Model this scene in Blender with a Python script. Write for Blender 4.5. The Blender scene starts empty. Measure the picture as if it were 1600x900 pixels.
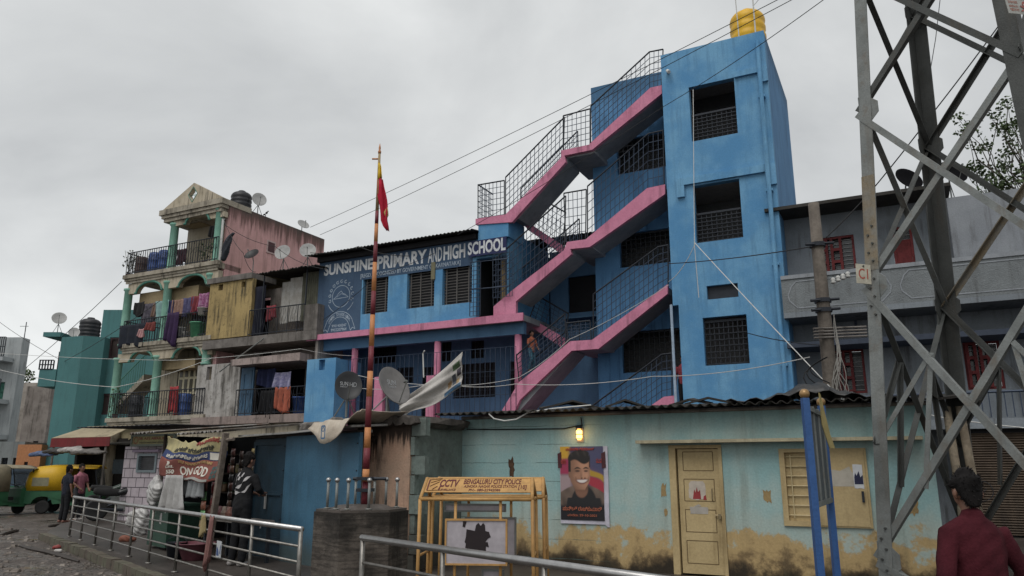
import bpy, bmesh, math, random
from mathutils import Vector, Matrix
random.seed(7)
scene = bpy.context.scene
COL = scene.collection
R = math.radians

# ------------------------------------------------------------------ camera, world, sun, exposure
CAM_H = 1.65
FPX = 1186.0
PITCH = math.atan(280 / FPX)
cd = bpy.data.cameras.new('camera')
cam = bpy.data.objects.new('camera', cd)
COL.objects.link(cam)
cam.location = (0, 0, CAM_H)
cam.rotation_euler = (math.pi / 2 + PITCH, 0, 0)
cd.sensor_width = 36
cd.lens = 36 * FPX / 1600
cd.clip_end = 2000
scene.camera = cam

world = bpy.data.worlds.new('World')
scene.world = world
world.use_nodes = True
SUN_EL, SUN_AZ = 58, 205          # high soft sun behind the photographer, veiled by cloud
def build_sky():
    nt = world.node_tree
    N, L = nt.nodes, nt.links
    bg = N['Background']
    bg.inputs['Strength'].default_value = 0.1
    sky = N.new('ShaderNodeTexSky')
    sky.sky_type = 'NISHITA'
    sky.sun_disc = False
    sky.sun_elevation = R(SUN_EL)
    sky.sun_rotation = R(SUN_AZ)
    tc = N.new('ShaderNodeTexCoord')
    mp = N.new('ShaderNodeMapping')
    mp.inputs['Scale'].default_value = (1.0, 1.0, 1.7)
    mp.inputs['Location'].default_value = (0.35, 0.1, 0.62)
    L.new(tc.outputs['Generated'], mp.inputs['Vector'])
    n1 = N.new('ShaderNodeTexNoise')
    n1.inputs['Scale'].default_value = 1.7
    n1.inputs['Detail'].default_value = 7
    n1.inputs['Roughness'].default_value = 0.52
    n1.inputs['Distortion'].default_value = 0.35
    L.new(mp.outputs[0], n1.inputs['Vector'])
    rp = N.new('ShaderNodeValToRGB')
    rp.color_ramp.elements[0].position = 0.34
    rp.color_ramp.elements[0].color = (3.5, 3.6, 3.65, 1)
    rp.color_ramp.elements[1].position = 0.66
    rp.color_ramp.elements[1].color = (5.9, 6.0, 5.95, 1)
    L.new(n1.outputs['Fac'], rp.inputs['Fac'])
    mx = N.new('ShaderNodeMix')
    mx.data_type = 'RGBA'
    mx.inputs['Factor'].default_value = 0.96
    L.new(sky.outputs[0], mx.inputs['A'])
    L.new(rp.outputs[0], mx.inputs['B'])
    L.new(mx.outputs['Result'], bg.inputs['Color'])
build_sky()
sd = bpy.data.lights.new('sun', 'SUN')
sd.energy = 1.1
sd.angle = R(40)
sd.color = (1.0, 0.97, 0.93)
sun = bpy.data.objects.new('sun', sd)
COL.objects.link(sun)
sun.rotation_euler = (R(90 - SUN_EL), 0, R(180 - SUN_AZ))
vs = scene.view_settings
vs.view_transform = 'Standard'
vs.look = 'None'
vs.exposure = 0.58
vs.gamma = 1.0
vs.use_curve_mapping = False

# ------------------------------------------------------------------ helpers
MUTED = .28
def lin(h):
    if not isinstance(h, str):
        return tuple(h)
    h = h.lstrip('#')
    o = []
    for i in (0, 2, 4):
        v = int(h[i:i + 2], 16) / 255
        o.append(v / 12.92 if v <= .04045 else ((v + .055) / 1.055) ** 2.4)
    g = .2126 * o[0] + .7152 * o[1] + .0722 * o[2]
    return tuple(c + (g - c) * MUTED for c in o)     # every hex colour pulled part way towards its own grey

def camray(px, py):
    x = (px - 800) / FPX
    z = (450 - py) / FPX
    c, s = math.cos(PITCH), math.sin(PITCH)
    return (x, c - z * s, s + z * c)

def at(px, py, Y):
    d = camray(px, py)
    t = Y / d[1]
    return Vector((d[0] * t, Y, CAM_H + d[2] * t))

def gnd(px, py, z=0.0):
    d = camray(px, py)
    t = (z - CAM_H) / d[2]
    return Vector((d[0] * t, d[1] * t, z))

class Front:
    """A vertical street front in the world: origin on the ground, turned by a degrees.
    survey(px, py, n) measures where a sighting meets the plane n metres in front of it."""
    def __init__(s, px, Y, a=27):
        d = camray(px, 730)
        t = Y / d[1]
        s.o = Vector((d[0] * t, Y, 0))
        s.a = R(a)
        s.eu = (math.cos(s.a), -math.sin(s.a))
        s.en = (-math.sin(s.a), -math.cos(s.a))
    def pix(s, px, py, n=0):
        d = camray(px, py)
        ox, oy = s.o.x + s.en[0] * n, s.o.y + s.en[1] * n
        t = (ox * s.en[0] + oy * s.en[1]) / (d[0] * s.en[0] + d[1] * s.en[1])
        X, Y, Z = d[0] * t, d[1] * t, CAM_H + d[2] * t
        return ((X - ox) * s.eu[0] + (Y - oy) * s.eu[1], Z)
    def w(s, u, n, z):
        return Vector((s.o.x + s.eu[0] * u + s.en[0] * n, s.o.y + s.eu[1] * u + s.en[1] * n, z))

MATS = {}
def _new(name):
    m = bpy.data.materials.new(name)
    m.use_nodes = True
    MATS[name] = m
    return m, m.node_tree.nodes, m.node_tree.links, m.node_tree.nodes['Principled BSDF']

def _math(N, L, op, a, b=None):
    n = N.new('ShaderNodeMath')
    n.operation = op
    for i, v in enumerate((a, b)):
        if v is None:
            continue
        if isinstance(v, (int, float)):
            n.inputs[i].default_value = v
        else:
            L.new(v, n.inputs[i])
    return n.outputs[0]

def _mix(N, L, fac, a, b):
    n = N.new('ShaderNodeMix')
    n.data_type = 'RGBA'
    for k, v in (('Factor', fac), ('A', a), ('B', b)):
        if isinstance(v, (int, float)):
            n.inputs[k].default_value = v
        elif isinstance(v, tuple):
            n.inputs[k].default_value = (*v[:3], 1)
        else:
            L.new(v, n.inputs[k])
    return n.outputs['Result']

def _noise(N, L, vec, scale, detail=5, rough=.55, dist=0):
    n = N.new('ShaderNodeTexNoise')
    n.inputs['Scale'].default_value = scale
    n.inputs['Detail'].default_value = detail
    n.inputs['Roughness'].default_value = rough
    n.inputs['Distortion'].default_value = dist
    L.new(vec, n.inputs['Vector'])
    return n.outputs['Fac']

def _range(N, L, v, a, b, lo=0., hi=1.):
    n = N.new('ShaderNodeMapRange')
    n.interpolation_type = 'SMOOTHSTEP'
    L.new(v, n.inputs['Value'])
    n.inputs['From Min'].default_value = a
    n.inputs['From Max'].default_value = b
    n.inputs['To Min'].default_value = lo
    n.inputs['To Max'].default_value = hi
    return n.outputs['Result']

def wx(name, base, alt=None, altamt=.6, scale=1.1, grime=(.035, .03, .026), streak=.35, rough=.85,
       bump=.25, fine=30, zones=(), metal=0., spec=.3, blotch=0., courses=None, drip=False, hatch=0.):
    """weathered surface: tone patches, rain streaks, dirt, optional stained or shaded zones by height"""
    m, N, L, P = _new(name)
    base = lin(base)
    alt = lin(alt) if alt else tuple(c * .72 for c in base)
    tc = N.new('ShaderNodeTexCoord').outputs['Object']
    nA = _noise(N, L, tc, scale, 6, .6)
    col = _mix(N, L, _math(N, L, 'MULTIPLY', _range(N, L, nA, .36, .66), altamt), base, alt)
    nF = _noise(N, L, tc, fine, 4, .6)
    zsep = N.new('ShaderNodeSeparateXYZ')
    L.new(tc, zsep.inputs[0])
    if drip:                          # stains that run down in tongues
        dm = N.new('ShaderNodeMapping')
        dm.inputs['Scale'].default_value = (2.6, 2.6, .22)
        L.new(tc, dm.inputs['Vector'])
        nZ = _noise(N, L, dm.outputs[0], 2.3, 7, .7)
    else:
        nZ = _noise(N, L, tc, 2.3, 7, .65)
    relief = None
    for z0, z1, c, amt, amp, *thick in zones:
        zz = _math(N, L, 'ADD', zsep.outputs[2], _math(N, L, 'MULTIPLY', _math(N, L, 'SUBTRACT', nZ, .5), amp))
        k = _range(N, L, zz, z0, z1)
        if thick: relief = _math(N, L, 'MULTIPLY', k, -thick[0])
        col = _mix(N, L, _math(N, L, 'MULTIPLY', k, amt), col, lin(c))
    if courses:                       # mortar joints of rough block courses
        h, x_lo, x_hi, jc = courses
        zz = _math(N, L, 'ADD', zsep.outputs[2], _math(N, L, 'MULTIPLY', nZ, .05))
        fr = _math(N, L, 'FRACT', _math(N, L, 'DIVIDE', zz, h))
        j = _math(N, L, 'LESS_THAN', fr, .035)
        xm = _range(N, L, zsep.outputs[0], x_hi, x_lo)
        fade = _range(N, L, _noise(N, L, tc, 1.6, 3), .35, .55)
        col = _mix(N, L, _math(N, L, 'MULTIPLY', _math(N, L, 'MULTIPLY', j, xm), _math(N, L, 'MULTIPLY', fade, .75)), col, lin(jc))
    if streak:
        mp = N.new('ShaderNodeMapping')
        mp.inputs['Scale'].default_value = (3.2, 3.2, .28)
        L.new(tc, mp.inputs['Vector'])
        s1 = _range(N, L, _noise(N, L, mp.outputs[0], 1.6, 7, .68), .46, .66)
        s2 = _range(N, L, _noise(N, L, tc, .9, 3), .38, .58)
        col = _mix(N, L, _math(N, L, 'MULTIPLY', _math(N, L, 'MULTIPLY', s1, s2), streak), col, tuple(grime))
    if hatch:                         # rough horizontal tool marks
        hm = N.new('ShaderNodeMapping')
        hm.inputs['Scale'].default_value = (2.2, 2.2, 26)
        L.new(tc, hm.inputs['Vector'])
        h1 = _range(N, L, _noise(N, L, hm.outputs[0], 1.0, 5, .6, .6), .45, .6)
        col = _mix(N, L, _math(N, L, 'MULTIPLY', h1, hatch), col, tuple(grime))
    if blotch:
        b1 = _range(N, L, _noise(N, L, tc, 5.5, 8, .72), .53, .65)
        col = _mix(N, L, _math(N, L, 'MULTIPLY', b1, blotch), col, tuple(grime))
    hv = N.new('ShaderNodeHueSaturation')
    L.new(col, hv.inputs['Color'])
    L.new(_range(N, L, nF, .25, .75, .91, 1.08), hv.inputs['Value'])
    L.new(hv.outputs[0], P.inputs['Base Color'])
    P.inputs['Roughness'].default_value = rough
    P.inputs['Metallic'].default_value = metal
    P.inputs['Specular IOR Level'].default_value = spec
    if bump:
        b = N.new('ShaderNodeBump')
        b.inputs['Strength'].default_value = bump
        b.inputs['Distance'].default_value = .02
        L.new(nF if relief is None else _math(N, L, 'ADD', nF, relief), b.inputs['Height'])
        L.new(b.outputs[0], P.inputs['Normal'])
    return m

def flat(name, c, rough=.6, metal=0., var=.12, emit=0, alpha=1., spec=.4):
    m, N, L, P = _new(name)
    c = lin(c)
    tc = N.new('ShaderNodeTexCoord').outputs['Object']
    n = _noise(N, L, tc, 9, 5, .6)
    hv = N.new('ShaderNodeHueSaturation')
    hv.inputs['Color'].default_value = (*c, 1)
    L.new(_range(N, L, n, .3, .7, 1 - var, 1 + var), hv.inputs['Value'])
    L.new(hv.outputs[0], P.inputs['Base Color'])
    P.inputs['Roughness'].default_value = rough
    P.inputs['Metallic'].default_value = metal
    P.inputs['Specular IOR Level'].default_value = spec
    if emit:
        P.inputs['Emission Color'].default_value = (*c, 1)
        P.inputs['Emission Strength'].default_value = emit
    if alpha < 1:
        P.inputs['Alpha'].default_value = alpha
    return m

SPLIT = {'tower_floor', 'window_beam', 'tower_room_wall', 'recess_floor', 'rear_window_backing', 'rear_wall', 'balcony_slab', 'cornice', 'ledge', 'house_wall', 'door',
         'window_grille_', 'back_wall', 'dark_room', 'street_wall', 'plinth', 'side_bay', 'cladding_sheet', 'upper_slab', 'bracket', 'insulator', 'balcony_post',
         'tower_side_wall', 'pipe', 'stall_back', 'sign_ground', 'shelf', 'torn_label', 'rivet', 'peeled_patch', 'roof_sheet', 'blue_print', 'red_print', 'block_wall', 'block_end', 'seat', 'clamp', 'down_pipe', 'shutter', 'floor_slab', 'wing_wall', 'arch_trim', 'window_frame', 'bolt', 'windscreen_frame'}
class MB:
    """collects faces, then links them as one mesh object"""
    def __init__(s):
        s.v, s.f, s.mi, s.m = [], [], [], 0
    def poly(s, pts):
        b = len(s.v)
        s.v += [tuple(p) for p in pts]
        s.f.append(tuple(range(b, b + len(pts))))
        s.mi.append(s.m)
    def faces(s, pts, faces):
        b = len(s.v)
        s.v += [tuple(p) for p in pts]
        for f in faces:
            s.f.append(tuple(b + i for i in f))
            s.mi.append(s.m)
        return s
    def box(s, x0, x1, y0, y1, z0, z1):
        if x0 > x1: x0, x1 = x1, x0
        if y0 > y1: y0, y1 = y1, y0
        if z0 > z1: z0, z1 = z1, z0
        return s.faces([(x0, y0, z0), (x1, y0, z0), (x1, y1, z0), (x0, y1, z0), (x0, y0, z1), (x1, y0, z1), (x1, y1, z1), (x0, y1, z1)],
                       [(0, 3, 2, 1), (4, 5, 6, 7), (0, 1, 5, 4), (1, 2, 6, 5), (2, 3, 7, 6), (3, 0, 4, 7)])
    def prism(s, pts, y0, y1):
        """polygon in (x,z) pushed from y0 to y1"""
        n = len(pts)
        area = sum(pts[i][0] * pts[(i + 1) % n][1] - pts[(i + 1) % n][0] * pts[i][1] for i in range(n))
        if area < 0: pts = pts[::-1]
        V = [(p[0], y0, p[1]) for p in pts] + [(p[0], y1, p[1]) for p in pts]
        F = [tuple(range(n)), tuple(range(2 * n - 1, n - 1, -1))]
        F += [(i, n + i, n + (i + 1) % n, (i + 1) % n) for i in range(n)]
        return s.faces(V, F)
    def slab(s, pts, z0, z1):
        """polygon in (x,y) pushed from z0 to z1"""
        n = len(pts)
        area = sum(pts[i][0] * pts[(i + 1) % n][1] - pts[(i + 1) % n][0] * pts[i][1] for i in range(n))
        if area < 0: pts = pts[::-1]
        V = [(p[0], p[1], z0) for p in pts] + [(p[0], p[1], z1) for p in pts]
        F = [tuple(range(n - 1, -1, -1)), tuple(range(n, 2 * n))]
        F += [(i, (i + 1) % n, n + (i + 1) % n, n + i) for i in range(n)]
        return s.faces(V, F)
    def beam(s, p, q, w, h, up=(0, 0, 1)):
        p, q = Vector(p), Vector(q)
        d = (q - p).normalized()
        u = Vector(up)
        if abs(d.dot(u)) > .98: u = Vector((0, 1, 0))
        a = d.cross(u).normalized() * w / 2
        b = a.cross(d).normalized() * h / 2
        V = [p - a - b, p + a - b, p + a + b, p - a + b, q - a - b, q + a - b, q + a + b, q - a + b]
        return s.faces(V, [(0, 1, 2, 3), (7, 6, 5, 4), (0, 4, 5, 1), (1, 5, 6, 2), (2, 6, 7, 3), (3, 7, 4, 0)])
    def angle(s, p, q, w, t, d1, d2):
        """an L section steel member, flanges along d1 and d2"""
        p, q, d1, d2 = Vector(p), Vector(q), Vector(d1), Vector(d2)
        ax = (q - p).normalized()
        d1 = (d1 - ax * d1.dot(ax)).normalized()
        d2 = (d2 - ax * d2.dot(ax))
        d2 = (d2 - d1 * d2.dot(d1)).normalized()
        sec = [(0, 0), (w, 0), (w, t), (t, t), (t, w), (0, w)]
        V = [p + d1 * a + d2 * b for a, b in sec] + [q + d1 * a + d2 * b for a, b in sec]
        F = [(5, 4, 3, 2, 1, 0), (6, 7, 8, 9, 10, 11)] + [(i, (i + 1) % 6, 6 + (i + 1) % 6, 6 + i) for i in range(6)]
        return s.faces(V, F)
    def tube(s, pts, r, n=7, cap=True):
        pts = [Vector(p) for p in pts]
        rs = r if isinstance(r, (list, tuple)) else [r] * len(pts)
        V, F = [], []
        ref = Vector((0, 0, 1))
        for i, p in enumerate(pts):
            d = (pts[min(i + 1, len(pts) - 1)] - pts[max(i - 1, 0)]).normalized()
            u = ref if abs(d.dot(ref)) < .95 else Vector((0, 1, 0))
            a = d.cross(u).normalized()
            b = a.cross(d).normalized()
            for k in range(n):
                t = 2 * math.pi * k / n
                V.append(p + (a * math.cos(t) + b * math.sin(t)) * rs[i])
        for i in range(len(pts) - 1):
            for k in range(n):
                F.append((i * n + k, i * n + (k + 1) % n, (i + 1) * n + (k + 1) % n, (i + 1) * n + k))
        if cap:
            F.append(tuple(range(n - 1, -1, -1)))
            F.append(tuple(range((len(pts) - 1) * n, len(pts) * n)))
        return s.faces(V, F)
    def lathe(s, prof, c=(0, 0, 0), n=20, M=None):
        """profile of (r, z) turned about the z axis"""
        c = Vector(c)
        V, F = [], []
        for r, z in prof:
            for k in range(n):
                t = 2 * math.pi * k / n
                p = Vector((r * math.cos(t), r * math.sin(t), z))
                V.append((M @ p if M else p) + c)
        for i in range(len(prof) - 1):
            for k in range(n):
                F.append((i * n + k, i * n + (k + 1) % n, (i + 1) * n + (k + 1) % n, (i + 1) * n + k))
        F.append(tuple(range(n - 1, -1, -1)))
        F.append(tuple(range((len(prof) - 1) * n, len(prof) * n)))
        return s.faces(V, F)
    def ball(s, c, r, n=10, sc=(1, 1, 1)):
        prof = [(max(1e-4, r * math.sin(math.pi * i / n)), -r * math.cos(math.pi * i / n)) for i in range(n + 1)]
        return s.lathe(prof, c, n + 4, Matrix.Diagonal(sc))
    def sheet(s, grid, th=.004):
        """a cloth or metal sheet from rows of points, with a real thickness"""
        nr, nc = len(grid), len(grid[0])
        P = [[Vector(p) for p in r] for r in grid]
        V, F = [], []
        nrm = []
        for i in range(nr):
            for j in range(nc):
                a = P[min(i + 1, nr - 1)][j] - P[max(i - 1, 0)][j]
                b = P[i][min(j + 1, nc - 1)] - P[i][max(j - 1, 0)]
                nn = a.cross(b)
                nrm.append(nn.normalized() if nn.length > 1e-9 else Vector((0, 1, 0)))
        for i in range(nr):
            for j in range(nc):
                V.append(P[i][j] + nrm[i * nc + j] * th / 2)
        for i in range(nr):
            for j in range(nc):
                V.append(P[i][j] - nrm[i * nc + j] * th / 2)
        K = nr * nc
        for i in range(nr - 1):
            for j in range(nc - 1):
                a, b, c, d = i * nc + j, i * nc + j + 1, (i + 1) * nc + j + 1, (i + 1) * nc + j
                F.append((d, c, b, a))
                F.append((K + a, K + b, K + c, K + d))
        ring = [j for j in range(nc)] + [i * nc + nc - 1 for i in range(1, nr)] + \
               [(nr - 1) * nc + j for j in range(nc - 2, -1, -1)] + [i * nc for i in range(nr - 2, 0, -1)]
        for k in range(len(ring)):
            a, b = ring[k], ring[(k + 1) % len(ring)]
            F.append((a, b, K + b, K + a))
        return s.faces(V, F)
    def wall(s, x0, x1, z0, z1, y0, y1, holes=()):
        """wall slab in the x-z plane between y0 and y1 with rectangular openings (x0,x1,z0,z1)"""
        xs = sorted({x0, x1, *[min(max(v, x0), x1) for h in holes for v in h[:2]]})
        zs = sorted({z0, z1, *[min(max(v, z0), z1) for h in holes for v in h[2:4]]})
        def solid(i, j):
            if not (0 <= i < len(xs) - 1 and 0 <= j < len(zs) - 1): return False
            cx, cz = (xs[i] + xs[i + 1]) / 2, (zs[j] + zs[j + 1]) / 2
            return not any(h[0] < cx < h[1] and h[2] < cz < h[3] for h in holes)
        for i in range(len(xs) - 1):
            for j in range(len(zs) - 1):
                if not solid(i, j): continue
                a, b, c, d = xs[i], xs[i + 1], zs[j], zs[j + 1]
                s.poly([(a, y0, c), (b, y0, c), (b, y0, d), (a, y0, d)])
                s.poly([(b, y1, c), (a, y1, c), (a, y1, d), (b, y1, d)])
                if not solid(i - 1, j): s.poly([(a, y1, c), (a, y0, c), (a, y0, d), (a, y1, d)])
                if not solid(i + 1, j): s.poly([(b, y0, c), (b, y1, c), (b, y1, d), (b, y0, d)])
                if not solid(i, j - 1): s.poly([(a, y1, c), (b, y1, c), (b, y0, c), (a, y0, c)])
                if not solid(i, j + 1): s.poly([(a, y0, d), (b, y0, d), (b, y1, d), (a, y1, d)])
        return s
    def archwall(s, x0, x1, z0, z1, y0, y1, arches, n=14):
        """band of wall from z0 to z1 with arched cut-outs (xc, halfwidth, rise)"""
        xs = {x0, x1}
        for xc, hw, rise in arches:
            for k in range(n + 1):
                xs.add(xc - hw * math.cos(math.pi * k / n))
        xs = sorted(x for x in xs if x0 <= x <= x1)
        def low(x):
            for xc, hw, rise in arches:
                q = (x - xc) / hw
                if abs(q) < 1: return z0 + rise * math.sqrt(1 - q * q)
            return z0
        for a, b in zip(xs, xs[1:]):
            la, lb = low(a), low(b)
            s.faces([(a, y0, la), (b, y0, lb), (b, y0, z1), (a, y0, z1), (a, y1, la), (b, y1, lb), (b, y1, z1), (a, y1, z1)],
                    [(0, 1, 2, 3), (5, 4, 7, 6), (4, 5, 1, 0), (3, 2, 6, 7)])
        s.poly([(x0, y1, z0), (x0, y0, z0), (x0, y0, z1), (x0, y1, z1)])
        s.poly([(x1, y0, z0), (x1, y1, z0), (x1, y1, z1), (x1, y0, z1)])
        return s
    def grid(s, x0, x1, z0, z1, y, nx, nz, r=.008):
        for i in range(nx + 1):
            x = x0 + (x1 - x0) * i / nx
            s.box(x - r, x + r, y - r, y + r, z0, z1)
        for j in range(nz + 1):
            z = z0 + (z1 - z0) * j / nz
            s.box(x0, x1, y - r * 2.9, y - r * 1.05, z - r, z + r)
        return s
    def pieces(s):
        """groups of faces that touch one another"""
        n = len(s.f)
        par = list(range(len(s.v)))
        def find(a):
            while par[a] != a:
                par[a] = par[par[a]]
                a = par[a]
            return a
        for f in s.f:
            for k in f[1:]: par[find(k)] = find(f[0])
        comp = {}
        for i, f in enumerate(s.f): comp.setdefault(find(f[0]), []).append(i)
        groups = []
        for fs in comp.values():
            P = [s.v[k] for i in fs for k in s.f[i]]
            lo = [min(p[c] for p in P) - .012 for c in range(3)]
            hi = [max(p[c] for p in P) + .012 for c in range(3)]
            hit = [g for g in groups if all(g[1][c] <= hi[c] and lo[c] <= g[2][c] for c in range(3))]
            for g in hit:
                groups.remove(g)
                fs = fs + g[0]
                lo = [min(a, b) for a, b in zip(lo, g[1])]
                hi = [max(a, b) for a, b in zip(hi, g[2])]
            groups.append((fs, lo, hi))
        return [sorted(g[0]) for g in groups]
    def build(s, name, mat, parent=None, smooth=False, mods=None):
        if name in SPLIT:
            ps = s.pieces()
            if len(ps) > 1:
                out = None
                for fs in ps:
                    m = MB()
                    for i in fs:
                        m.m = s.mi[i]
                        m.poly([s.v[k] for k in s.f[i]])
                    o = m.build_one(name, mat, parent, smooth)
                    out = out or o
                return out
        return s.build_one(name, mat, parent, smooth)
    def build_one(s, name, mat, parent=None, smooth=False):
        me = bpy.data.meshes.new(name)
        me.from_pydata([tuple(v) for v in s.v], [], s.f)
        mats = mat if isinstance(mat, (list, tuple)) else [mat]
        for m in mats: me.materials.append(m)
        if len(mats) > 1: me.polygons.foreach_set('material_index', s.mi)
        if smooth: me.polygons.foreach_set('use_smooth', [True] * len(me.polygons))
        me.update()
        o = bpy.data.objects.new(name, me)
        COL.objects.link(o)
        if parent: o.parent = parent
        return o

def tag(o, label=None, cat=None, group=None, kind=None):
    if label: o['label'] = label
    if cat: o['category'] = cat
    if group: o['group'] = group
    if kind: o['kind'] = kind
    return o

def thing(name, label, cat, loc=(0, 0, 0), rz=0., group=None, scale=None):
    o = bpy.data.objects.new(name, None)
    o.empty_display_size = .2
    COL.objects.link(o)
    o.location = loc
    o.rotation_euler = (0, 0, rz)
    if scale: o.scale = scale
    return tag(o, label, cat, group)

def copy_tree(o, parent=None):
    c = o.copy()
    COL.objects.link(c)
    c.parent = parent
    for ch in list(o.children): copy_tree(ch, c)
    return c

def lettering(parent, string, mat, x0, x1, z0, z1, y, th=.004, bold=0., name='lettering', shear=0., skew=0.):
    """letters standing 'th' proud of the plane y, fitted into the box x0..x1, z0..z1 (front faces -y)"""
    cu = bpy.data.curves.new(name, 'FONT')
    cu.body = string
    cu.offset = bold
    cu.extrude = .01
    cu.shear = shear
    cu.resolution_u = 3
    ob = bpy.data.objects.new(name, cu)
    COL.objects.link(ob)
    dg = bpy.context.evaluated_depsgraph_get()
    dg.update()
    me = bpy.data.meshes.new_from_object(ob.evaluated_get(dg))
    bpy.data.objects.remove(ob)
    co = [v.co.copy() for v in me.vertices]
    ax, bx = min(c.x for c in co), max(c.x for c in co)
    ay, by = min(c.y for c in co), max(c.y for c in co)
    for v, c in zip(me.vertices, co):
        fx = (c.x - ax) / (bx - ax)
        v.co = (x0 + (x1 - x0) * fx, y - (th if c.z > 0 else -.001), z0 + (z1 - z0) * (c.y - ay) / (by - ay) + skew * fx)
    me.materials.clear()
    me.materials.append(mat)
    o = bpy.data.objects.new(name, me)
    COL.objects.link(o)
    if parent: o.parent = parent
    return o

def loft(bm, rings, n=12):
    """rings of (x,y,z,rx[,ry]) swept into a closed tapered limb"""
    P = [Vector(r[:3]) for r in rings]
    loops = []
    for i, r in enumerate(rings):
        rx = r[3]
        ry = r[4] if len(r) > 4 else rx
        d = (P[min(i + 1, len(P) - 1)] - P[max(i - 1, 0)])
        d = d.normalized() if d.length > 1e-6 else Vector((0, 0, 1))
        ref = Vector((1, 0, 0)) if abs(d.x) < .9 else Vector((0, 0, 1))
        a = (ref - d * ref.dot(d)).normalized()
        b = d.cross(a).normalized()
        ends = []
        if i == 0: ends = [(-.85, .5), (-.5, .85)]
        loops_here = [(0, 1.)]
        if i == 0: loops_here = [(-.85 * min(rx, ry), .5), (-.5 * min(rx, ry), .85), (0, 1.)]
        if i == len(rings) - 1: loops_here = [(0, 1.), (.5 * min(rx, ry), .85), (.85 * min(rx, ry), .5)]
        for off, k in loops_here:
            loops.append([bm.verts.new(P[i] + d * off + a * math.cos(2 * math.pi * j / n) * rx * k + b * math.sin(2 * math.pi * j / n) * ry * k) for j in range(n)])
    for l0, l1 in zip(loops, loops[1:]):
        for j in range(n):
            bm.faces.new((l0[j], l0[(j + 1) % n], l1[(j + 1) % n], l1[j]))
    bm.faces.new(loops[0][::-1])
    bm.faces.new(loops[-1])

def flesh(name, chains, mat, parent, voxel=.012, smooth=4, zmin=None, noise=0.):
    """joins overlapping tapered limbs into one continuous skin"""
    bm = bmesh.new()
    for ch in chains: loft(bm, ch)
    bmesh.ops.recalc_face_normals(bm, faces=bm.faces[:])
    me = bpy.data.meshes.new(name)
    bm.to_mesh(me)
    bm.free()
    ob = bpy.data.objects.new(name, me)
    COL.objects.link(ob)
    md = ob.modifiers.new('remesh', 'REMESH')
    md.mode = 'VOXEL'
    md.voxel_size = voxel
    sm = ob.modifiers.new('smooth', 'SMOOTH')
    sm.factor = .5
    sm.iterations = smooth
    dg = bpy.context.evaluated_depsgraph_get()
    dg.update()
    m2 = bpy.data.meshes.new_from_object(ob.evaluated_get(dg))
    bpy.data.objects.remove(ob)
    m2.name = name
    m2.materials.clear()
    m2.materials.append(mat)
    m2.polygons.foreach_set('use_smooth', [True] * len(m2.polygons))
    if noise:
        for v in m2.vertices:
            f = math.sin(v.co.x * 31 + v.co.z * 23) * math.sin(v.co.z * 37 - v.co.y * 29 + v.co.x * 11)
            v.co += Vector((v.co.x, v.co.y, 0)).normalized() * f * noise
    o = bpy.data.objects.new(name, m2)
    COL.objects.link(o)
    o.parent = parent
    return o
# ------------------------------------------------------------------ materials
BLUE = '#3f87c6'
M = {}
M['blue'] = wx('blue_paint', '#2f86bc', '#5aa2cc', .8, .9, streak=.3, grime=(.02, .06, .12), bump=.1, fine=26)
M['blue2'] = wx('blue_paint_upper', '#3b82b6', '#2f74a8', .7, 1.0, streak=.5, zones=((13.2, 13.9, '#2a5a7c', .7, 1.6),), drip=True, grime=(.02, .05, .1), bump=.1, fine=26)
M['bluedeep'] = wx('deep_blue_paint', '#44769e', '#3a6a90', .6, 1.5, streak=.2, grime=(.01, .03, .06))
M['pink'] = wx('pink_paint', '#d4789c', '#c4688c', .7, 2.2, streak=.5, grime=(.10, .04, .06), bump=.25, fine=20)
M['slate'] = wx('slate_sign_paint', '#33506f', '#3c5a78', .7, 1.3, streak=.25, grime=(.02, .03, .05))
M['navy'] = wx('navy_sign_paint', '#262c58', '#2b3561', .6, 1.5, streak=.1)
M['soffit'] = wx('grey_soffit', '#8c9196', '#747a80', .8, 1.2, streak=.2)
M['concrete'] = wx('raw_concrete', '#77706a', '#5a544e', .8, 1.8, streak=.6, blotch=.3)
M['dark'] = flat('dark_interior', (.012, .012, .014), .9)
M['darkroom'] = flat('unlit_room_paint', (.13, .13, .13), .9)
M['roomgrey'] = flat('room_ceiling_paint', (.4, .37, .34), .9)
M['glass'] = flat('dark_window_glass', (.02, .024, .028), .15, spec=.6)
M['iron'] = flat('dark_iron', (.022, .026, .034), .55, .3)
M['ironblue'] = flat('blue_black_railing_paint', (.03, .045, .075), .5, .2)
M['white'] = wx('white_lettering_paint', '#d3d6d8', '#a9b0b8', .7, 5, streak=.3)
M['whitegrey'] = wx('faded_lettering_paint', '#9fb0c0', '#7e92a6', .7, 6, streak=.3)
M['cable'] = flat('black_cable', (.012, .012, .013), .6)
M['cablew'] = flat('white_cable', (.5, .5, .48), .6)
M['sheetroof'] = wx('dark_corrugated_sheet', '#3a3733', '#27241f', .8, 2.5, streak=.5, rough=.8)
M['dish'] = flat('grey_dish_enamel', '#8d8d8b', .5)
M['dishdark'] = flat('dark_dish_enamel', (.018, .019, .021), .45)
M['steel'] = flat('stainless_steel', (.36, .355, .35), .34, .95, .12)
M['dullsteel'] = flat('dulled_steel', (.2, .19, .175), .45, .8, .25)
M['galv'] = wx('galvanised_steel', '#7d8280', '#666b69', .7, 3.5, streak=.35, grime=(.12, .08, .045), rough=.55, metal=.35, bump=.2, fine=45, blotch=.3)
M['galvrust'] = wx('rust_dusted_steel', '#7d7a70', '#86724e', .8, 5, streak=.4, blotch=.35, grime=(.09, .07, .04), rough=.7, metal=.15, bump=.25, fine=45)
M['galvdark'] = wx('shaded_weathered_steel', '#4c4f4d', '#3d3f3d', .7, 3.5, streak=.35, grime=(.07, .05, .03), rough=.6, metal=.3, bump=.2, fine=45)  # darker steel copy: shade of members seen from below put into the colour

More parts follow.
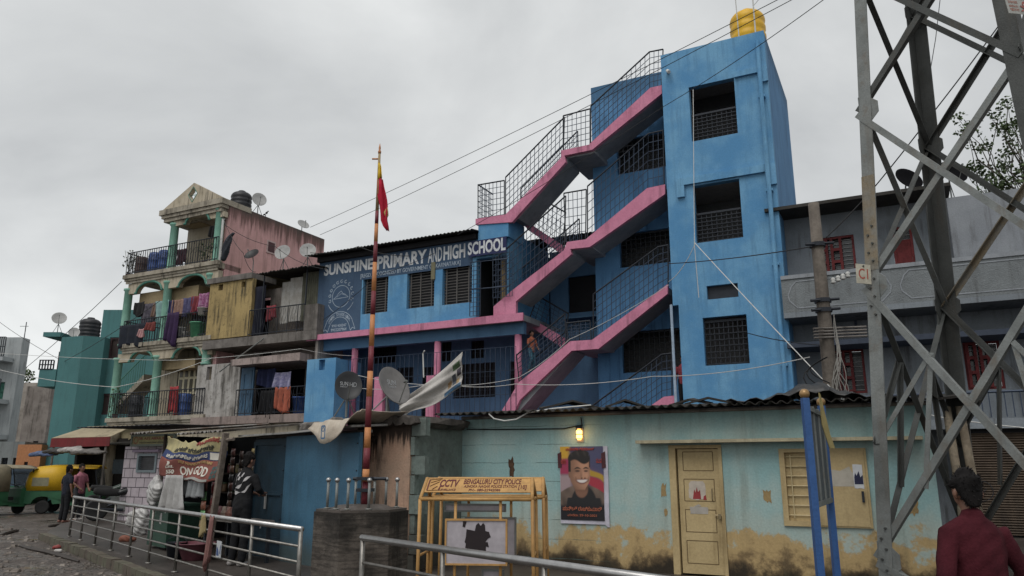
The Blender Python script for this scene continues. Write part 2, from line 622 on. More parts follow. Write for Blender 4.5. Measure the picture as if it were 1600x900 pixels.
def striped_post(): pass

# ------------------------------------------------------------------ the setting: ground
def make_road():
    m, N, L, P = _new('wet_muddy_setts')
    tc = N.new('ShaderNodeTexCoord').outputs['Object']
    vo = N.new('ShaderNodeTexVoronoi')
    vo.inputs['Scale'].default_value = 5.5
    vo.feature = 'DISTANCE_TO_EDGE'
    L.new(tc, vo.inputs['Vector'])
    nA = _noise(N, L, tc, .55, 7, .65, .4)
    nB = _noise(N, L, tc, 6, 6, .65)
    col = _mix(N, L, _range(N, L, nB, .3, .7), lin('#5a4f46'), lin('#82756a'))
    joint = _range(N, L, vo.outputs['Distance'], .0, .07)
    col = _mix(N, L, joint, lin('#241d18'), col)
    mud = _range(N, L, nA, .44, .56)
    col = _mix(N, L, _math(N, L, 'MULTIPLY', mud, .85), col, lin('#46382d'))
    L.new(col, P.inputs['Base Color'])
    L.new(_range(N, L, nA, .4, .52, .08, .62), P.inputs['Roughness'])
    b = N.new('ShaderNodeBump')
    b.inputs['Strength'].default_value = 1.0
    b.inputs['Distance'].default_value = .08
    hgt = _math(N, L, 'MULTIPLY', _math(N, L, 'ADD', _math(N, L, 'ADD', nB, _math(N, L, 'MULTIPLY', _noise(N, L, tc, 1.8, 4, .6), 2.)), _math(N, L, 'MULTIPLY', joint, .6)), _range(N, L, nA, .4, .5))
    L.new(hgt, b.inputs['Height'])
    L.new(b.outputs[0], P.inputs['Normal'])
    return m
mb = MB()
mb.poly([(-500, -60, 0), (500, -60, 0), (500, 600, 0), (-500, 600, 0)])
tag(mb.build('ground', make_road()), kind='structure')

KD = Vector((.64, -.77, 0)).normalized()           # direction of the kerb towards the photographer
KN = Vector((.77, .64, 0)).normalized()            # from the kerb to the houses
K0 = Vector((-6.9, 13.6, 0))
def kp(t, off=0, z=0): return K0 + KD * t + KN * off + Vector((0, 0, z))
M['pave'] = wx('wet_pavement', '#4b433d', '#352e29', .8, 1.1, streak=0, rough=.45, blotch=.5, bump=.5, fine=12)
mb = MB()
a, b_ = kp(-6.6, .16), kp(11.2, .16)
mb.slab([(a.x, a.y), (b_.x, b_.y), (4.2, 5.2), (9.0, 7.5), (30, 14), (30, 40), (-20, 40), (-15.0, 31.5), (-12.3, 21.6)], 0, .15)
tag(mb.build('pavement', M['pave']), kind='structure')
M['kerb'] = wx('faded_kerb_paint', '#5c5a45', '#584a3e', .9, 2.6, streak=.2, rough=.8, blotch=.8, bump=.6, fine=16)
mb = MB()
t = -6.6
while t < 11:
    l = .5
    p, q = kp(t + .012, .08, .075), kp(t + l - .012, .08, .075)
    mb.beam(p + Vector((0, 0, random.uniform(-.012, .012))), q + Vector((0, 0, random.uniform(-.012, .012))), .158, .155)
    t += l
tag(mb.build('kerb', M['kerb']), kind='structure')

def gravel():
    rn = random.Random(31)
    mb = MB()
    for _ in range(900):
        p = kp(rn.uniform(-12, 9), -abs(rn.gauss(0, 3.2)) - .05)
        if p.y < 3: continue
        r = rn.choice((.012, .016, .02, .03, .045)) * rn.uniform(.7, 1.4)
        V = [p + Vector((r * rn.uniform(.7, 1.4) * x, r * rn.uniform(.7, 1.4) * y, r * (.1 if z < 0 else rn.uniform(.4, .9)))) for x, y, z in ((-1, -1, -1), (1, -1, -1), (1, 1, -1), (-1, 1, -1), (-.6, -.6, 1), (.6, -.6, 1), (.6, .6, 1), (-.6, .6, 1))]
        mb.faces(V, [(4, 5, 6, 7), (0, 1, 5, 4), (1, 2, 6, 5), (2, 3, 7, 6), (3, 0, 4, 7)])
    tag(mb.build('gravel', wx('muddy_gravel', '#5c5147', '#8a7f74', .9, 3, streak=0, rough=.7)), kind='stuff')
gravel()
# ------------------------------------------------------------------ the school
S = Front(1064, 21.0, 27)
RZ = -S.a
school = thing('school_building', 'tall blue school with pink zigzag stairs and painted name sign', 'school', S.o, RZ)
def U(pts, n=0, F=None): return [(F or S).pix(px, py, n) for px, py in pts]

# tower
def rect(px0, py0, px1, py1, n=0, F=None):
    """upright rectangle measured by its upper left and lower right corners"""
    F = F or S
    a, b = F.pix(px0, py0, n), F.pix(px1, py1, n)
    return (a[0], b[0], b[1], a[1])
W1 = (.80, 2.12, 10.92, 12.66)
W2 = (.76, 2.06, 7.83, 9.55)
W3 = (.97, 1.82, 6.17, 6.56)
W4 = (.81, 1.99, 4.34, 5.67)
TW, TD, TT = 3.04, 4.85, 13.93
mb = MB()
mb.wall(.0, TW, 0, TT, 0, .22, [W1, W2, W3, W4, (-.1, .16, 3.25, 6.1)])
mb.build('tower_front_wall', M['blue'], school)
mb = MB()
mb.box(TW - .22, TW, .221, TD, 0, TT)
mb.box(.0, TW - .223, TD - .22, TD, 0, TT)
mb.wall(.0, .2, 6.4, TT, .221, TD - .222)
mb.build('tower_side_wall', M['blue2'], school)
mb = MB()
mb.box(.21, TW - .23, .23, TD - .23, TT - .75, TT - .6)
for z in (3.05, 6.25, 9.62): mb.box(.21, TW - .23, .23, TD - .23, z, z + .12)
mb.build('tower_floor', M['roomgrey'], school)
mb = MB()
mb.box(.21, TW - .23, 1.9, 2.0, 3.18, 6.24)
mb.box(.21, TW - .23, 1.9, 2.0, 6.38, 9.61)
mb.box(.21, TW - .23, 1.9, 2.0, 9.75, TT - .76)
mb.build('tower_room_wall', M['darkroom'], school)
mb = MB()      # projecting beams over the windows
mb.box(2.14, TW + .02, -.09, -.001, 12.62, 12.8)
mb.box(2.8, TW + .02, -.09, -.001, 12.3, 12.617)
mb.box(.3, TW + .02, -.09, -.001, 9.6, 9.82)
mb.box(.3, .52, -.09, -.001, 9.25, 9.597)
mb.box(2.78, TW + .02, -.09, -.001, 9.2, 9.597)
mb.build('window_beam', M['blue'], school)
for wn, top in ((W1, 11.82), (W2, 8.75), (W4, 5.6)):
    f = MB()
    f.box(wn[0] + .002, wn[1] - .002, .13, .17, wn[2] + .002, wn[2] + .05)
    f.box(wn[0] + .002, wn[1] - .002, .13, .17, top - .05, top)
    w = f.build('window_frame', M['iron'], school)
    g = MB()
    g.grid(wn[0] + .02, wn[1] - .02, wn[2] + .05, top - .05, .15, 9, 7, .011)
    g.build('window_grille', M['iron'], w)
mb = MB()
mb.box(W3[0] + .002, W3[1] - .002, .12, .14, W3[2] + .002, W3[3] - .002)
mb.build('window_shutter', M['iron'], school)
mb = MB()
mb.tube([(2.86, -.16, 3.0), (2.86, -.16, 12.4), (2.86, -.08, 13.6)], .06, 9)
for z in (4.2, 6.9, 9.0, 11.8): mb.box(2.77, 2.95, -.16, -.002, z, z + .07)
mb.build('drain_pipe', M['blue'], school)
mb = MB()
mb.tube([(.22, .1, 13.3), (.22, -.12, 13.3), (.3, -.25, 13.18)], .05)
mb.build('spout', M['cablew'], school)
mb = MB()
mb.tube([(-.02, -.12, 3.3), (-.02, -.12, 6.1)], .04)
mb.build('stair_post', flat('pale_blue_pipe', '#8fa6bd', .5), school)

# recessed block between tower and wing, behind the stairs
RN = 1.35
h1, h2, h3 = (-1.95, -.2, 10.87, 12.05), (-1.97, -.2, 7.75, 8.85), (-2.0, -.2, 4.44, 5.7)
mb = MB()
mb.wall(-2.8, -.001, 3.0, 14.15, RN, RN + .2, [h1, h2, h3])
mb.box(-2.8, -2.6, RN + .201, 4.2, 3.0, 13.6)
mb.box(-2.79, -.01, RN + .21, 4.2, 13.3, 13.45)
mb.build('recess_wall', M['blue2'], school)
mb = MB()
mb.box(-2.58, -.01, 2.6, 2.7, 3.0, 13.2)
mb.build('recess_room_wall', M['darkroom'], school)
mb = MB()
for z in (3.05, 6.25, 9.62): mb.box(-2.59, -.01, RN + .21, 2.59, z, z + .12)
mb.build('recess_floor', M['darkroom'], school)
for hh in (h1, h2, h3):
    f = MB()
    f.box(hh[0] + .003, hh[1] - .003, RN + .1, RN + .14, hh[3] - .05, hh[3] - .003)
    w = f.build('window_frame', M['iron'], school)
    g = MB()
    g.grid(hh[0] + .02, hh[1], hh[2] + .003, hh[3] - .05, RN + .12, 11, 7, .009)
    g.build('window_grille', M['iron'], w)
mb = MB()
mb.wall(-5.3, -2.81, 3.0, 9.2, 3.4, 3.6, [(-4.6, -3.3, 6.9, 8.2), (-3.9, -2.9, 3.2, 5.3)])
mb.box(-3.35, -2.81, 3.1, 4.1, 9.2, 10.95)
mb.build('rear_wall', M['bluedeep'], school)
mb = MB()
mb.box(-5.6, -2.6, 3.65, 3.7, 3.0, 9.1)  # dark backing sheet added behind the rear wall to block a slit of sky
mb.box(-4.6, -3.3, 3.5, 3.55, 6.9, 8.2)
mb.box(-3.9, -2.9, 3.5, 3.55, 3.2, 5.3)
mb.build('rear_window_backing', M['dark'], school)
mb = MB()
mb.box(-4.7, -3.2, 2.95, 3.395, 6.62, 6.68)
mb.build('rear_ledge', M['bluedeep'], school)

# wing with the painted name
WN = .25
WL, WR = -13.25, -5.35
wh = [rect(568, 428, 605, 487, -WN), rect(637, 415, 678, 478, -WN), rect(692, 407, 737, 472, -WN), (-6.55, -5.42, 6.32, 8.35)]
mb = MB()
mb.wall(WL, WR, 6.3, 9.2, WN, WN + .22, wh)
mb.box(WR - .2, WR, WN + .221, 3.4, 6.3, 9.2)
mb.box(WL, WL + .2, WN + .221, 3.4, 3.0, 9.1)
mb.build('wing_wall', M['blue'], school)
mb = MB()
mb.box(-6.42, -5.3, .12, 1.3, 8.92, 9.58)
mb.build('landing_beam', M['blue'], school)
# sign paint
mb = MB()
mb.box(WL + .002, wh[0][0] - .05, WN - .004, WN - .0005, 6.32, 8.42)
mb.box(WL + .002, -6.56, WN - .005, WN - .0005, 8.42, 9.19)
mb.build('sign_ground', M['slate'], school)
mb = MB()
c = S.pix(738, 378, -.1)
mb.box(-6.75, -5.36, .1, .119, 8.4, 8.93)
mb.build('sign_panel', M['navy'], school)
zt, zb = S.pix(508, 407, -WN)[1], S.pix(508, 428, -WN)[1]
ZA = zb - .02
def words(txt, px0, px1, z0, z1, y, bold, mat, sk=0):
    u0, u1 = S.pix(px0, 400, -y)[0], S.pix(px1, 390, -y)[0]
    lettering(school, txt, mat, u0, u1, z0, z1, y, .006, bold, skew=sk)
words('SUNSHINE', 508, 584, 8.5, 8.92, WN - .005, .035, M['white'])
words('PRIMARY', 590, 667, 8.46, 8.94, WN - .005, .03, M['white'])
words('AND', 669, 691, 8.44, 8.95, WN - .005, .012, M['white'])
words('HIGH', 693, 727, 8.45, 8.95, WN - .005, .03, M['white'])
words('SCHOOL', 731, 790, 8.46, 8.9, .1, .03, M['white'])
words('[REGD. RECOGNIZED BY GOVERNMENT OF KARNATAKA]', 565, 720, 8.19, 8.38, WN - .005, .012, M['whitegrey'])
# the sign ground under the second line
mb = MB()
mb.box(wh[0][0] - .045, wh[2][1] + .02, WN - .004, WN - .0005, 8.16, 8.418)
mb.build('sign_ground', M['slate'], school)
# emblem: ring, dots of script, hill and ribbon
ec = S.pix(533, 463, -WN)
er = .52
mb = MB()
yy = WN - .006
def ringpts(r, n=40, a0=0, a1=2 * math.pi, cx=0, cz=0):
    return [(cx + r * math.cos(a0 + (a1 - a0) * i / n), cz + r * math.sin(a0 + (a1 - a0) * i / n)) for i in range(n + 1)]
def strip2d(mb, pts, w, y):
    for (x0, z0), (x1, z1) in zip(pts, pts[1:]):
        d = Vector((x1 - x0, z1 - z0))
        if d.length < 1e-6: continue
        nn = Vector((-d.y, d.x)).normalized() * w / 2
        mb.prism([(x0 - nn.x, z0 - nn.y), (x1 - nn.x, z1 - nn.y), (x1 + nn.x, z1 + nn.y), (x0 + nn.x, z0 + nn.y)], y, y + .0015)
strip2d(mb, ringpts(.40, 40, 0, 2 * math.pi, *ec), .02, yy)
mb.build('emblem_ring', M['whitegrey'], school); mb = MB()
strip2d(mb, ringpts(.62, 30, R(205), R(240), *ec), .02, yy)
mb.build('emblem_arc', M['whitegrey'], school); mb = MB()
strip2d(mb, ringpts(.62, 30, R(300), R(335), *ec), .02, yy)
mb.build('emblem_arc', M['whitegrey'], school)
for k in range(11):                       # ring of script signs
    mb = MB()
    a = R(195 - k * 21)
    cx, cz = ec[0] + .52 * math.cos(a), ec[1] + .56 * math.sin(a)
    strip2d(mb, ringpts(.05, 8, a, a + 4.6, cx, cz), .024, yy)
    strip2d(mb, [(cx - .05, cz + .02), (cx + .04, cz + .06)], .022, yy)
    mb.build('script_sign', M['whitegrey'], school)
mb = MB()
hill = [(-.34, -.08), (-.2, .02), (-.12, .12), (0, .2), (.08, .1), (.18, .06), (.33, -.05), (-.34, -.08)]
strip2d(mb, [(ec[0] + x, ec[1] + z) for x, z in hill], .018, yy)
strip2d(mb, [(ec[0] - .2, ec[1] - .02), (ec[0], ec[1] + .1), (ec[0] + .2, ec[1] + .02)], .014, yy)
mb.build('emblem_hill', M['whitegrey'], school); mb = MB()
rb = (ec[0] - .02, ec[1] - 1.22)
strip2d(mb, ringpts(.66, 24, R(28), R(152), *rb), .02, yy)
strip2d(mb, ringpts(.46, 24, R(24), R(156), *rb), .02, yy)
for sx in (-1, 1):
    strip2d(mb, [(rb[0] + sx * .58, rb[1] + .3), (rb[0] + sx * .72, rb[1] - .02), (rb[0] + sx * .6, rb[1] + .04), (rb[0] + sx * .52, rb[1] - .06), (rb[0] + sx * .42, rb[1] + .2)], .02, yy)
mb.build('emblem_ribbon', M['whitegrey'], school)
txt = 'COMING TOWARDS LIGHT'
for i, ch in enumerate(txt):
    if ch == ' ': continue
    a = R(146 - 112 * i / (len(txt) - 1))
    cx, cz = rb[0] + .56 * math.cos(a), rb[1] + .56 * math.sin(a)
    lettering(school, ch, M['whitegrey'], cx - .022, cx + .022, cz - .06, cz + .06, yy + .001, .004, .02)
lettering(school, '9901430247', M['whitegrey'], rb[0] - .33, rb[0] + .33, rb[1] + .1, rb[1] + .2, yy + .001, .004, .015)
lettering(school, '9902207964', M['whitegrey'], rb[0] - .36, rb[0] + .34, rb[1] - .05, rb[1] + .06, yy + .001, .004, .015)
# wing windows
for i, hh in enumerate(wh[:3]):
    f = MB()
    f.box(hh[0] + .002, hh[1] - .002, WN + .19, WN + .21, hh[2] + .002, hh[3] - .002)
    w = f.build('window', M['dark'], school)
    g = MB()
    for k in range(16):
        z = hh[2] + .03 + (hh[3] - hh[2] - .06) * k / 15
        g.box(hh[0] + .01, hh[1] - .01, WN + .11, WN + .125, z - .011, z + .011)
    for q in (.1, .45, .85):
        x = hh[0] + (hh[1] - hh[0]) * q
        g.box(x - .018, x + .018, WN + .09, WN + .109, hh[2] + .003, hh[3] - .003)
    g.build('window_bars', flat('grey_window_bars', (.09, .085, .08), .6), w)
mb = MB()
hh = wh[1]
mb.box(hh[1] - .12, hh[1] + .03, WN - .05, WN + .05, hh[3] - .62, hh[3] - .02)
mb.build('window_shutter', flat('olive_shutter_board', (.16, .15, .09), .7), school)
mb = MB()
mb.box(-6.5, -5.45, 1.5, 1.55, 6.32, 8.35)
mb.build('doorway_back', M['dark'], school)
mb = MB()
mb.box(-5.8, -5.62, WN + .3, WN + .34, 6.32, 8.3)
mb.build('door_leaf', flat('ochre_door_leaf', (.22, .15, .06), .7), school)
mb = MB()
mb.box(WL + .21, -5.37, 3.28, 3.39, 6.3, 9.75)
mb.box(-6.6, -5.36, .48, 3.27, 8.75, 8.85)
mb.box(-6.62, -6.56, .48, 3.27, 6.3, 8.74)
mb.build('classroom_wall', M['dark'], school)
# corrugated roof of the wing
def corrugated(mb, x0, x1, y0, z0, y1, z1, pitch=.15, amp=.022, th=.012, jag=0.):
    n = int((x1 - x0) / pitch * 6)
    g = [[], [], []]
    for i in range(n + 1):
        x = x0 + (x1 - x0) * i / n
        d = amp * math.sin(2 * math.pi * (x - x0) / pitch)
        j = jag * (math.sin(x * 5.1) + math.sin(x * 12.7 + 1)) * .5
        for k, q in enumerate((0, .5, 1)):
            g[k].append((x, y0 + (y1 - y0) * q + (j if k == 0 else 0), z0 + (z1 - z0) * q + d))
    mb.sheet(g, th)
mb = MB()
corrugated(mb, WL - .3, -6.4, -.25, 9.22, 4.0, 9.85)
mb.build('wing_roof', M['sheetroof'], school)
mb = MB()
corrugated(mb, -6.35, -2.85, 1.9, 9.25, 4.0, 9.6)
mb.build('wing_roof', M['sheetroof'], school)
mb = MB()
mb.box(WL, -6.5, 0.1, .24, 9.02, 9.19)
mb.build('eave_board', M['dark'], school)

# ground-level storey of the wing (second level over the street)
mb = MB()
lw = [rect(580, 544, 619, 566, -2.2), rect(690, 535, 705, 564, -2.2), rect(736, 533, 756, 559, -2.2), rect(621, 575, 646, 598, -2.2),
      rect(660, 574, 680, 652, -2.2), rect(709, 570, 774, 620, -2.2), rect(796, 565, 808, 640, -2.2)]
mb.wall(WL + .2, -2.82, 3.0, 6.04, 2.2, 2.35, lw)
mb.build('gallery_wall', M['bluedeep'], school)
for hh in lw:
    f = MB()
    f.box(hh[0] + .003, hh[1] - .003, 2.31, 2.34, hh[2] + .003, hh[3] - .003)
    w = f.build('window', M['dark'], school)
    g = MB()
    nx = max(3, int((hh[1] - hh[0]) / .11))
    g.grid(hh[0] + .01, hh[1] - .01, hh[2] + .01, hh[3] - .01, 2.27, nx, max(3, int((hh[3] - hh[2]) / .2)), .009)
    g.build('window_grille', M['iron'], w)
mb = MB()
mb.box(WL, -4.75, .02, 3.3, 6.1, 6.29)
mb.build('gallery_slab', M['soffit'], school)
mb = MB()
mb.prism([(WL - .15, 6.07), (-4.7, 6.07), (-4.7, 6.32), (-5.75, 6.32), (WL - .15, 6.26)], -.06, .018)
mb.build('slab_edge', M['pink'], school)
mb = MB()
mb.box(WL, -4.85, .3, .5, 5.72, 6.095)
mb.build('gallery_beam', M['bluedeep'], school)
mb = MB()
mb.box(WL, -2.82, .1, 3.3, 2.9, 3.08)
mb.box(WL, -.01, .4, .5, 0, 2.89)
mb.build('plinth', M['pink'], school)
for px in (553, 683, 810):
    u = S.pix(px, 590, -.4)[0]
    mb = MB()
    mb.tube([(u, .4, 3.08), (u, .4, 5.72)], .115, 14)
    mb.build('column', M['pink'], school, True)
for x0, x1, zt in ((583, 597, 4.62), (665, 677, 4.55)):
    u0, u1 = S.pix(x0, 640, 0)[0], S.pix(x1, 640, 0)[0]
    mb = MB()
    mb.box(u0, u1, .0, .25, 3.08, zt)
    mb.build('newel_pier', M['pink'], school)
mb = MB()
mb.grid(WL + .3, -5.0, 3.1, 5.3, .06, 44, 3, .007)
mb.build('gallery_grille', M['ironblue'], school)

# stairs: pink strings on the street side, grey flights behind them
def flight(front, n0, body_n0, body_n1, name='stair'):
    pts = U(front, -n0)
    mb = MB()
    mb.prism(pts, n0, body_n0)
    st = mb.build('stair_string', M['pink'], school)
    return pts
def body(pts, n0, n1):
    mb = MB()
    mb.prism(pts, n0, n1)
    return mb.build('stair_flight', M['soffit'], school)
def shrink(pts, top_drop): return pts
NS = .08
A = flight([(785, 652), (785, 640), (811, 597), (885, 538), (891, 533), (925, 531), (1043, 444), (1043, 459), (935, 545), (893, 548), (812, 625), (800, 652)], NS, NS + .14, 0)
B = flight([(771, 502), (771, 479), (801, 453), (881, 391), (886, 378), (915, 374), (1011, 294), (1039, 288), (1039, 303), (921, 386), (891, 389), (893, 397), (806, 471), (806, 500)], NS, NS + .14, 0)
Cc = flight([(743, 351), (743, 342), (790, 335), (877, 246), (877, 235), (920, 226), (1016, 137), (1034, 133), (1034, 146), (925, 234), (882, 243), (884, 253), (807, 339), (800, 347)], NS, NS + .14, 0)
D3 = flight([(985, 652), (1012, 637), (1037, 620), (1054, 618), (1054, 652)], NS, NS + .14, 0)
def flight_body(low, up, mat=None, n0=NS + .142, n1=NS + 1.15, th=.22):
    """thin sloping slab with steps on its top, along the lower edge of a string"""
    a, b = U([low, up], -NS)
    mb = MB()
    mb.prism([(a[0], a[1] + .02), (b[0], b[1] + .02), (b[0], b[1] + th), (a[0], a[1] + th)], n0, n1)
    k = max(2, int((b[1] - a[1]) / .17))
    for i in range(k):
        x0, x1 = a[0] + (b[0] - a[0]) * i / k, a[0] + (b[0] - a[0]) * (i + 1) / k
        z0 = a[1] + th + (b[1] - a[1]) * i / k
        mb.prism([(x0, z0 - .01), (x1, z0 + (b[1] - a[1]) / k - .01), (x0, z0 + (b[1] - a[1]) / k - .01)], n0 + .002, n1 - .002)
    mb.build('stair_flight', M['soffit'], school)
def landing(p0, p1, z0, n0=NS + .142, n1=2.3, th=.16, ext=0):
    a, b = U([p0, p1], -NS)
    mb = MB()
    mb.box(a[0], b[0] + ext, n0, n1, z0, z0 + th)
    mb.build('stair_landing', M['soffit'], school)
for lo, up in (((800, 652), (893, 548)), ((935, 545), (1043, 459)), ((806, 471), (893, 397)), ((921, 386), (1039, 303)), ((807, 341), (884, 253)), ((925, 234), (1034, 146))):
    flight_body(lo, up)
for p0, p1 in (((886, 541), (935, 541)), ((886, 385), (921, 385)), ((880, 240), (925, 236))):
    z = S.pix(*p1, -NS)[1]
    landing(p0, p1, z - .02, ext=.05)
mb = MB()       # upper landing over the sign wing
d0 = U([(743, 345), (805, 340)], -NS)
mb.box(d0[0][0], d0[1][0], NS + .142, 1.25, 9.58, 9.74)
mb.build('stair_landing', M['soffit'], school)
# return flights behind, falling from the wing levels to the half landings
for pts in ([(820, 344), (880, 384), (880, 394), (872, 394), (820, 354)], [(826, 495), (885, 530), (885, 542), (876, 542), (826, 508)]):
    p = U(pts, -1.3)
    mb = MB()
    mb.prism(p, 1.3, 1.44)
    mb.build('stair_string', M['pink'], school)
    mb = MB()
    mb.prism([(p[0][0], p[0][1] - .28), (p[1][0], p[1][1] - .28), (p[1][0], p[1][1] - .1), (p[0][0], p[0][1] - .1)], 1.445, 2.4)
    mb.build('stair_flight', M['soffit'], school)

def guard(top, bot, y, name='railing', step=.15, rows=6, r=.0075, hr=.025):
    """wire-mesh guard between a bottom line and a handrail line, both lists of (x,z) of equal length"""
    mb = MB()
    for (t0, b0), (t1, b1) in zip(list(zip(top, bot)), list(zip(top[1:], bot[1:]))):
        n = max(1, round(abs(t1[0] - t0[0]) / step))
        for i in range(n + 1):
            q = i / n
            xb, zb = b0[0] + (b1[0] - b0[0]) * q, b0[1] + (b1[1] - b0[1]) * q
            xt, zt = t0[0] + (t1[0] - t0[0]) * q, t0[1] + (t1[1] - t0[1]) * q
            mb.beam((xb, y, zb), (xt, y, zt), r * 2, r * 2)
        for j in range(rows):
            q = j / rows
            mb.beam((b0[0] + (t0[0] - b0[0]) * q, y + .012, b0[1] + (t0[1] - b0[1]) * q), (b1[0] + (t1[0] - b1[0]) * q, y + .012, b1[1] + (t1[1] - b1[1]) * q), r * 2, r * 2)
    g = mb.build(name, M['ironblue'], school)
    mb = MB()
    mb.tube([(p[0], y, p[1]) for p in top], hr, 8)
    for i in (0, -1): mb.tube([(bot[i][0], y, bot[i][1]), (top[i][0], y, top[i][1])], hr * .8, 6)
    mb.build('handrail', M['iron'], g)
    return g
def gpix(top, bot, y, **k):
    return guard(U(top, -y), U(bot, -y), y, **k)
Y0 = NS + .06
# street-side guards
gpix([(747, 289), (788, 282)], [(747, 341), (788, 335)], Y0)
gpix([(790, 277), (882, 183)], [(790, 335), (880, 245)], Y0)
gpix([(880, 181), (922, 170)], [(880, 235), (922, 226)], Y0)
gpix([(923, 166), (1015, 81), (1036, 77)], [(923, 223), (1015, 138), (1034, 133)], Y0)
gpix([(770, 408), (884, 306)], [(771, 478), (882, 390)], Y0)
gpix([(881, 302), (916, 296)], [(884, 378), (915, 374)], Y0)
gpix([(918, 291), (1013, 209), (1036, 204)], [(918, 372), (1012, 294), (1038, 288)], Y0)
gpix([(807, 555), (883, 490)], [(811, 596), (884, 538)], Y0)
gpix([(885, 505), (922, 501)], [(888, 534), (924, 531)], Y0)
gpix([(927, 460), (1028, 386), (1044, 383)], [(927, 530), (1028, 455), (1044, 444)], Y0)
gpix([(924, 635), (1034, 554), (1050, 552)], [(924, 700), (1034, 622), (1050, 618)], Y0)
# wall-side guards of the same flights, as high as the street-side ones
def far_guard(top, h, y):
    t = U(top, -NS)
    guard([(x, z - .02) for x, z in t], [(x, z - h) for x, z in t], y)
far_guard([(790, 277), (882, 183)], .95, 1.2)
far_guard([(770, 425), (884, 325)], .95, 1.2)
far_guard([(807, 555), (883, 490)], .75, 1.2)
gpix([(827, 300), (884, 332)], [(822, 346), (878, 388)], 1.36)
gpix([(840, 462), (888, 490)], [(828, 496), (884, 532)], 1.36)
# end guard of the upper landing
mb = MB()
u0 = U([(747, 289)], -Y0)[0][0]
for i in range(8):
    y = Y0 + 1.05 * i / 7
    mb.box(u0 - .007, u0 + .007, y - .007, y + .007, 9.74, 10.9)
for j in range(6):
    z = 9.74 + 1.16 * j / 6
    mb.box(u0 - .02, u0 - .008, Y0, Y0 + 1.05, z - .007, z + .007)
mb.tube([(u0, Y0, 10.9), (u0, Y0 + 1.05, 10.9)], .025)
mb.build('railing', M['ironblue'], school)
# open mesh gate on the sign wing
mb = MB()
g0, g1 = S.pix(741, 415, 0)[0], S.pix(757, 415, 0)[0]
mb.grid(g0, g1, 6.32, 8.1, -.25, 3, 12, .008)
mb.tube([(g0, -.25, 6.32), (g0, -.25, 8.1), (g1 + .9, -.1, 8.1)], .018, 6)
mb.tube([(g0, -.25, 7.2), (g1 + .9, -.1, 7.2)], .018, 6)
mb.build('mesh_gate', M['ironblue'], school)
mb = MB()
d0, d1 = S.pix(770, 400, 0)[0], S.pix(800, 400, 0)[0]
mb.grid(d0, d1, 6.9, 8.35, .02, 7, 8, .007)
mb.build('mesh_screen', M['ironblue'], school)
def shift(F, u, n=0):
    G = object.__new__(Front)
    G.o, G.a, G.eu, G.en = F.w(u, n, 0), F.a, F.eu, F.en
    return G

# ------------------------------------------------------------------ yellow water tank on the stair tower
M['yellowtank'] = wx('yellow_tank_plastic', (.68, .40, .02), (.55, .31, .02), .6, 3, streak=.2, rough=.45, bump=.05)
def ribbed_tank(name, label, loc, r, h, mat, group=None, ribs=5):
    t = thing(name, label, 'water tank', loc, 0, group)
    prof = [(r * .96, 0), (r, .04)]
    for i in range(ribs):
        z = h * .74 * i / ribs
        d = h * .74 / ribs
        prof += [(r, z + d * .25), (r * .955, z + d * .45), (r * .955, z + d * .7), (r, z + d * .95)]
    for k in range(1, 6):
        a = k / 6 * math.pi / 2
        prof.append((r * (.36 + .64 * math.cos(a)), h * .74 + h * .2 * math.sin(a)))
    mb = MB()
    mb.lathe(prof, (0, 0, 0), 28)
    mb.build('tank_body', mat, t, True)
    mb = MB()
    mb.lathe([(r * .36, h * .93), (r * .36, h * .985), (r * .3, h)], (0, 0, 0), 18)
    mb.build('tank_lid', mat, t, True)
    return t
p = S.w(2.5, -.8, TT - .35)
ribbed_tank('water_tank', 'yellow ribbed water tank on top of the blue stair tower', p, .52, 1.6, M['yellowtank'], ribs=4)
t = thing('roof_mast', 'thin white pipe frame beside the yellow tank', 'mast', S.w(2.75, -.1, TT), RZ)
mb = MB()
mb.tube([(-.42, .05, 0), (-.45, .05, 1.9)], .015)
mb.tube([(.05, .05, 0), (.05, .05, 2.1)], .022)
mb.tube([(.05, .05, .95), (.25, .05, 1.15), (.05, .05, 2.0)], .012)
mb.build('pipe', M['cablew'], t)

# ------------------------------------------------------------------ house with arches and green columns
A = shift(S, -21.2)
arch = thing('arched_house', 'four storey cream house with mint columns, arches and a pediment', 'house', A.o, RZ)
M['cream'] = wx('cream_wall_paint', '#b5a78c', '#a39577', .8, 1.3, streak=.75, blotch=.15, bump=.15)
M['creamdirty'] = wx('stained_cornice', '#a49a86', '#867c68', .8, 1.8, streak=.75, blotch=.3, bump=.3)
M['mint'] = wx('mint_column_paint', '#6fae97', '#5a9d86', .7, 2, streak=.3, grime=(.03, .06, .05))
M['greentrim'] = flat('green_trim', '#2f7f6c', .6)
M['pinkwall'] = wx('faded_pink_wall', '#d39a98', '#bd8a86', .8, .8, streak=.35, grime=(.09, .06, .05), bump=.25,
                   zones=((11.3, 12.0, '#5b4038', .85, 2.6), (11.9, 12.3, '#4a4640', .8, 1.2)), drip=True)
def ua(px, py, n=0): return A.pix(px, py, n)
uR = 2.9
uL2 = ua(193, 437)[0]; uL3 = ua(187, 543)[0]; uL4 = ua(166, 655)[0]
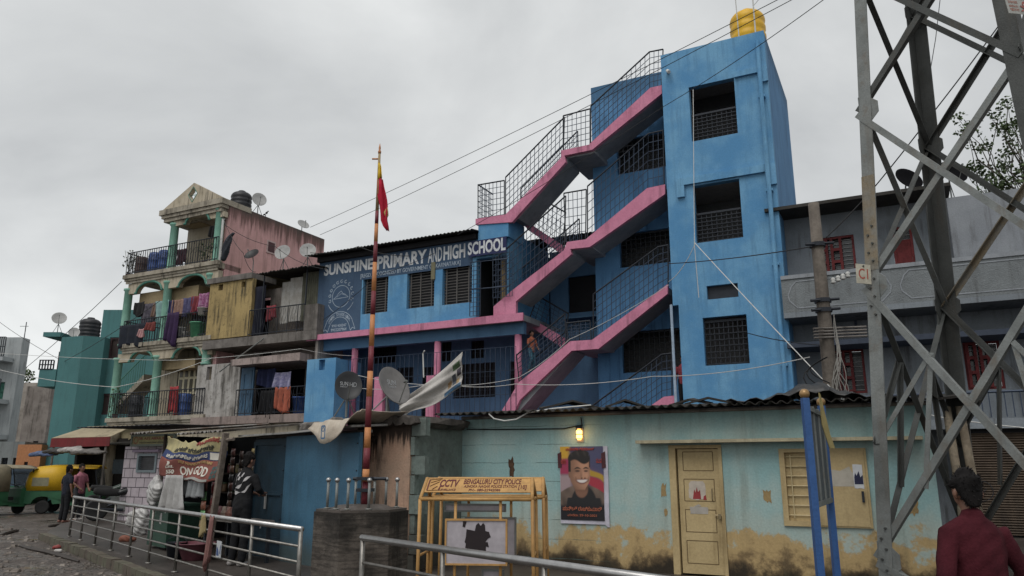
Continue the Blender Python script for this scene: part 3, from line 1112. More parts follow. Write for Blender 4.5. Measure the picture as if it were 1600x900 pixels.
# body
mb = MB()
e1, e2 = ua(292, 380, -1.2)[0], ua(250, 610, -1.2)[0]
mb.box(e1, uR - .2, 1.2, 6.0, 9.41, 12.0)
mb.box(e2, uR - .2, 1.2, 6.0, 0, 9.4)
mb.build('house_wall', M['cream'], arch)
mb = MB()
mb.wall(-1.6, e2 - .01, 0, 6.3, 2.6, 2.8)
mb.box(e2 - .12, e2 - .005, 1.25, 2.59, 0, 6.3)
mb.build('house_wall', M['cream'], arch)
mb = MB()
sw = [(p[0], p[1]) for p in ((0, 0),)]
mb.box(uR - .199, uR, .35, 6.15, 0, 12.25)
mb.build('pink_side_wall', M['pinkwall'], arch)
mb = MB()
mb.box(uR + .001, uR + .04, 2.5, 3.0, 10.68, 11.25)
fr = mb.build('window', flat('pale_window_frame', '#b89a97', .7), arch)
mb = MB()
mb.box(uR + .041, uR + .05, 2.56, 2.94, 10.75, 11.18)
mb.build('pane', flat('maroon_shutter', '#4a2026', .6), fr)
mb = MB()
for z0, ul in ((3.3, uL4), (6.36, uL3), (9.4, uL2)):
    mb.box(ul + .1, uR, .1, 1.19, z0 + .03, z0 + .26)
    mb.box(ul + .1, .34, 1.2, 3.4, z0 + .03, z0 + .26)
mb.build('balcony_slab', M['creamdirty'], arch)
mb = MB()      # stepped cornice on each slab
for z0, ul in ((3.3, uL4), (6.36, uL3), (9.4, uL2)):
    mb.box(ul, uR + .02, -.06, .098, z0 + .15, z0 + .32)
    mb.box(ul + .06, uR - .02, -.0, .097, z0 + .05, z0 + .148)
    mb.box(ul + .12, uR - .06, .04, .096, z0 - .06, z0 + .048)
    mb.box(ul, ul + .097, .1, 3.4, z0 + .1, z0 + .32)
mb.build('cornice', M['creamdirty'], arch)
# pediment and its entablature
pl, pr = ua(253, 322)[0], uR
pk = ua(297, 287)
ztop = 12.35
mb = MB()
mb.box(pl, pr + .02, -.1, 1.5, 12.12, ztop)
mb.box(pl + .1, pr - .05, -.04, 1.45, 11.98, 12.118)
mb.box(pl + .2, pr - .12, .02, 1.4, 11.82, 11.978)
mb.build('entablature', M['creamdirty'], arch)
mb = MB()
cx = (pl + pr) / 2
hz = pk[1] - ztop
def ridge(x): return ztop + hz * (1 - abs(x - cx) / ((pr - pl) / 2))
dz, dr = ztop + .47, .22
DX, DZ = .27, .34
dia = [(cx - DX, dz), (cx, dz - DZ), (cx + DX, dz), (cx, dz + DZ)]
# gable drawn as four pieces round a diamond opening
mb.prism([(pl, ztop + .001), (cx, ztop + .001), dia[1], dia[0], (cx - DX, ridge(cx - DX))], 0, .2)
mb.prism([(pr, ztop + .001), (cx + DX, ridge(cx + DX)), dia[2], dia[1], (cx, ztop + .001)], 0, .2)
mb.prism([(cx - DX, dz), dia[3], (cx, ridge(cx)), (cx - DX, ridge(cx - DX))], 0, .2)
mb.prism([(cx + DX, dz), (cx + DX, ridge(cx + DX)), (cx, ridge(cx)), dia[3]], 0, .2)
mb.build('pediment', M['cream'], arch)
mb = MB()
strip2d(mb, [(dia[i][0], dia[i][1]) for i in (0, 1, 2, 3, 0)], .03, -.012)
strip2d(mb, [dia[0], dia[2]], .022, .1)
strip2d(mb, [dia[1], dia[3]], .022, .103)
mb.build('diamond_tracery', M['greentrim'], arch)
# columns
for (x0, y0, y1) in ((274, 350, 425), (345, 326, 412), (202, 452, 535), (264, 440, 535), (331, 428, 445), (186, 560, 650), (248, 556, 650), (324, 545, 570)):
    t0, t1 = ua(x0, y0, -.2), ua(x0, y1, -.2)
    base = 9.7 if y1 < 430 else 6.66 if y1 < 540 else 3.6
    if y1 in (445, 570): base = t1[1]
    mb = MB()
    x = t0[0]
    mb.lathe([(.2, base), (.2, base + .06), (.17, base + .1), (.165, t0[1] - .12), (.21, t0[1] - .08), (.21, t0[1])], (x, .2, 0), 14)
    mb.build('column', M['mint'], arch, True)
# arch bands
def arches(pxs, y_spring, ztop_, ul, ur):
    bands = []
    for a, b, c in pxs:
        ca, cb = ua(a, y_spring, -.1)[0], ua(b, y_spring, -.1)[0]
        bands.append(((ca + cb) / 2, (cb - ca) / 2, c))
    zs = ua(pxs[0][0], y_spring, -.1)[1]
    mb = MB()
    mb.archwall(ul, ur, zs, ztop_, .1, .3, bands)
    mb.build('arch_band', M['cream'], arch)
    mb = MB()
    for xc, hw, rise in bands:
        pts = [(xc - hw * math.cos(math.pi * k / 16), .09, zs + rise * math.sin(math.pi * k / 16)) for k in range(17)]
        pts = [(xc - hw - .08, .09, zs)] + pts + [(xc + hw + .08, .09, zs)]
        mb.tube(pts, .05, 6)
    mb.build('arch_trim', M['greentrim'], arch)
    return zs
arches([(290, 326, .38)], 350, 11.815, ua(268, 350)[0], uR - .02)
arches([(213, 252, .42), (278, 320, .42)], 458, 9.335, ua(196, 458)[0], uR - .02)
arches([(203, 238, .42), (270, 312, .42)], 565, 6.295, ua(180, 565)[0], uR - .02)
z0 = 0
# ledges under the arches on the wall behind, dark doors and shutters
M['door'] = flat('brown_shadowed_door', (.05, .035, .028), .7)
mb = MB()
for a, b, y0, y1, n in ((300, 326, 345, 352, -1.1), (233, 322, 462, 475, -.9), (268, 318, 566, 576, -.9)):
    r = rect(a, y0, b, y1, n, A)
    mb.box(r[0], min(r[1], uR - .25), -n - .45, 1.199, r[2], r[3])
mb.build('ledge', flat('ochre_ledge', '#9a8457', .8), arch)
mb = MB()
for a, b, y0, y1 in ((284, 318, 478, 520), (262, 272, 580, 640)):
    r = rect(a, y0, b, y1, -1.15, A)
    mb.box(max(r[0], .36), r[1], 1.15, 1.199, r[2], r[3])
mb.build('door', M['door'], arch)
r = rect(280, 575, 309, 615, -1.1, A)
mb = MB()
mb.box(r[0], min(r[1], uR - .25), 1.12, 1.199, r[2], r[3])
w = mb.build('window', flat('cream_window_frame', '#c9bd95', .6), arch)
mb = MB()
wd = (min(r[1], uR - .25) - r[0]) / 4
for i in range(4):
    for j in range(2):
        mb.box(r[0] + wd * (i + .22), r[0] + wd * (i + .78), 1.105, 1.119, r[2] + .1 + j * .62, r[2] + .62 + j * .62)
mb.build('pane', flat('dark_olive_pane', (.06, .05, .03), .3), w)
# balcony railings
def iron_rail(parent, x0, x1, z, h=.92, y=.02, mat=None, side=None, curls=True):
    mb = MB()
    n = int((x1 - x0) / .14)
    for i in range(n + 1):
        x = x0 + (x1 - x0) * i / n
        mb.box(x - .01, x + .01, y - .01, y + .01, z, z + h)
        if curls and i % 2 == 0:
            mb.tube([(x + .09 * math.cos(a), y - .015, z + h * .6 + .12 * math.sin(a)) for a in [k * math.pi / 4 for k in range(9)]], .008, 4, False)
    mb.tube([(x0, y, z + h), (x1, y, z + h)], .022, 6)
    mb.box(x0, x1, y - .014, y + .014, z + .07, z + .1)
    if side:
        mb.tube([(x0, y, z + h), (x0, y + side, z + h)], .022, 6)
        for i in range(int(side / .14)):
            mb.box(x0 - .01, x0 + .01, y + i * .14 - .01, y + i * .14 + .01, z, z + h)
    return mb.build('railing', mat or M['iron'], parent)
iron_rail(arch, uL2 + .08, uR - .1, 9.72, 1.0, side=2.6)
iron_rail(arch, uL3 + .08, uR - .1, 6.68, 1.0, side=2.6)
iron_rail(arch, uL4 + .08, uR - .1, 3.62, 1.0, side=2.6)
mb = MB()      # side stair seen through the lowest bay
a, b = ua(190, 640, -2.2), ua(240, 590, -2.2)
mb.prism([(a[0], a[1] - .2), (b[0], b[1] - .2), (b[0], b[1] + .1), (a[0], a[1] + .1)], 1.7, 2.5)
sst = mb.build('side_stair', M['creamdirty'], arch)
mb = MB()
mb.tube([(a[0], 1.7, a[1] + 1.0), (b[0], 1.7, b[1] + 1.0)], .025)
for i in range(14):
    q = i / 13
    x, z = a[0] + (b[0] - a[0]) * q, a[1] + (b[1] - a[1]) * q
    mb.box(x - .01, x + .01, 1.69, 1.71, z, z + 1.0)
mb.build('stair_rail', M['greentrim'], sst)
# street storey: cream wall with two arched openings and a round pillar
mb = MB()
mb.wall(uL4 + .2, uR, 0, 2.3, .25, .45, [(-1.9, -.7, .16, 2.29), (.6, 2.2, .16, 2.29)])
mb.archwall(uL4 + .2, uR, 2.301, 3.3, .25, .45, [(-1.3, .6, .5), (1.4, .8, .5)])
mb.build('street_wall', wx('yellow_cream_wall', '#a8996c', '#91835a', .6, 1.2, streak=.5), arch)
mb = MB()
mb.lathe([(.26, .1), (.26, .5), (.2, .6), (.19, 2.7), (.27, 2.8), (.27, 3.2)], (uL4 + .5, .05, 0), 16)
mb.build('street_pillar', M['cream'], arch, True)
mb = MB()
mb.box(uL4 + .3, uR - .3, 1.0, 1.1, .15, 3.29)
mb.build('street_interior', M['dark'], arch)
mb = MB()      # white down pipe in the corner
x = ua(357, 340, -.2)[0] - .25
mb.tube([(uR - .1, .15, 9.7), (uR - .1, .15, 11.5), (uR - .1, .5, 11.6)], .05)
mb.tube([(uR - .32, .12, 9.7), (uR - .32, .12, 11.9)], .035)
mb.build('down_pipe', M['cablew'], arch)
# roof goods
M['blacktank'] = flat('black_tank_plastic', (.016, .017, .02), .5, var=.3)
p = S.w(-18.95, -1.5, 12.05)
ribbed_tank('water_tank', 'black ribbed water tank on the cream house behind its pediment', p, .44, 1.2, M['blacktank'])

def sat_dish(label, loc, r, az, tilt, mat, pole=.5, group=None, text=None, ell=1.12, arm=True):
    """az turns the bowl, tilt raises it; loc is the foot of its post"""
    t = thing('satellite_dish', label, 'satellite dish', loc, R(az), group)
    c = Vector((0, -.08, pole))
    Mx = Matrix.Rotation(R(90 + 0) - R(tilt), 3, 'X') @ Matrix.Diagonal((1, ell, 1))
    prof = [(r * q, r * .22 * q * q) for q in (.02, .25, .5, .75, 1.0)]
    back = [(r * q, r * .22 * q * q - .02) for q in (1.0, .75, .5, .25, .02)]
    mb = MB()
    mb.lathe(prof + [(r * 1.02, r * .22)] + back, c, 28, Mx)
    bowl = mb.build('dish_bowl', mat, t, True)
    mb = MB()
    mb.tube([(0, .03, 0), (0, .03, pole * .75), c + Mx @ Vector((0, 0, -.03))], max(.02, r * .05), 7)
    if arm:
        mb.tube([Vector((.04, .1, .02)) + Vector((.25 * r / .4, .12, 0)), (0, .03, pole * .7)], .012, 5)
        mb.tube([Vector((-.04, .1, .02)) - Vector((.25 * r / .4, -.12, 0)), (0, .03, pole * .7)], .012, 5)
    mb.build('mount', M['galv'], t)
    f = c + Mx @ Vector((0, -r * .25, r * 1.15))
    mb = MB()
    mb.tube([c + Mx @ Vector((0, -r * .9, r * .2)), f], max(.01, r * .022), 5)
    mb.tube([f, f + (c - f).normalized() * r * .22], r * .07, 8)
    mb.build('feed_arm', M['galv'], t)
    if text:
        for tx, x0, x1, y0, y1 in text:
            cu = lettering(t, tx, M['white'], x0 * r, x1 * r, y0 * r, y1 * r, 0, .001, .01)
            for v in cu.data.vertices:
                q = Vector((v.co.x, v.co.z / ell, 0))
                z = .22 * (q.length_squared) / r + .006
                nv = c + Mx @ Vector((q.x, q.y, z))
                v.co = nv
    return t
sat_dish('grey dish beside the black tank on the cream house roof', S.w(-18.35, -1.9, 12.25), .3, 30, 20, M['dish'], .6)
sat_dish('small dark grey dish on the far end of the pink wall top', S.w(-18.4, -4.7, 12.25), .27, 40, 40, M['dish'], .3, arm=False)
t = thing('crow', 'black crow perched on the top edge of the pink side wall', 'bird', S.w(-18.35, -2.35, 12.25), RZ)
flesh('body', [[(-.12, 0, .1, .015, .03), (-.05, 0, .12, .04), (.05, 0, .16, .05), (.1, 0, .2, .035), (.13, 0, .23, .03), (.2, 0, .23, .008)], [(0, .02, .1, .01), (0, .02, 0, .008)], [(0.02, -.02, .1, .01), (.02, -.02, 0, .008)]], M['iron'], t, .008, 1)

def barrel(label, loc, mat, r=.27, h=.85, group=None):
    t = thing('barrel', label, 'barrel', loc, 0, group)
    prof = [(r * .93, 0), (r, .06), (r, h * .3), (r * 1.03, h * .32), (r * 1.03, h * .35), (r, h * .37), (r, h * .63), (r * 1.03, h * .65), (r * 1.03, h * .68), (r, h * .7), (r, h * .93), (r * .9, h)]
    mb = MB()
    mb.lathe(prof, (0, 0, 0), 18)
    mb.build('barrel_body', mat, t, True)
    mb = MB()
    mb.lathe([(r * .86, h * 1.001), (r * .86, h * 1.03), (r * .8, h * 1.04)], (0, 0, 0), 16)
    mb.build('lid', mat, t)
    return t
M['barrelblue'] = flat('blue_barrel_plastic', '#284f94', .4)
def on(F, px, n, z, py=600): return F.w(F.pix(px, py, n)[0], n, z)
barrel('left blue barrel behind the top balcony railing', on(S, 243, -.45, 9.68, 410), M['barrelblue'], .3, .95)
barrel('right blue barrel behind the top balcony railing', on(S, 258, -.4, 9.68, 410), M['barrelblue'], .3, .95)
barrel('blue barrel behind the lowest balcony railing near the cream window', on(S, 288, -.5, 3.58, 630), M['barrelblue'], .3, .9)
barrel('brown barrel beside the blue pair on the top balcony', on(S, 222, -.4, 9.68, 410), flat('brown_drum', '#4a332c', .6), .27, .85)
barrel('black drum at the lowest balcony above the side stair', on(S, 213, -.5, 3.58, 630), M['blacktank'], .28, .95)

M['leaf'] = flat('green_leaf', (.055, .085, .03), .6, var=.4)
M['leafdry'] = flat('dusty_leaf', (.09, .09, .05), .7, var=.4)
def leafy(mb, c, rad, n, size, flat_=.6, rnd=random):
    for _ in range(n):
        while True:
            v = Vector((rnd.uniform(-1, 1), rnd.uniform(-1, 1), rnd.uniform(-1, 1)))
            if v.length < 1: break
        p = Vector(c) + Vector((v.x * rad[0], v.y * rad[1], v.z * rad[2]))
        a = Vector((rnd.gauss(0, 1), rnd.gauss(0, 1), rnd.gauss(0, flat_))).normalized() * size * rnd.uniform(.6, 1.3)
        b = a.cross(Vector((rnd.gauss(0, 1), rnd.gauss(0, 1), rnd.gauss(0, 1)))).normalized() * size * .38
        mb.poly([p, p + a * .5 + b, p + a, p + a * .5 - b])
def pot_plant(label, loc, h, w, n=60, mat=None, leaf=.11):
    t = thing('potted_plant', label, 'plant', loc)
    mb = MB()
    mb.lathe([(.09, 0), (.13, .2), (.14, .22), (.11, .21)], (0, 0, 0), 12)
    mb.build('pot', flat('clay_pot', '#5b3a2e', .8), t)
    mb = MB()
    for k in range(5):
        a = k * 1.3
        mb.tube([(0, 0, .18), (.3 * w * math.cos(a), .3 * w * math.sin(a), h * .6), (.5 * w * math.cos(a), .5 * w * math.sin(a), h * .95)], .008, 4)
    mb.build('stem', M['leafdry'], t)
    mb = MB()
    leafy(mb, (0, 0, .2 + (h - .2) * .55), (w * .6, w * .6, (h - .2) * .5), n, leaf)
    mb.build('foliage', mat or M['leaf'], t)
pot_plant('dusty bushy plant at the left corner of the top balcony', on(S, 204, -.35, 9.68, 410), 1.3, .55, 70, M['leafdry'])
pot_plant('thin arching plant beside the left corner plant on the top balcony', on(S, 213, -.7, 9.68, 410), 1.25, .5, 50, M['leafdry'])
pot_plant('green plant on the top balcony below the hanging dark cloth', on(S, 320, -.35, 9.68, 410), 1.15, .55, 60)
pot_plant('tall plant by the right column of the top balcony', on(S, 340, -.3, 9.68, 410), 1.45, .45, 60)
pot_plant('leafy plant at the left corner of the lowest balcony', on(S, 182, -.2, 3.58, 630), 1.3, .4, 90)
t = thing('clothes_bundle', 'dark bundle wrapped over the right end of the top balcony railing', 'bundle', on(S, 353, .05, 9.7, 410), RZ)
flesh('bundle_cloth', [[(-.15, 0, .0, .12, .1), (-.08, 0, .35, .17, .14), (.02, 0, .7, .16, .13), (.1, 0, .9, .09)], [(.08, 0, .88, .08), (.28, 0, 1.02, .06)]], M['iron'], t, .04, 3, noise=.03)

# washing on the lines and rails
def drape(w, h, seed, folds=3, amp=.07):
    rnd = random.Random(seed)
    folds = folds * rnd.uniform(.6, 1.3)
    nx, nz = 15, 9
    ph = rnd.uniform(0, 6)
    g = []
    for j in range(nz + 1):
        q = j / nz
        row = []
        for i in range(nx + 1):
            x = i / nx
            row.append((w * (x - .5) * (1 - .12 * q * math.sin(ph)) + .05 * q * math.sin(ph * 3), amp * (.3 + q) * math.sin(x * folds * 2 * math.pi + ph + q), -h * q * (1 + .12 * math.sin(x * 5 + ph) + .05 * math.sin(x * 17)) - .02 * math.sin(x * math.pi)))
        g.append(row)
    return g
def washing(label, cat, loc, w, h, col, seed, name='hanging_cloth', group=None, col2=None):
    mb = MB()
    mb.sheet(drape(w, h, seed), .012)
    mat = wx('cloth_' + str(seed), col, col2 or tuple(c * .6 for c in lin(col)), .9, 9 if col2 else 3, streak=0, bump=.1, fine=60)
    o = mb.build(name, mat, None, True)
    o.location = loc
    o.rotation_euler = (0, 0, RZ)
    return tag(o, label, cat, group)
def wash_px(label, cat, x0, y0, x1, y1, n, col, seed, F=S, **k):
    a, b = F.pix(x0, y0, n), F.pix(x1, y1, n)
    washing(label, cat, F.w((a[0] + b[0]) / 2, n, a[1]), abs(b[0] - a[0]), abs(a[1] - b[1]), col, seed, **k)
for args in (
    ('small black and white cloth at the left end of the washing line', 'cloth', 211, 473, 224, 491, -.3, '#2a2a2c', 1),
    ('grey patterned skirt on the washing line between the mint columns', 'skirt', 224, 475, 243, 503, -.3, '#5a5560', 2, {'col2': '#3a3644'}),
    ('tan cloth strip beside the grey skirt on the line', 'cloth', 240, 474, 246, 495, -.28, '#8a6a58', 3),
    ('pale aqua shirt hanging from the line before the second column', 'shirt', 243, 471, 260, 502, -.12, '#7fb0ae', 4),
    ('dark blue cloth on the line just right of the mint column', 'cloth', 262, 470, 270, 491, -.2, '#2e2f62', 5),
    ('tan towel on the line between two blue cloths', 'towel', 270, 469, 285, 492, -.2, '#94705f', 6, {'col2': '#7a5546'}),
    ('violet patterned cloth on the line left of the red one', 'cloth', 285, 466, 301, 492, -.2, '#55527a', 7, {'col2': '#3b3860'}),
    ('red cloth on the washing line near the yellow panel', 'cloth', 300, 463, 312, 486, -.2, '#8f2f3c', 8),
    ('magenta spotted cloth at the right end of the washing line', 'cloth', 311, 459, 325, 485, -.2, '#8c3a72', 9, {'col2': '#b07ea0'}),
    ('large dark navy sheet over the left end of the middle balcony railing', 'sheet', 187, 509, 223, 539, .06, '#1f2634', 10),
    ('brick red cloth over the middle balcony railing', 'cloth', 229, 504, 241, 515, .05, '#8a3b34', 11),
    ('long purple scarf hanging over the middle balcony edge', 'scarf', 263, 489, 275, 534, .1, '#3d2450', 12),
    ('pink rag hanging on the middle balcony railing', 'cloth', 218, 514, 224, 526, .08, '#c98f90', 13),
    ('dark cloth hanging inside the top balcony column', 'cloth', 329, 353, 337, 370, -.3, '#222226', 14),
    ('maroon cloth hanging in the top balcony doorway', 'cloth', 277, 390, 291, 410, -.3, '#4b2733', 15),
    ('folded red umbrella cloth standing behind the lowest balcony rail', 'umbrella', 266, 604, 275, 645, -.1, '#b02a30', 16),
    ('orange towel over the railing of the lower white balcony', 'towel', 431, 605, 452, 641, .1, '#b5532f', 17),
    ('violet checked shirt hanging above the orange towel', 'shirt', 431, 582, 454, 606, .02, '#7a76a6', 18, {'col2': '#a9a6c4'}),
    ('dark blue clothes hanging at the left of the lower balcony', 'cloth', 404, 577, 429, 603, -.2, '#27305c', 19),
    ('black cloth hanging over the lower balcony railing', 'cloth', 409, 610, 428, 648, .08, '#17171b', 20),
    ('dark navy curtain hanging in the doorway beside the yellow panel', 'curtain', 392, 449, 411, 522, -.1, '#181c30', 21),
    ('red net bag hanging inside the upper balcony', 'bag', 416, 478, 430, 498, -.05, '#9c3440', 22),
):
    k = args[9] if len(args) > 9 else {}
    wash_px(*args[:9], **k)
def bucket(label, loc, r, h, col, name='bucket'):
    t = thing(name, label, 'bucket', loc)
    mb = MB()
    mb.lathe([(r * .75, 0), (r, h), (r * 1.06, h), (r * 1.06, h * .95), (r * .98, h * .93)], (0, 0, 0), 18)
    mb.build('bucket_body', flat('plastic_' + label[:12].replace(' ', '_'), col, .4), t, True)
    mb = MB()
    mb.tube([(r * math.cos(a), 0, h + r * .5 * math.sin(a)) for a in [k * math.pi / 10 for k in range(11)]], .008, 5)
    mb.build('handle', M['iron'], t)
bucket('white bucket on the middle balcony floor', on(S, 283, -.2, 6.66, 520), .2, .5, '#b3b4b2')
bucket('small white tub beside the white bucket on the middle balcony', on(S, 291, -.15, 6.66, 520), .14, .28, '#a9a9a4')
bucket('green crate-like tub at the right end of the middle balcony', on(S, 308, -.15, 6.66, 520), .3, .62, '#2f9c6c')
bucket('white bucket hanging at the right of the washing line', on(S, 317, -.1, 7.55, 480), .2, .3, '#b9b4ae')
bucket('blue tub behind the lower white balcony railing', on(S, 467, -.2, 3.5, 640), .26, .6, '#2c5ba8')

# ------------------------------------------------------------------ two-storey balcony house (yellow and white panels)
YH = shift(S, -15.8)
yh = thing('balcony_house', 'stained low house with yellow and white panels and two balconies', 'house', YH.o, RZ)
M['yellowpanel'] = wx('mouldy_yellow_wall', '#ab8f45', '#8f773a', .8, 1.1, streak=.85, blotch=.45, grime=(.03, .028, .02), bump=.3)
M['whitepanel'] = wx('mouldy_white_wall', '#a9a5a0', '#8b867e', .8, 1.2, streak=.9, blotch=.4, grime=(.035, .03, .024), bump=.3)
M['greywall'] = wx('dirty_pale_wall', '#8f857d', '#756b63', .8, 1.2, streak=.6, blotch=.3)
def uy(px, py, n=0): return YH.pix(px, py, n)
yl, yr = uy(320, 540)[0], uy(498, 520)[0]
r = rect(321, 448, 393, 525, 0, YH)
mb = MB()
zt = uy(321, 446)[1]
h1_, h2_ = uy(345, 455), uy(381, 447)
mb.wall(yl + .02, uy(393, 480)[0], 6.5, zt, -.02, .14, [(h1_[0] - .12, h1_[0] + .12, zt - .3, zt - .06), (h2_[0] - .1, h2_[0] + .1, zt - .3, zt - .08)])
mb.build('yellow_panel', M['yellowpanel'], yh)
mb = MB()
mb.box(yl, yr, -.12, 2.8, 6.1, 6.44)
mb.box(yl - .1, uy(393, 440)[0] + .1, -.1, 1.2, zt + .002, zt + .22)
mb.build('upper_slab', M['concrete'], yh)
mb = MB()
zt2 = uy(320, 570)[1]
h3_ = uy(325, 583)
mb.wall(uy(305, 600)[0], uy(372, 600)[0], 3.5, zt2, .05, .2, [(h3_[0] - .14, h3_[0] + .14, h3_[1] - .26, h3_[1] + .26)])
mb.build('white_panel', M['whitepanel'], yh)
mb = MB()
mb.box(uy(303, 650)[0], uy(480, 650)[0], -.15, 2.8, 3.2, 3.49)
mb.build('lower_slab', wx('pinkish_stained_slab', '#96827a', '#7a6a62', .8, 1.6, streak=.8, blotch=.4), yh)
mb = MB()
mb.prism([(uy(374, 575)[0], 5.32), (uy(482, 560)[0], 5.32), (uy(482, 560)[0], 5.6), (uy(374, 575)[0], 5.55)], -.45, 1.2)
mb.build('canopy', wx('pinkish_stained_slab_light', '#a08d86', '#85746c', .8, 1.6, streak=.8, blotch=.3), yh)
mb = MB()
mb.wall(yl + .02, yr - .02, 3.491, 6.099, 1.25, 1.4, [(uy(405, 550, -1.3)[0], uy(480, 550, -1.3)[0], 3.55, 5.3), (uy(407, 560, -1.3)[0], uy(425, 560, -1.3)[0], 5.65, 6.05)])
mb.wall(yl + .02, yr - .02, 6.45, 8.6, 1.25, 1.4, [(uy(408, 470, -1.3)[0], uy(424, 470, -1.3)[0], 6.5, 8.3)])
mb.box(yl, yr, 2.81, 2.9, 0, 8.6)
mb.box(yr - .12, yr - .005, .0, 1.24, 3.5, 6.09)
mb.build('back_wall', M['greywall'], yh)
mb = MB()
mb.box(yl + .1, yr - .1, 2.4, 2.5, 3.5, 6.0)
mb.box(yl + .1, yr - .1, 2.4, 2.5, 6.5, 8.5)
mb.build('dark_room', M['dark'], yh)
mb = MB()
d = (uy(373, 600)[0], uy(393, 600)[0])
mb.box(d[0] + .02, d[1], .08, .14, 3.5, 5.3)
dd = mb.build('door', flat('blue_grey_door', '#2f5f80', .6), yh)
mb = MB()
mb.wall(d[0] + .1, d[1] - .08, 3.6, 5.2, .06, .079, [(d[0] + .2, d[1] - .18, 3.75, 4.3), (d[0] + .2, d[1] - .18, 4.45, 5.05)])
mb.build('door_frame', flat('blue_grey_door_frame', '#2a5573', .6), dd)
mb = MB()      # vertical sheets of the upper balcony
xs = [uy(p, 470)[0] for p in (430, 443, 462, 486)]
corrugated(mb, xs[0], xs[1], .3, 6.9, .32, 8.5, .1, .015)
corrugated(mb, xs[1], xs[2], .34, 6.95, .3, 8.62, .12, .004)
mb.build('cladding_sheet', wx('white_cladding', '#a3a19b', '#8a8378', .7, 3, streak=.6), yh)
mb = MB()
g = [[], []]
for i in range(60):
    x = xs[2] + (uy(497, 470)[0] - xs[2]) * i / 59
    g[0].append((x, .3 + .02 * math.sin(i * 1.1), 6.9)); g[1].append((x, .3 + .02 * math.sin(i * 1.1), 8.75))
mb.sheet(g, .012)
mb.build('cladding_sheet', wx('olive_corrugated_cladding', '#5e5e4c', '#4a4a3d', .7, 3, streak=.6), yh)
mb = MB()
corrugated(mb, uy(410, 435)[0], uy(505, 425)[0], -.35, 8.78, 2.9, 9.05, .15, .025, jag=.06)
mb.build('roof_sheet', M['sheetroof'], yh)
mb = MB()
corrugated(mb, yl, uy(410, 435)[0], .9, 9.1, 2.9, 9.0, .15, .025)
mb.build('roof_sheet', wx('yellowed_roof_sheet', '#93875c', '#6e6545', .7, 2, streak=.6), yh)
mb = MB()      # frames of the upper balcony
for px in (411, 478): mb.box(uy(px, 480)[0] - .02, uy(px, 480)[0] + .02, -.06, -.02, 6.45, 8.8)
mb.build('balcony_post', M['iron'], yh)
def scroll_rail(x0, x1, z, h):
    mb = MB()
    mb.tube([(x0, -.08, z + h), (x1, -.08, z + h)], .022)
    mb.box(x0, x1, -.09, -.07, z + .06, z + .09)
    n = int((x1 - x0) / .12)
    for i in range(n + 1):
        x = x0 + (x1 - x0) * i / n
        if i % 4 == 0: mb.box(x - .01, x + .01, -.09, -.07, z, z + h)
        else:
            pts = [(x + .05 * math.sin(k * 1.05 + i), -.08, z + .09 + (h - .1) * k / 8) for k in range(9)]
            mb.tube(pts, .008, 4)
    return mb.build('railing', M['iron'], yh)
scroll_rail(uy(393, 480)[0], uy(480, 480)[0], 6.45, 1.0)
scroll_rail(uy(373, 600)[0], uy(480, 600)[0], 3.5, .95)
mb = MB()
mb.box(uy(478, 500)[0], yr - .02, -.1, .3, 6.45, 7.4)
mb.build('parapet', M['concrete'], yh)
mb = MB()      # street wall under it
mb.box(yl - 1.0, yr, .1, .3, 0, 3.19)
mb.build('street_wall', M['cream'], yh)
mb = MB()      # leaning pole off the balcony
a, b = uy(343, 581, .25), uy(411, 528, .25)
mb.tube([(a[0], -.25, a[1]), (b[0], -.2, b[1])], .025)
t = mb.build('leaning_pole', M['galv'])
t.location = YH.o; t.rotation_euler = (0, 0, RZ)
tag(t, 'thin grey pole leaning from the white panel up to the yellow balcony', 'pole')

# three dishes in front of the pink wall
sat_dish('dark round dish on a bent pole before the pink wall', on(S, 396, -.6, 8.9, 400), .29, -18, 38, M['dishdark'], 1.0, arm=False, ell=1.0)
sat_dish('pale grey dish in the middle before the pink wall', on(S, 443, -.6, 9.05, 400), .3, -5, 22, M['dish'], .72)
sat_dish('grey dish nearest the school sign before the pink wall', on(S, 481, -.4, 9.0, 400), .3, 10, 25, M['dish'], .6)

# small blue store room beside the school
mb = MB()
BB = shift(S, -12.7)
bx0, bx1 = BB.pix(478, 600, .5)[0], BB.pix(523, 600, .5)[0]
zt = BB.pix(483, 562, .5)[1]
hx = BB.pix(503, 570, .5)
blk = thing('blue_store', 'small blue plastered block with a square hole left of the school', 'outbuilding', BB.o, RZ)
mb.wall(bx0, bx1, 0, zt, -.5, -.3, [(hx[0] - .13, hx[0] + .13, hx[1] - .18, hx[1] + .18)])
mb.box(bx0, bx1, -.299, .9, 0, zt - .02)
mb.build('store_wall', M['blue'], blk)

M['dishblack'] = flat('matt_black_dish', (.006, .006, .007), .95, spec=.05)
# ------------------------------------------------------------------ grey house on the right
GH = shift(S, 5.5, 0)
gh = thing('grey_house', 'pale grey two storey house with red shutters and long parapet', 'house', GH.o, RZ)
M['greyblue'] = wx('grey_blue_wall', '#7b848c', '#6a727a', .7, 1.2, streak=.6, bump=.3)
M['greyrough'] = wx('rough_grey_parapet', '#767d80', '#656b6e', .7, 1.5, streak=.4, bump=.8, fine=35)
M['redwood'] = wx('red_shutter_paint', '#7d2a2c', '#5e2022', .8, 4, streak=.3)
def ug(px, py, n=.3): return GH.pix(px, py, n)
GN = -.3                                     # parapet plane y
gl, gr_ = ug(1221, 450)[0], 7.5
gw = [rect(1269, 374, 1340, 428, -.9, GH), rect(1392, 356, 1432, 418, -.9, GH)]
gw2 = [rect(1290, 548, 1356, 614, -.9, GH), rect(1503, 535, 1572, 607, -.9, GH)]
zpt, zpb = ug(1227, 437)[1], ug(1227, 489)[1]
ztop_g = GH.pix(1330, 330, -.9)[1]
mb = MB()
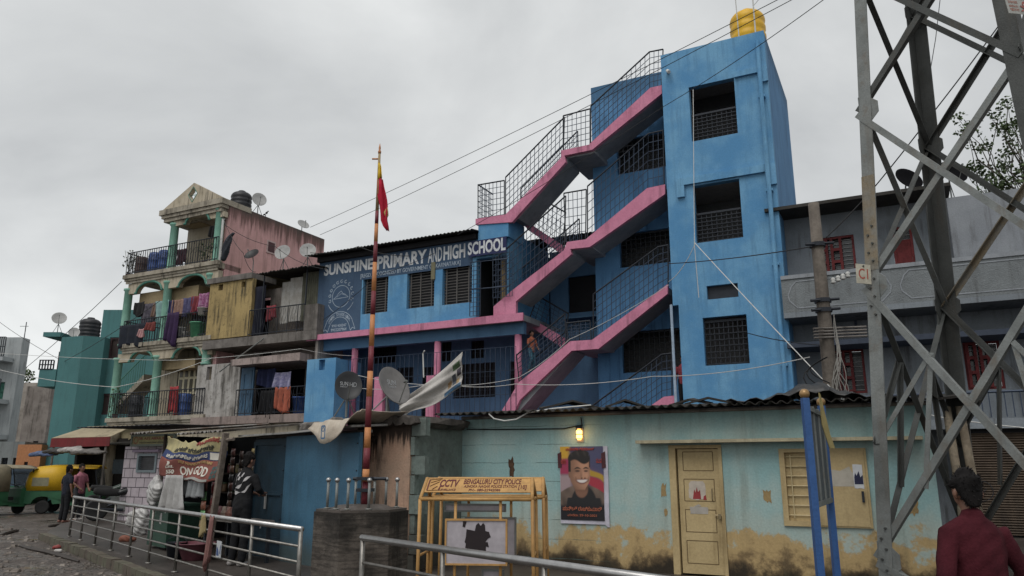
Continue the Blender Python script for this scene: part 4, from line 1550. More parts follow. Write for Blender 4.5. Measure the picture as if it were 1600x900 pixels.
mb.wall(gl - .3, gr_, 0, ztop_g, .9, 1.1, gw + gw2 + [(4.6, 7.0, .15, 2.6)])
mb.box(gl - .3, gl - .1, 1.101, 5.5, 0, ztop_g)
mb.build('house_wall', M['greyblue'], gh)
mb = MB()
xr = ug(1493, 400)[0]
mb.box(xr, gr_, .1, .897, zpt + .05, ztop_g - .25)
mb.build('side_room_wall', wx('pale_grey_wall', '#858b92', '#757b83', .7, 1.2, streak=.4), gh)
mb = MB()
mb.box(gl - .3, ug(1495, 350)[0], -.1, 1.6, ztop_g + .002, ztop_g + .09)
mb.box(gl - .3, gr_, 1.11, 5.5, ztop_g - .3, ztop_g - .15)
mb.build('roof_sheet', M['sheetroof'], gh)
mb = MB()
mb.box(gl, gr_, GN, GN + .12, zpb, zpt)
pp = mb.build('parapet', M['greyrough'], gh)
mb = MB()
mb.box(gl, gr_, GN - .03, GN + .15, zpt + .001, zpt + .1)
def panel(x0, x1):
    r = .22
    pts = [(x0 + r, zpb + .1), (x1 - r, zpb + .1), (x1 - .03, zpb + .3), (x1, zpb + .45), (x1 - .1, zpt - .2), (x1 - r, zpt - .08), (x0 + r, zpt - .08), (x0 + .1, zpt - .2), (x0, zpb + .45), (x0 + .03, zpb + .3), (x0 + r, zpb + .1)]
    strip2d(mb, pts, .028, GN - .012)
pc = ug(1400, 450)[0]
panel(gl + .15, pc - .1)
panel(pc + .1, gr_ - .4)
mb.build('parapet_moulding', wx('moulding_paint', '#8d939a', '#7a8087', .7, 2, streak=.3), pp)
mb = MB()
mb.box(gl, gr_, GN, 5.0, zpb - .14, zpb - .002)
mb.build('floor_slab', M['greyblue'], gh)
mb = MB()
z = GH.pix(1400, 527, .1)[1]
mb.box(gl, gr_, -.15, .898, z - .1, z + .03)
mb.build('canopy', flat('dark_blue_canopy', '#2f3b4e', .7), gh)
for i, hh in enumerate(gw + gw2):
    f = MB()
    f.wall(hh[0] + .003, hh[1] - .003, hh[2] + .003, hh[3] - .003, .92, 1.0, [(hh[0] + .06, hh[1] - .06, hh[2] + .06, hh[3] - .06)])
    fr = f.build('window', M['redwood'], gh)
    g = MB()
    g.box(hh[0] + .06, hh[1] - .06, 1.04, 1.06, hh[2] + .06, hh[3] - .06)
    g.build('pane', M['glass'], fr)
    g = MB()
    w_ = hh[1] - hh[0]
    if i == 1:
        g.box(hh[0] + .062, hh[1] - .062, .95, .98, hh[2] + .062, hh[3] - .35)
    else:
        for q0, q1 in ((.06, .36), (.42, .7)):
            x0, x1 = hh[0] + w_ * q0, hh[0] + w_ * q1
            dz_ = (hh[3] - hh[2] - .1) / 3
            g.wall(x0, x1, hh[2] + .05, hh[3] - .05, .86, .9, [(x0 + .07, x1 - .07, hh[2] + .05 + dz_ * k + .05, hh[2] + .05 + dz_ * (k + 1) - .03) for k in range(3)])
    g.build('shutter', M['redwood'], fr)
    g = MB()
    for k in range(9):
        zz = hh[2] + .1 + (hh[3] - hh[2] - .2) * k / 8
        g.box(hh[0] + .06, hh[1] - .06, 1.005, 1.015, zz - .008, zz + .008)
    g.build('window_bars', flat('pale_bars', (.3, .3, .3), .5), fr)
mb = MB()
x0, x1 = ug(1297, 505, -.5)[0], ug(1338, 505, -.5)[0]
mb.wall(x0, x1, ug(1297, 516)[1], ug(1297, 487)[1], .86, .897, [(x0 + .06, x1 - .06, ug(1297, 514)[1], ug(1297, 489)[1])])
mb.build('vent_frame', M['ironblue'], gh)
mb = MB()       # railing of its ground gallery
zr = GH.pix(1500, 614, .4)[1]
x0 = ug(1310, 640, .4)[0]
for i in range(60):
    x = x0 + (gr_ - x0) * i / 59
    mb.box(x - .01, x + .01, -.41, -.39, 2.75, zr)
mb.tube([(x0, -.4, zr), (gr_, -.4, zr)], .03)
mb.build('railing', M['ironblue'], gh)
mb = MB()
mb.box(x0 - .6, gr_, -.45, .895, 2.5, 2.72)
mb.build('gallery_slab', M['greyblue'], gh)
# rolling shutter shop below
mb = MB()
g = [[], []]
n = 40
rows = []
for j in range(n * 2 + 1):
    zz = .2 + 2.2 * j / (n * 2)
    y = -.3 + (.03 if j % 2 else 0)
    rows.append([(1.2 + .0, y, zz), (4.9, y, zz)])
mb.sheet(rows, .01)
mb.build('rolling_shutter', wx('brown_rolling_shutter', '#5a4a3a', '#43362a', .8, 1.4, streak=.5, rough=.6, metal=.2), gh)
mb = MB()
mb.box(1.1, gr_, -.25, .89, .1, 2.49)
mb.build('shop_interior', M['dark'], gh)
mb = MB()
for k in range(12):
    a = k / 12 * 2 * math.pi
cx, cz = GH.pix(1534, 767, .32)
strip2d(mb, ringpts(.22, 20, 0, 6.28, cx, cz), .012, -.325)
strip2d(mb, [(cx - .12, cz), (cx - .04, cz + .05), (cx + .02, cz - .04), (cx + .1, cz + .05)], .012, -.325)
mb.build('shutter_stencil', M['iron'], gh)
sat_dish('black dish seen from below on the grey house roof, left of the steel leg', on(S, 1417, -1.2, ztop_g + .1, 300), .37, 10, 26, M['dishblack'], .62, ell=1.0)
sat_dish('black dish behind the steel tower at the right of the grey roof', on(S, 1487, -1.2, ztop_g + .1, 300), .37, 10, 26, M['dishblack'], .62, ell=1.0)

# ------------------------------------------------------------------ teal house and the far left street
TF = Front(120, 38.0, 0)
th_ = thing('teal_house', 'plain teal block house with a cantilevered roof slab', 'house', TF.o, 0)
M['teal'] = wx('teal_wall', '#367a7b', '#306f71', .6, .6, streak=.2, bump=.2)
def ut(px, py, n=0): return TF.pix(px, py, n)
xa, xb, xc_ = ut(92, 560)[0], ut(134, 560)[0], ut(160, 560)[0]
zt = ut(110, 527)[1]
zz2 = ut(165, 481)[1]
mb = MB()
mb.slab([(xa, .0), (xb, -.45), (xc_, 0), (xc_ + .1, 6), (xa, 6)], 0, zt)
mb.build('house_wall', M['teal'], th_)
mb = MB()
tw = [(ut(172, 530, -.5)[0], ut(187, 530, -.5)[0], ut(172, 560, -.5)[1], ut(172, 527, -.5)[1]), (ut(157, 620, -.5)[0], ut(172, 620, -.5)[0], ut(157, 648, -.5)[1], ut(157, 615, -.5)[1])]
mb.wall(ut(160, 500, -.5)[0], ut(262, 500, -.5)[0], 0, zz2, .5, .7, tw)
mb.build('house_wall', M['teal'], th_)
for hh in tw:
    mb = MB()
    mb.box(hh[0] + .01, hh[1] - .01, .6, .65, hh[2] + .01, hh[3] - .01)
    w = mb.build('window', flat('dark_red_window', (.03, .018, .016), .6), th_)
    mb = MB()
    mb.wall(hh[0] + .01, hh[1] - .01, hh[2] + .01, hh[3] - .01, .53, .58, [(hh[0] + .1, hh[1] - .1, hh[2] + .1, hh[3] - .1)])
    mb.build('frame', flat('maroon_window_frame', '#3b2226', .7), w)
mb = MB()
mb.box(ut(69, 525)[0], ut(96, 525)[0], -.1, 2, zt + .02, zt + .25)
mb.box(ut(61, 590)[0], xa - .01, -.05, 2.5, ut(60, 604)[1], ut(60, 577)[1])
mb.box(ut(81, 640)[0], xa - .01, .02, 3, 0, ut(60, 604)[1] - .01)
mb.build('side_bay', M['teal'], th_)
mb = MB()
zb_ = ut(60, 577)[1]
mb.box(ut(85, 560)[0], xa - .015, .3, .4, zb_, ut(85, 548)[1])
mb.build('door', flat('dark_maroon_door', '#3a2224', .6), th_)
mb = MB()
mb.grid(ut(62, 570)[0], ut(84, 570)[0], zb_, ut(62, 563)[1], 0.0, 5, 2, .025)
mb.build('railing', M['iron'], th_)
ribbed_tank('water_tank', 'black cylindrical tank on the teal house roof', TF.w(ut(139, 525, -1.5)[0], -1.5, zt), .52, 1.3, M['blacktank'])
ribbed_tank('water_tank', 'second black tank half hidden behind the teal wall', TF.w(ut(158, 525, -.9)[0] - .05, -2.6, zt), .5, 1.6, M['blacktank'])
sat_dish('grey dish on the left corner of the teal roof slab', TF.w(ut(78, 522)[0], -.6, zt + .25), .34, 30, 32, M['dish'], .8)
sat_dish('smaller grey dish behind the teal roof edge', TF.w(ut(105, 522)[0], -.6, zt), .26, 25, 28, M['dish'], .32, arm=False)

def simple_house(name, label, F, x0, x1, y0, depth, z1, mat, wins=(), winmat=None, extras=None, n=0):
    t = thing(name, label, 'house', F.w((x0 + x1) / 2, -y0, 0), -F.a)
    w = (x1 - x0) / 2
    mb = MB()
    mb.wall(-w, w, 0, z1, 0, .2, [(h[0] - (x0 + x1) / 2, h[1] - (x0 + x1) / 2, h[2], h[3]) for h in wins])
    mb.box(-w, w, .45, depth, 0, z1 - .02)
    mb.box(-w, -w + .1, .201, .449, 0, z1 - .01)
    mb.box(w - .1, w, .201, .449, 0, z1 - .01)
    mb.box(-w + .101, w - .101, .201, .449, z1 - .1, z1 - .012)
    mb.build('house_wall', mat, t)
    for h in wins:
        a, b = h[0] - (x0 + x1) / 2, h[1] - (x0 + x1) / 2
        mb = MB()
        mb.box(a, b, .15, .18, h[2], h[3])
        w_ = mb.build('window', winmat or M['glass'], t)
        mb = MB()
        mb.grid(a, b, h[2], h[3], .12, 4, 2, .02)
        mb.build('window_frame', M['greentrim'] if 'white' in label else M['iron'], w_)
    return t
FF = Front(10, 44.0, 0)
def uf(px, py, n=0): return FF.pix(px, py, n)
a, b = uf(-60, 600)[0], uf(25, 600)[0]
M['farwhite'] = wx('far_white_wall', '#a3a9ab', '#8e9698', .6, .8, streak=.4)
wh_ = simple_house('white_house', 'white house with railed balconies at the left edge of the street', FF, a, b, 0, .7, uf(0, 527)[1], M['farwhite'],
                   [(uf(1, 590)[0], uf(9, 590)[0], uf(1, 625)[1], uf(1, 597)[1]), (uf(2, 690)[0], uf(18, 690)[0], uf(1, 720)[1], uf(1, 700)[1])])
mb = MB()
ox = (a + b) / 2
for y in (560, 625, 680):
    z = uf(0, y)[1]
    mb.box(a - ox, uf(22 if y < 600 else 14, y)[0] - ox, -1.0, -.002, z - .25, z)
mb.build('balcony_slab', M['farwhite'], wh_)
mb = MB()
for y, xr in ((560, 22), (625, 14), (680, 12)):
    z = uf(0, y)[1]
    mb.grid(a - ox, uf(xr, y)[0] - ox, z, z + 1.1, -.95, 24, 2, .02)
mb.build('railing', M['iron'], wh_)
mb = MB()
z = uf(0, 527)[1]
mb.tube([(b - ox - .25, .5, z), (b - ox - .25, .5, z + 1.0)], .025)
mb.tube([(b - ox - .6, .5, z + .75), (b - ox - .1, .5, z + .75)], .015)
mb.build('roof_mast', M['iron'], wh_)
FB = Front(45, 52.0, 0)
def ub(px, py, n=0): return FB.pix(px, py, n)
simple_house('beige_house', 'weathered beige house behind the white one', FB, ub(15, 640)[0], ub(55, 640)[0], 0, 6, ub(30, 598)[1], wx('far_beige_wall', '#a0978c', '#847a6f', .8, .9, streak=.7, blotch=.2), [(ub(17, 650)[0], ub(24, 650)[0], ub(17, 655)[1], ub(17, 640)[1])])
simple_house('brown_house', 'brown stained house with a dark roof next to the teal house', FB, ub(52, 640)[0], ub(90, 640)[0], -1, 6, ub(60, 606)[1], wx('far_brown_wall', '#8a8078', '#6e645c', .8, .9, streak=.8, blotch=.2), [(ub(66, 690)[0], ub(74, 690)[0], ub(66, 712)[1], ub(66, 690)[1])])
simple_house('pale_house', 'pale low house with green railings below the beige one', FB, ub(10, 690)[0], ub(62, 690)[0], 3, 5, ub(30, 628, 3)[1], wx('far_pale_wall', '#a0968c', '#8a8076', .7, .5, streak=.4), [(ub(20, 700, 3)[0], ub(30, 700, 3)[0], ub(20, 690, 3)[1], ub(20, 668, 3)[1])])
FC = Front(30, 38.0, 0)
def uc(px, py, n=0): return FC.pix(px, py, n)
simple_house('grey_shop_house', 'grey street-level shop house behind the rickshaws', FC, uc(-40, 700)[0], uc(38, 700)[0], 0, 5, uc(10, 690)[1], wx('far_grey_wall', '#7b8282', '#666d6d', .7, .8, streak=.4), [(uc(2, 720)[0], uc(12, 720)[0], .4, 2.1), (uc(20, 720)[0], uc(30, 720)[0], .4, 2.1)])
t = simple_house('orange_stall', 'bright orange shutters of a small stall beside the teal house', FC, uc(35, 720)[0], uc(72, 720)[0], -.5, 2, uc(50, 695)[1], flat('orange_shutter_paint', '#b06a22', .6), [(uc(48, 720)[0], uc(54, 720)[0], .4, 1.9)])
t = thing('roof_shrub', 'green shrub growing on the beige house roof', 'plant', FB.w(ub(27, 600)[0], .1, ub(30, 598)[1]))
mb = MB()
leafy(mb, (0, .5, .5), (.9, .5, .6), 260, .22)
mb.build('foliage', M['leaf'], t)
mb = MB()
mb.tube([(0, .5, 0), (.1, .5, .8)], .04)
mb.build('stem', M['leafdry'], t)
# ------------------------------------------------------------------ low cyan building in front of the school
W = Front(1090, 11.4, 27)
cy = thing('cyan_building', 'low cyan plastered building with cream door, peeling ochre base and sheet roof', 'building', W.o, RZ)
M['cyan'] = wx('peeling_shaded_cyan_wall', '#7fb0b1', '#a2b5ac', .8, 1.0, streak=.3, blotch=.05, grime=(.12, .11, .07), bump=.14, fine=34,
               zones=((1.25, .75, '#a3b0a4', .7, 1.2), (.76, .6, '#b8923e', .9, 1.9, .5), (.52, .3, '#6a5230', .8, 1.5), (.42, .2, '#2a241b', .95, .8), (2.1, 2.5, '#5c8a8c', .75, .3)), courses=(.29, -2.0, -1.2, '#46605c'))  # last zone paints the eave's shade into the wall top; the others peel
cl, cr = -4.0, 3.05
door_h = (-.42, .36, .15, 1.97)
win_h = (1.15, 2.26, .87, 1.9)
mb = MB()
mb.wall(cl, cr, .1, 2.5, 0, .2, [door_h, win_h])
mb.box(cr - .2, cr, .201, 3.0, .1, 2.5)
mb.build('front_wall', M['cyan'], cy)
mb = MB()
rnd = random.Random(3)
corrugated(mb, cl - .35, cr + .12, -.36, 2.52, 3.0, 2.72, .14, .022, .01, .05)
mb.build('sheet_roof', M['sheetroof'], cy)
mb = MB()
mb.tube([(cl, -.02, 2.47), (cr, -.02, 2.47)], .03)
mb.build('eave_beam', M['concrete'], cy)
mb = MB()
mb.box(cl + .2, cr - .21, 1.0, 1.1, .1, 2.5)
mb.build('dark_room', M['dark'], cy)
mb = MB()
mb.box(-.86, 2.95, -.22, -.001, 1.995, 2.04)
mb.build('lintel', wx('cream_lintel', '#b3a67f', '#8f8464', .7, 3, streak=.5), cy)
M['doorcream'] = wx('cream_door_paint', '#bda263', '#ab9052', .7, 2.0, streak=.45, blotch=.06, grime=(.12, .08, .03), bump=.12, rough=.6)
d = MB()
x0, x1, z0, z1 = door_h
d.wall(x0 + .12, x1 - .06, z0 + .02, z1 - .06, .03, .07)
dr = d.build('door', M['doorcream'], cy)
d = MB()
d.wall(x0 + .002, x1 - .002, z0 + .002, z1 - .002, -.02, .1, [(x0 + .1, x1 - .05, z0 + .002, z1 - .05)])
d.build('door_frame', M['doorcream'], dr)
d = MB()
zs = [z0 + .1 + i * .43 for i in range(5)]
for i in range(4):
    a0, a1 = z0 + .16 + i * .43, z0 + .16 + i * .43 + .31
    a1 = min(a1, z1 - .1)
    strip2d(d, [(x0 + .2, a0), (x1 - .14, a0), (x1 - .14, a1), (x0 + .2, a1), (x0 + .2, a0)], .012, .0285)
d.build('panel_groove', flat('dark_panel_groove', '#6b5528', .8), dr)
d = MB()
d.tube([(x1 - .15, 0, .98), (x1 - .02, 0, .98)], .01)
d.box(x1 - .1, x1 - .06, -.012, .01, .93, 1.0)
d.tube([(x1 - .17, .01, 1.18), (x1 - .17, -.015, 1.2), (x1 - .17, -.015, 1.34), (x1 - .17, .01, 1.36)], .008)
d.build('bolt', flat('worn_brass', (.25, .2, .12), .4, .7), dr)
d = MB()
zz = z0 + .16 + 2 * .43
rndp = random.Random(11)
def torn(cx, cz, w, h, n=18, j=.15, rnd=rndp):
    pts = []
    for k in range(n):
        a = 2 * math.pi * k / n
        c, s_ = math.cos(a), math.sin(a)
        m = max(abs(c), abs(s_))
        q = 1 - rnd.uniform(0, j)
        pts.append((cx + w / 2 * c / m * q, cz + h / 2 * s_ / m * q))
    return pts
d.prism(torn(-.03, 1.32, .26, .28, 20, .12), .0265, .0275)
pst = d.build('torn_paper', flat('old_paper', '#b9ab9a', .8), dr)
d = MB()
d.prism([(-.1, 1.2), (.02, 1.2), (.01, 1.33), (-.02, 1.3), (-.035, 1.37), (-.055, 1.29), (-.075, 1.34)], .025, .0262)
d.prism([(.05, 1.19), (.1, 1.19), (.09, 1.26), (.06, 1.24)], .025, .0262)
d.build('red_print', flat('red_print', '#9c1f26', .7), pst)
d = MB()
d.prism(torn(-.02, 1.04, .27, .1, 16, .1), .0265, .0275)
d.prism([(-.1, 1.09), (-.02, 1.13), (.02, 1.1), (-.04, 1.09)], .0262, .0264)
d.build('torn_paper', flat('pale_torn_paper', '#a59d92', .8), dr)
# shuttered window of two leaves
d = MB()
x0, x1, z0, z1 = win_h
d.wall(x0, x1, z0, z1, -.03, .1, [(x0 + .07, x1 - .03, z0 + .07, z1 - .05)])
wn = d.build('window', M['doorcream'], cy)
d = MB()
xm = x0 + .47
d.box(x0 + .071, xm, .04, .07, z0 + .071, z1 - .051)
d.box(xm + .002, x1 - .031, -.04, -.01, z0 + .02, z1 - .02)
d.build('shutter', M['doorcream'], wn)
d = MB()
for k in range(7):
    z = z0 + .14 + (z1 - z0 - .25) * k / 6
    d.tube([(x0 + .07, .02, z), (xm, .02, z)], .008, 5)
d.tube([(x0 + .14, .015, z0 + .1), (x0 + .14, .015, z1 - .08)], .009, 5)
d.build('window_bars', flat('cream_bar', '#c4af74', .5), wn)
d = MB()
d.prism([(xm + .02, 1.4), (xm + .48, 1.4), (xm + .52, 1.6), (xm + .45, 1.58), (xm + .42, 1.66), (xm + .3, 1.6), (xm + .2, 1.62), (xm + .1, 1.55), (xm + .03, 1.57)], -.042, -.0405)
d.build('paper_scrap', flat('scraped_paper', '#a8a090', .8), wn)
d = MB()
d.prism(torn(xm + .52, 1.53, .12, .32, 16, .06), -.0445, -.0425)
d.build('notice', flat('white_notice', '#bfc2c6', .7), wn)
d = MB()
d.prism([(xm + .47, 1.43), (xm + .575, 1.43), (xm + .575, 1.55), (xm + .545, 1.52), (xm + .53, 1.6), (xm + .5, 1.54), (xm + .485, 1.58), (xm + .47, 1.52)], -.0465, -.045)
d.build('notice_print', flat('navy_print', '#20264a', .7), wn)
d = MB()
d.box(x1 - .1, x1 - .07, -.07, -.041, 1.2, 1.34)
d.build('handle', M['iron'], wn)
# plaster hole by the corner
d = MB()
d.prism(torn(-3.05, 1.66, .13, .34, 18, .5), -.004, -.0005)
d.build('plaster_scar', wx('bare_brick_scar', '#5e4026', '#33241a', .8, 9, streak=0), cy)
d = MB()
for (cx, cz, w_, h_) in ((.95, 1.25, .12, .2), (-.52, 1.32, .09, .22), (2.75, 1.15, .16, .26), (2.35, .78, .2, .12), (-.5, 1.0, .06, .12)):
    d.prism(torn(cx, cz, w_, h_, 16, .45), -.003, -.0005)
d.build('peeled_patch', wx('bare_ochre_plaster', '#a08342', '#8a6e38', .7, 6, streak=0), cy)

# bulkhead lamp, lit
lp = W.pix(907, 679, 0)
lamp = thing('bulkhead_lamp', 'small lit bulkhead lamp on the cyan wall above the portrait poster', 'lamp', W.w(lp[0], 0, lp[1]), RZ)
mb = MB()
mb.box(-.055, .055, -.015, -.001, -.12, .12)
mb.build('back_plate', M['dish'], lamp)
mb = MB()
mb.lathe([(.03, -.085), (.045, -.05), (.045, .05), (.03, .085), (.008, .095)], (0, -.055, 0), 14)
mb.build('glass_cover', flat('glowing_lamp_glass', (1.0, .5, .13), .3, emit=3.2), lamp, True)
mb = MB()
for z in (-.07, 0, .07): mb.tube([(.055 * math.cos(a), -.055 + .055 * math.sin(a), z) for a in [math.pi + k * math.pi / 8 for k in range(9)]], .006, 4)
mb.lathe([(.052, .085), (.055, .115), (.02, .13)], (0, -.055, 0), 14)
mb.build('guard', M['iron'], lamp)
pl_ = bpy.data.lights.new('lamp_light', 'POINT')
pl_.energy = 1.0
pl_.color = (1, .6, .25)
pl_.shadow_soft_size = .08
po = bpy.data.objects.new('lamp_light', pl_)
COL.objects.link(po)
po.parent = lamp
po.location = (0, -.2, -.02)
mb = MB()
mb.tube([W.w(-3.9, .02, 2.28), W.w(-3, .02, 2.26), W.w(-2.1, .02, 2.25), W.w(-1.78, .025, 2.3)], .009, 5)
mb.tube([W.w(-1.8, .04, 2.42), W.w(-1.78, .05, 2.3), W.w(-1.8, .05, 2.27)], .011, 5)
tag(mb.build('lamp_cable', M['cable']), 'thin dark cable running along the cyan wall to the lit lamp', 'cable')

# portrait poster
q = rect(875, 698, 945, 814, .03, W)
ps = thing('portrait_poster', 'tall printed poster of a smiling dark haired man with orange script', 'poster', W.w((q[0] + q[1]) / 2, .03, q[2]), RZ)
pw, ph = (q[1] - q[0]), q[3] - q[2]
def fp(pts): return [(x * pw - pw / 2, z * ph) for x, z in pts]
LAY = [0]
def layer(name, pts, mat, parent):
    LAY[0] += 1
    y = -.0016 * LAY[0]
    mb = MB()
    mb.prism(fp(pts), y - .0012, y)
    return mb.build(name, mat, parent)
mb = MB()
g = []
for j in range(9):
    z = -.05 * ph + 1.05 * ph * j / 8
    g.append([(x * pw, .009 + .005 * math.sin(j * 1.3 + x * 4), z - (.035 if x > .5 and j == 0 else 0)) for x in (-.51, 0, .5, .56, .6)])
mb.sheet(g, .003)
pbk = mb.build('paper_backing', flat('white_flex_paper', '#b8b4c4', .6), ps)
def portrait(x, z):
    """the printed picture: colour at (x, z) of the sheet, both 0..1"""
    def ss(a, b, v):
        t_ = min(1, max(0, (v - a) / (b - a)))
        return t_ * t_ * (3 - 2 * t_)
    def mixc(c, d, k): return [p + (q - p) * k for p, q in zip(c, d)]
    def el(cx, cz, rx, rz, soft=.12):
        return 1 - ss(1 - soft, 1 + soft, math.hypot((x - cx) / rx, (z - cz) / rz))
    wob = .03 * math.sin(x * 9 + z * 4) + .02 * math.sin(z * 17 - x * 5)
    c = [.065, .05, .10]
    c = mixc(c, [.13, .08, .16], ss(.3, 1, x + wob) * .6)
    c = mixc(c, [.50, .30, .03], (1 - ss(.12, .3, x + wob * 2)) * ss(.78, .84, z + wob))
    c = mixc(c, [.30, .03, .08], (1 - ss(.2, .32, x + wob)) * ss(.58, .64, z) * (1 - ss(.8, .86, z)))
    c = mixc(c, [.32, .24, .25], (1 - ss(.2, .34, x)) * ss(.36, .42, z + wob) * (1 - ss(.58, .64, z)))
    d = z - (.95 - .52 * x) + wob
    c = mixc(c, [.38, .24, .03], ss(.5, .6, x) * (1 - ss(.03, .06, abs(d - .08))))
    c = mixc(c, [.33, .03, .05], ss(.5, .6, x) * (1 - ss(.05, .09, abs(d + .04))))
    c = mixc(c, [.05, .06, .13], ss(.45, .6, x) * ss(.12, .2, d) * .8)
    # jacket, tee, neck
    sh = .36 + .12 * (1 - ((x - .5) / .52) ** 2)
    fold = .75 + .35 * math.sin(x * 23 + z * 11) * math.sin(z * 9)
    c = mixc(c, [v * fold for v in (.17, .12, .095)], 1 - ss(sh - .012, sh + .012, z))
    tee = 1 - ss(.95, 1.05, math.hypot((x - .54) / (.3 + .1 * (z < .3)), (z - .2) / .265))
    c = mixc(c, [.014, .014, .016], tee)
    neck = el(.49, .42, .15, .12)
    c = mixc(c, [.20, .10, .065], neck)
    c = mixc(c, [.09, .04, .026], neck * ss(.36, .46, z) * (1 - ss(.55, .75, x)))
    c = mixc(c, [.21, .105, .07], el(.225, .615, .035, .05))
    # face: long oval narrowing to the chin
    w_ = .235 * (1 - .55 * (1 - ss(.38, .6, z)) ** 1.6)
    face = (1 - ss(.93, 1.05, abs(x - .46) / max(.02, w_))) * ss(.395, .42, z) * (1 - ss(.82, .86, z))
    lit = .62 + .55 * ss(.22, .62, x) - .35 * ss(.6, .72, x)
    lit += .16 * math.exp(-((x - .5) / .1) ** 2 - ((z - .74) / .06) ** 2)
    lit += .22 * (math.exp(-((x - .36) / .06) ** 2 - ((z - .6) / .035) ** 2) + math.exp(-((x - .62) / .05) ** 2 - ((z - .605) / .035) ** 2))
    lit += .2 * math.exp(-((x - .54) / .022) ** 2 - ((z - .615) / .06) ** 2)
    lit -= .3 * math.exp(-((x - .49) / .02) ** 2 - ((z - .6) / .05) ** 2)
    lit -= .34 * (math.exp(-((x - .405) / .065) ** 2 - ((z - .665) / .022) ** 2) + math.exp(-((x - .6) / .055) ** 2 - ((z - .668) / .022) ** 2))
    lit -= .28 * (math.exp(-((x - .37 + .3 * (z - .55)) / .014) ** 2) + math.exp(-((x - .655 - .2 * (z - .55)) / .014) ** 2)) * ss(.5, .53, z) * (1 - ss(.57, .6, z))
    lit -= .22 * (1 - ss(.40, .5, z))
    c = mixc(c, [.36 * lit, .19 * lit, .12 * lit], face)
    for ex, ew in ((.405, .075), (.6, .062)):
        c = mixc(c, [.02, .013, .011], el(ex, .697 + .01 * math.cos((x - ex) * 30), ew, .011, .5) * face)
        c = mixc(c, [.03, .018, .015], el(ex, .662, ew * .72, .010, .5) * face)
    for nx in (.5, .575): c = mixc(c, [.07, .03, .02], el(nx, .565, .02, .009, .5))
    my = .53 - .5 * (x - .5) * (x - .5) * -2.2
    c = mixc(c, [.16, .06, .05], el(.51, my - .012, .14, .034, .3))
    c = mixc(c, [.68, .63, .6], el(.51, my - .008, .115, .02, .3))
    hr_ = el(.44, .83, .255, .115, .06)
    top_ = el(.48, .90, .2, .05, .1)
    fore = ss(.775, .80, z + .03 * math.sin(x * 14))
    side = (1 - ss(.235, .262, x)) * ss(.64, .66, z) * ss(.18, .2, x)
    sideR = ss(.665, .685, x) * (1 - ss(.69, .71, x)) * ss(.7, .72, z) * (1 - ss(.86, .9, z))
    gl = .012 + .02 * max(0, math.sin(x * 40 + z * 25)) * ss(.84, .9, z)
    hair_k = min(1, max(hr_ * fore, top_, side * (z < .86), sideR))
    c = mixc(c, [gl, gl * .85, gl * .8], hair_k)
    c = mixc(c, [.012, .011, .014], 1 - ss(.18, .235, z + .4 * wob))
    return c
NX_, NZ_ = 84, 132
vts = [((i / NX_ - .5) * pw, -.0022, j / NZ_ * ph) for j in range(NZ_ + 1) for i in range(NX_ + 1)]
fcs = [(j * (NX_ + 1) + i, j * (NX_ + 1) + i + 1, (j + 1) * (NX_ + 1) + i + 1, (j + 1) * (NX_ + 1) + i) for j in range(NZ_) for i in range(NX_)]
pme = bpy.data.meshes.new('print')
pme.from_pydata(vts, [], fcs)
ca = pme.color_attributes.new('Print', 'FLOAT_COLOR', 'POINT')
for k_, v_ in enumerate(vts): ca.data[k_].color = (*portrait(v_[0] / pw + .5, v_[2] / ph), 1)
pmat, N_, L_, P_b = _new('poster_print_ink')
an = N_.new('ShaderNodeAttribute')
an.attribute_name = 'Print'
L_.new(an.outputs['Color'], P_b.inputs['Base Color'])
P_b.inputs['Roughness'].default_value = .45
pme.materials.append(pmat)
pob = bpy.data.objects.new('print', pme)
COL.objects.link(pob)
pob.parent = ps
PM = lambda n, c: flat('poster_' + n, c, .5, var=.2)
LAY[0] = 2
for k, x in enumerate((-.05, .97)):
    layer('tape', [(x, .7), (x + .09, .71), (x + .08, .93), (x - .01, .9)], PM('tape', '#4d1a22'), ps)
M['orange'] = flat('orange_script', '#b3572e', .6)
M['redscript'] = flat('red_script', '#a82f24', .6)
try:
    lettering(ps, 'ಪುನೀತ್ ರಾಜ್‌ಕುಮಾರ್', M['orange'], -.45 * pw, .45 * pw, .125 * ph, .185 * ph, -.0016 * (LAY[0] + 2), .003, .02)
    lettering(ps, 'ಭಾವಪೂರ್ಣ ಶ್ರದ್ಧಾಂಜಲಿ', M['redscript'], -.36 * pw, .3 * pw, .94 * ph, .985 * ph, -.0016 * (LAY[0] + 2), .003, .02)
    lettering(ps, 'ಅಪ್ಪು', M['redscript'], -.48 * pw, -.36 * pw, .76 * ph, .83 * ph, -.0016 * (LAY[0] + 2), .003, .02)
    lettering(ps, 'ನಮನ', M['redscript'], .34 * pw, .47 * pw, .77 * ph, .84 * ph, -.0016 * (LAY[0] + 2), .003, .02)
except Exception as e:
    print('script', e)
lettering(ps, 'ಮರಣ: 29-10-2021', M['orange'], -.34 * pw, .33 * pw, .05 * ph, .085 * ph, -.0016 * (LAY[0] + 2), .003, .015)

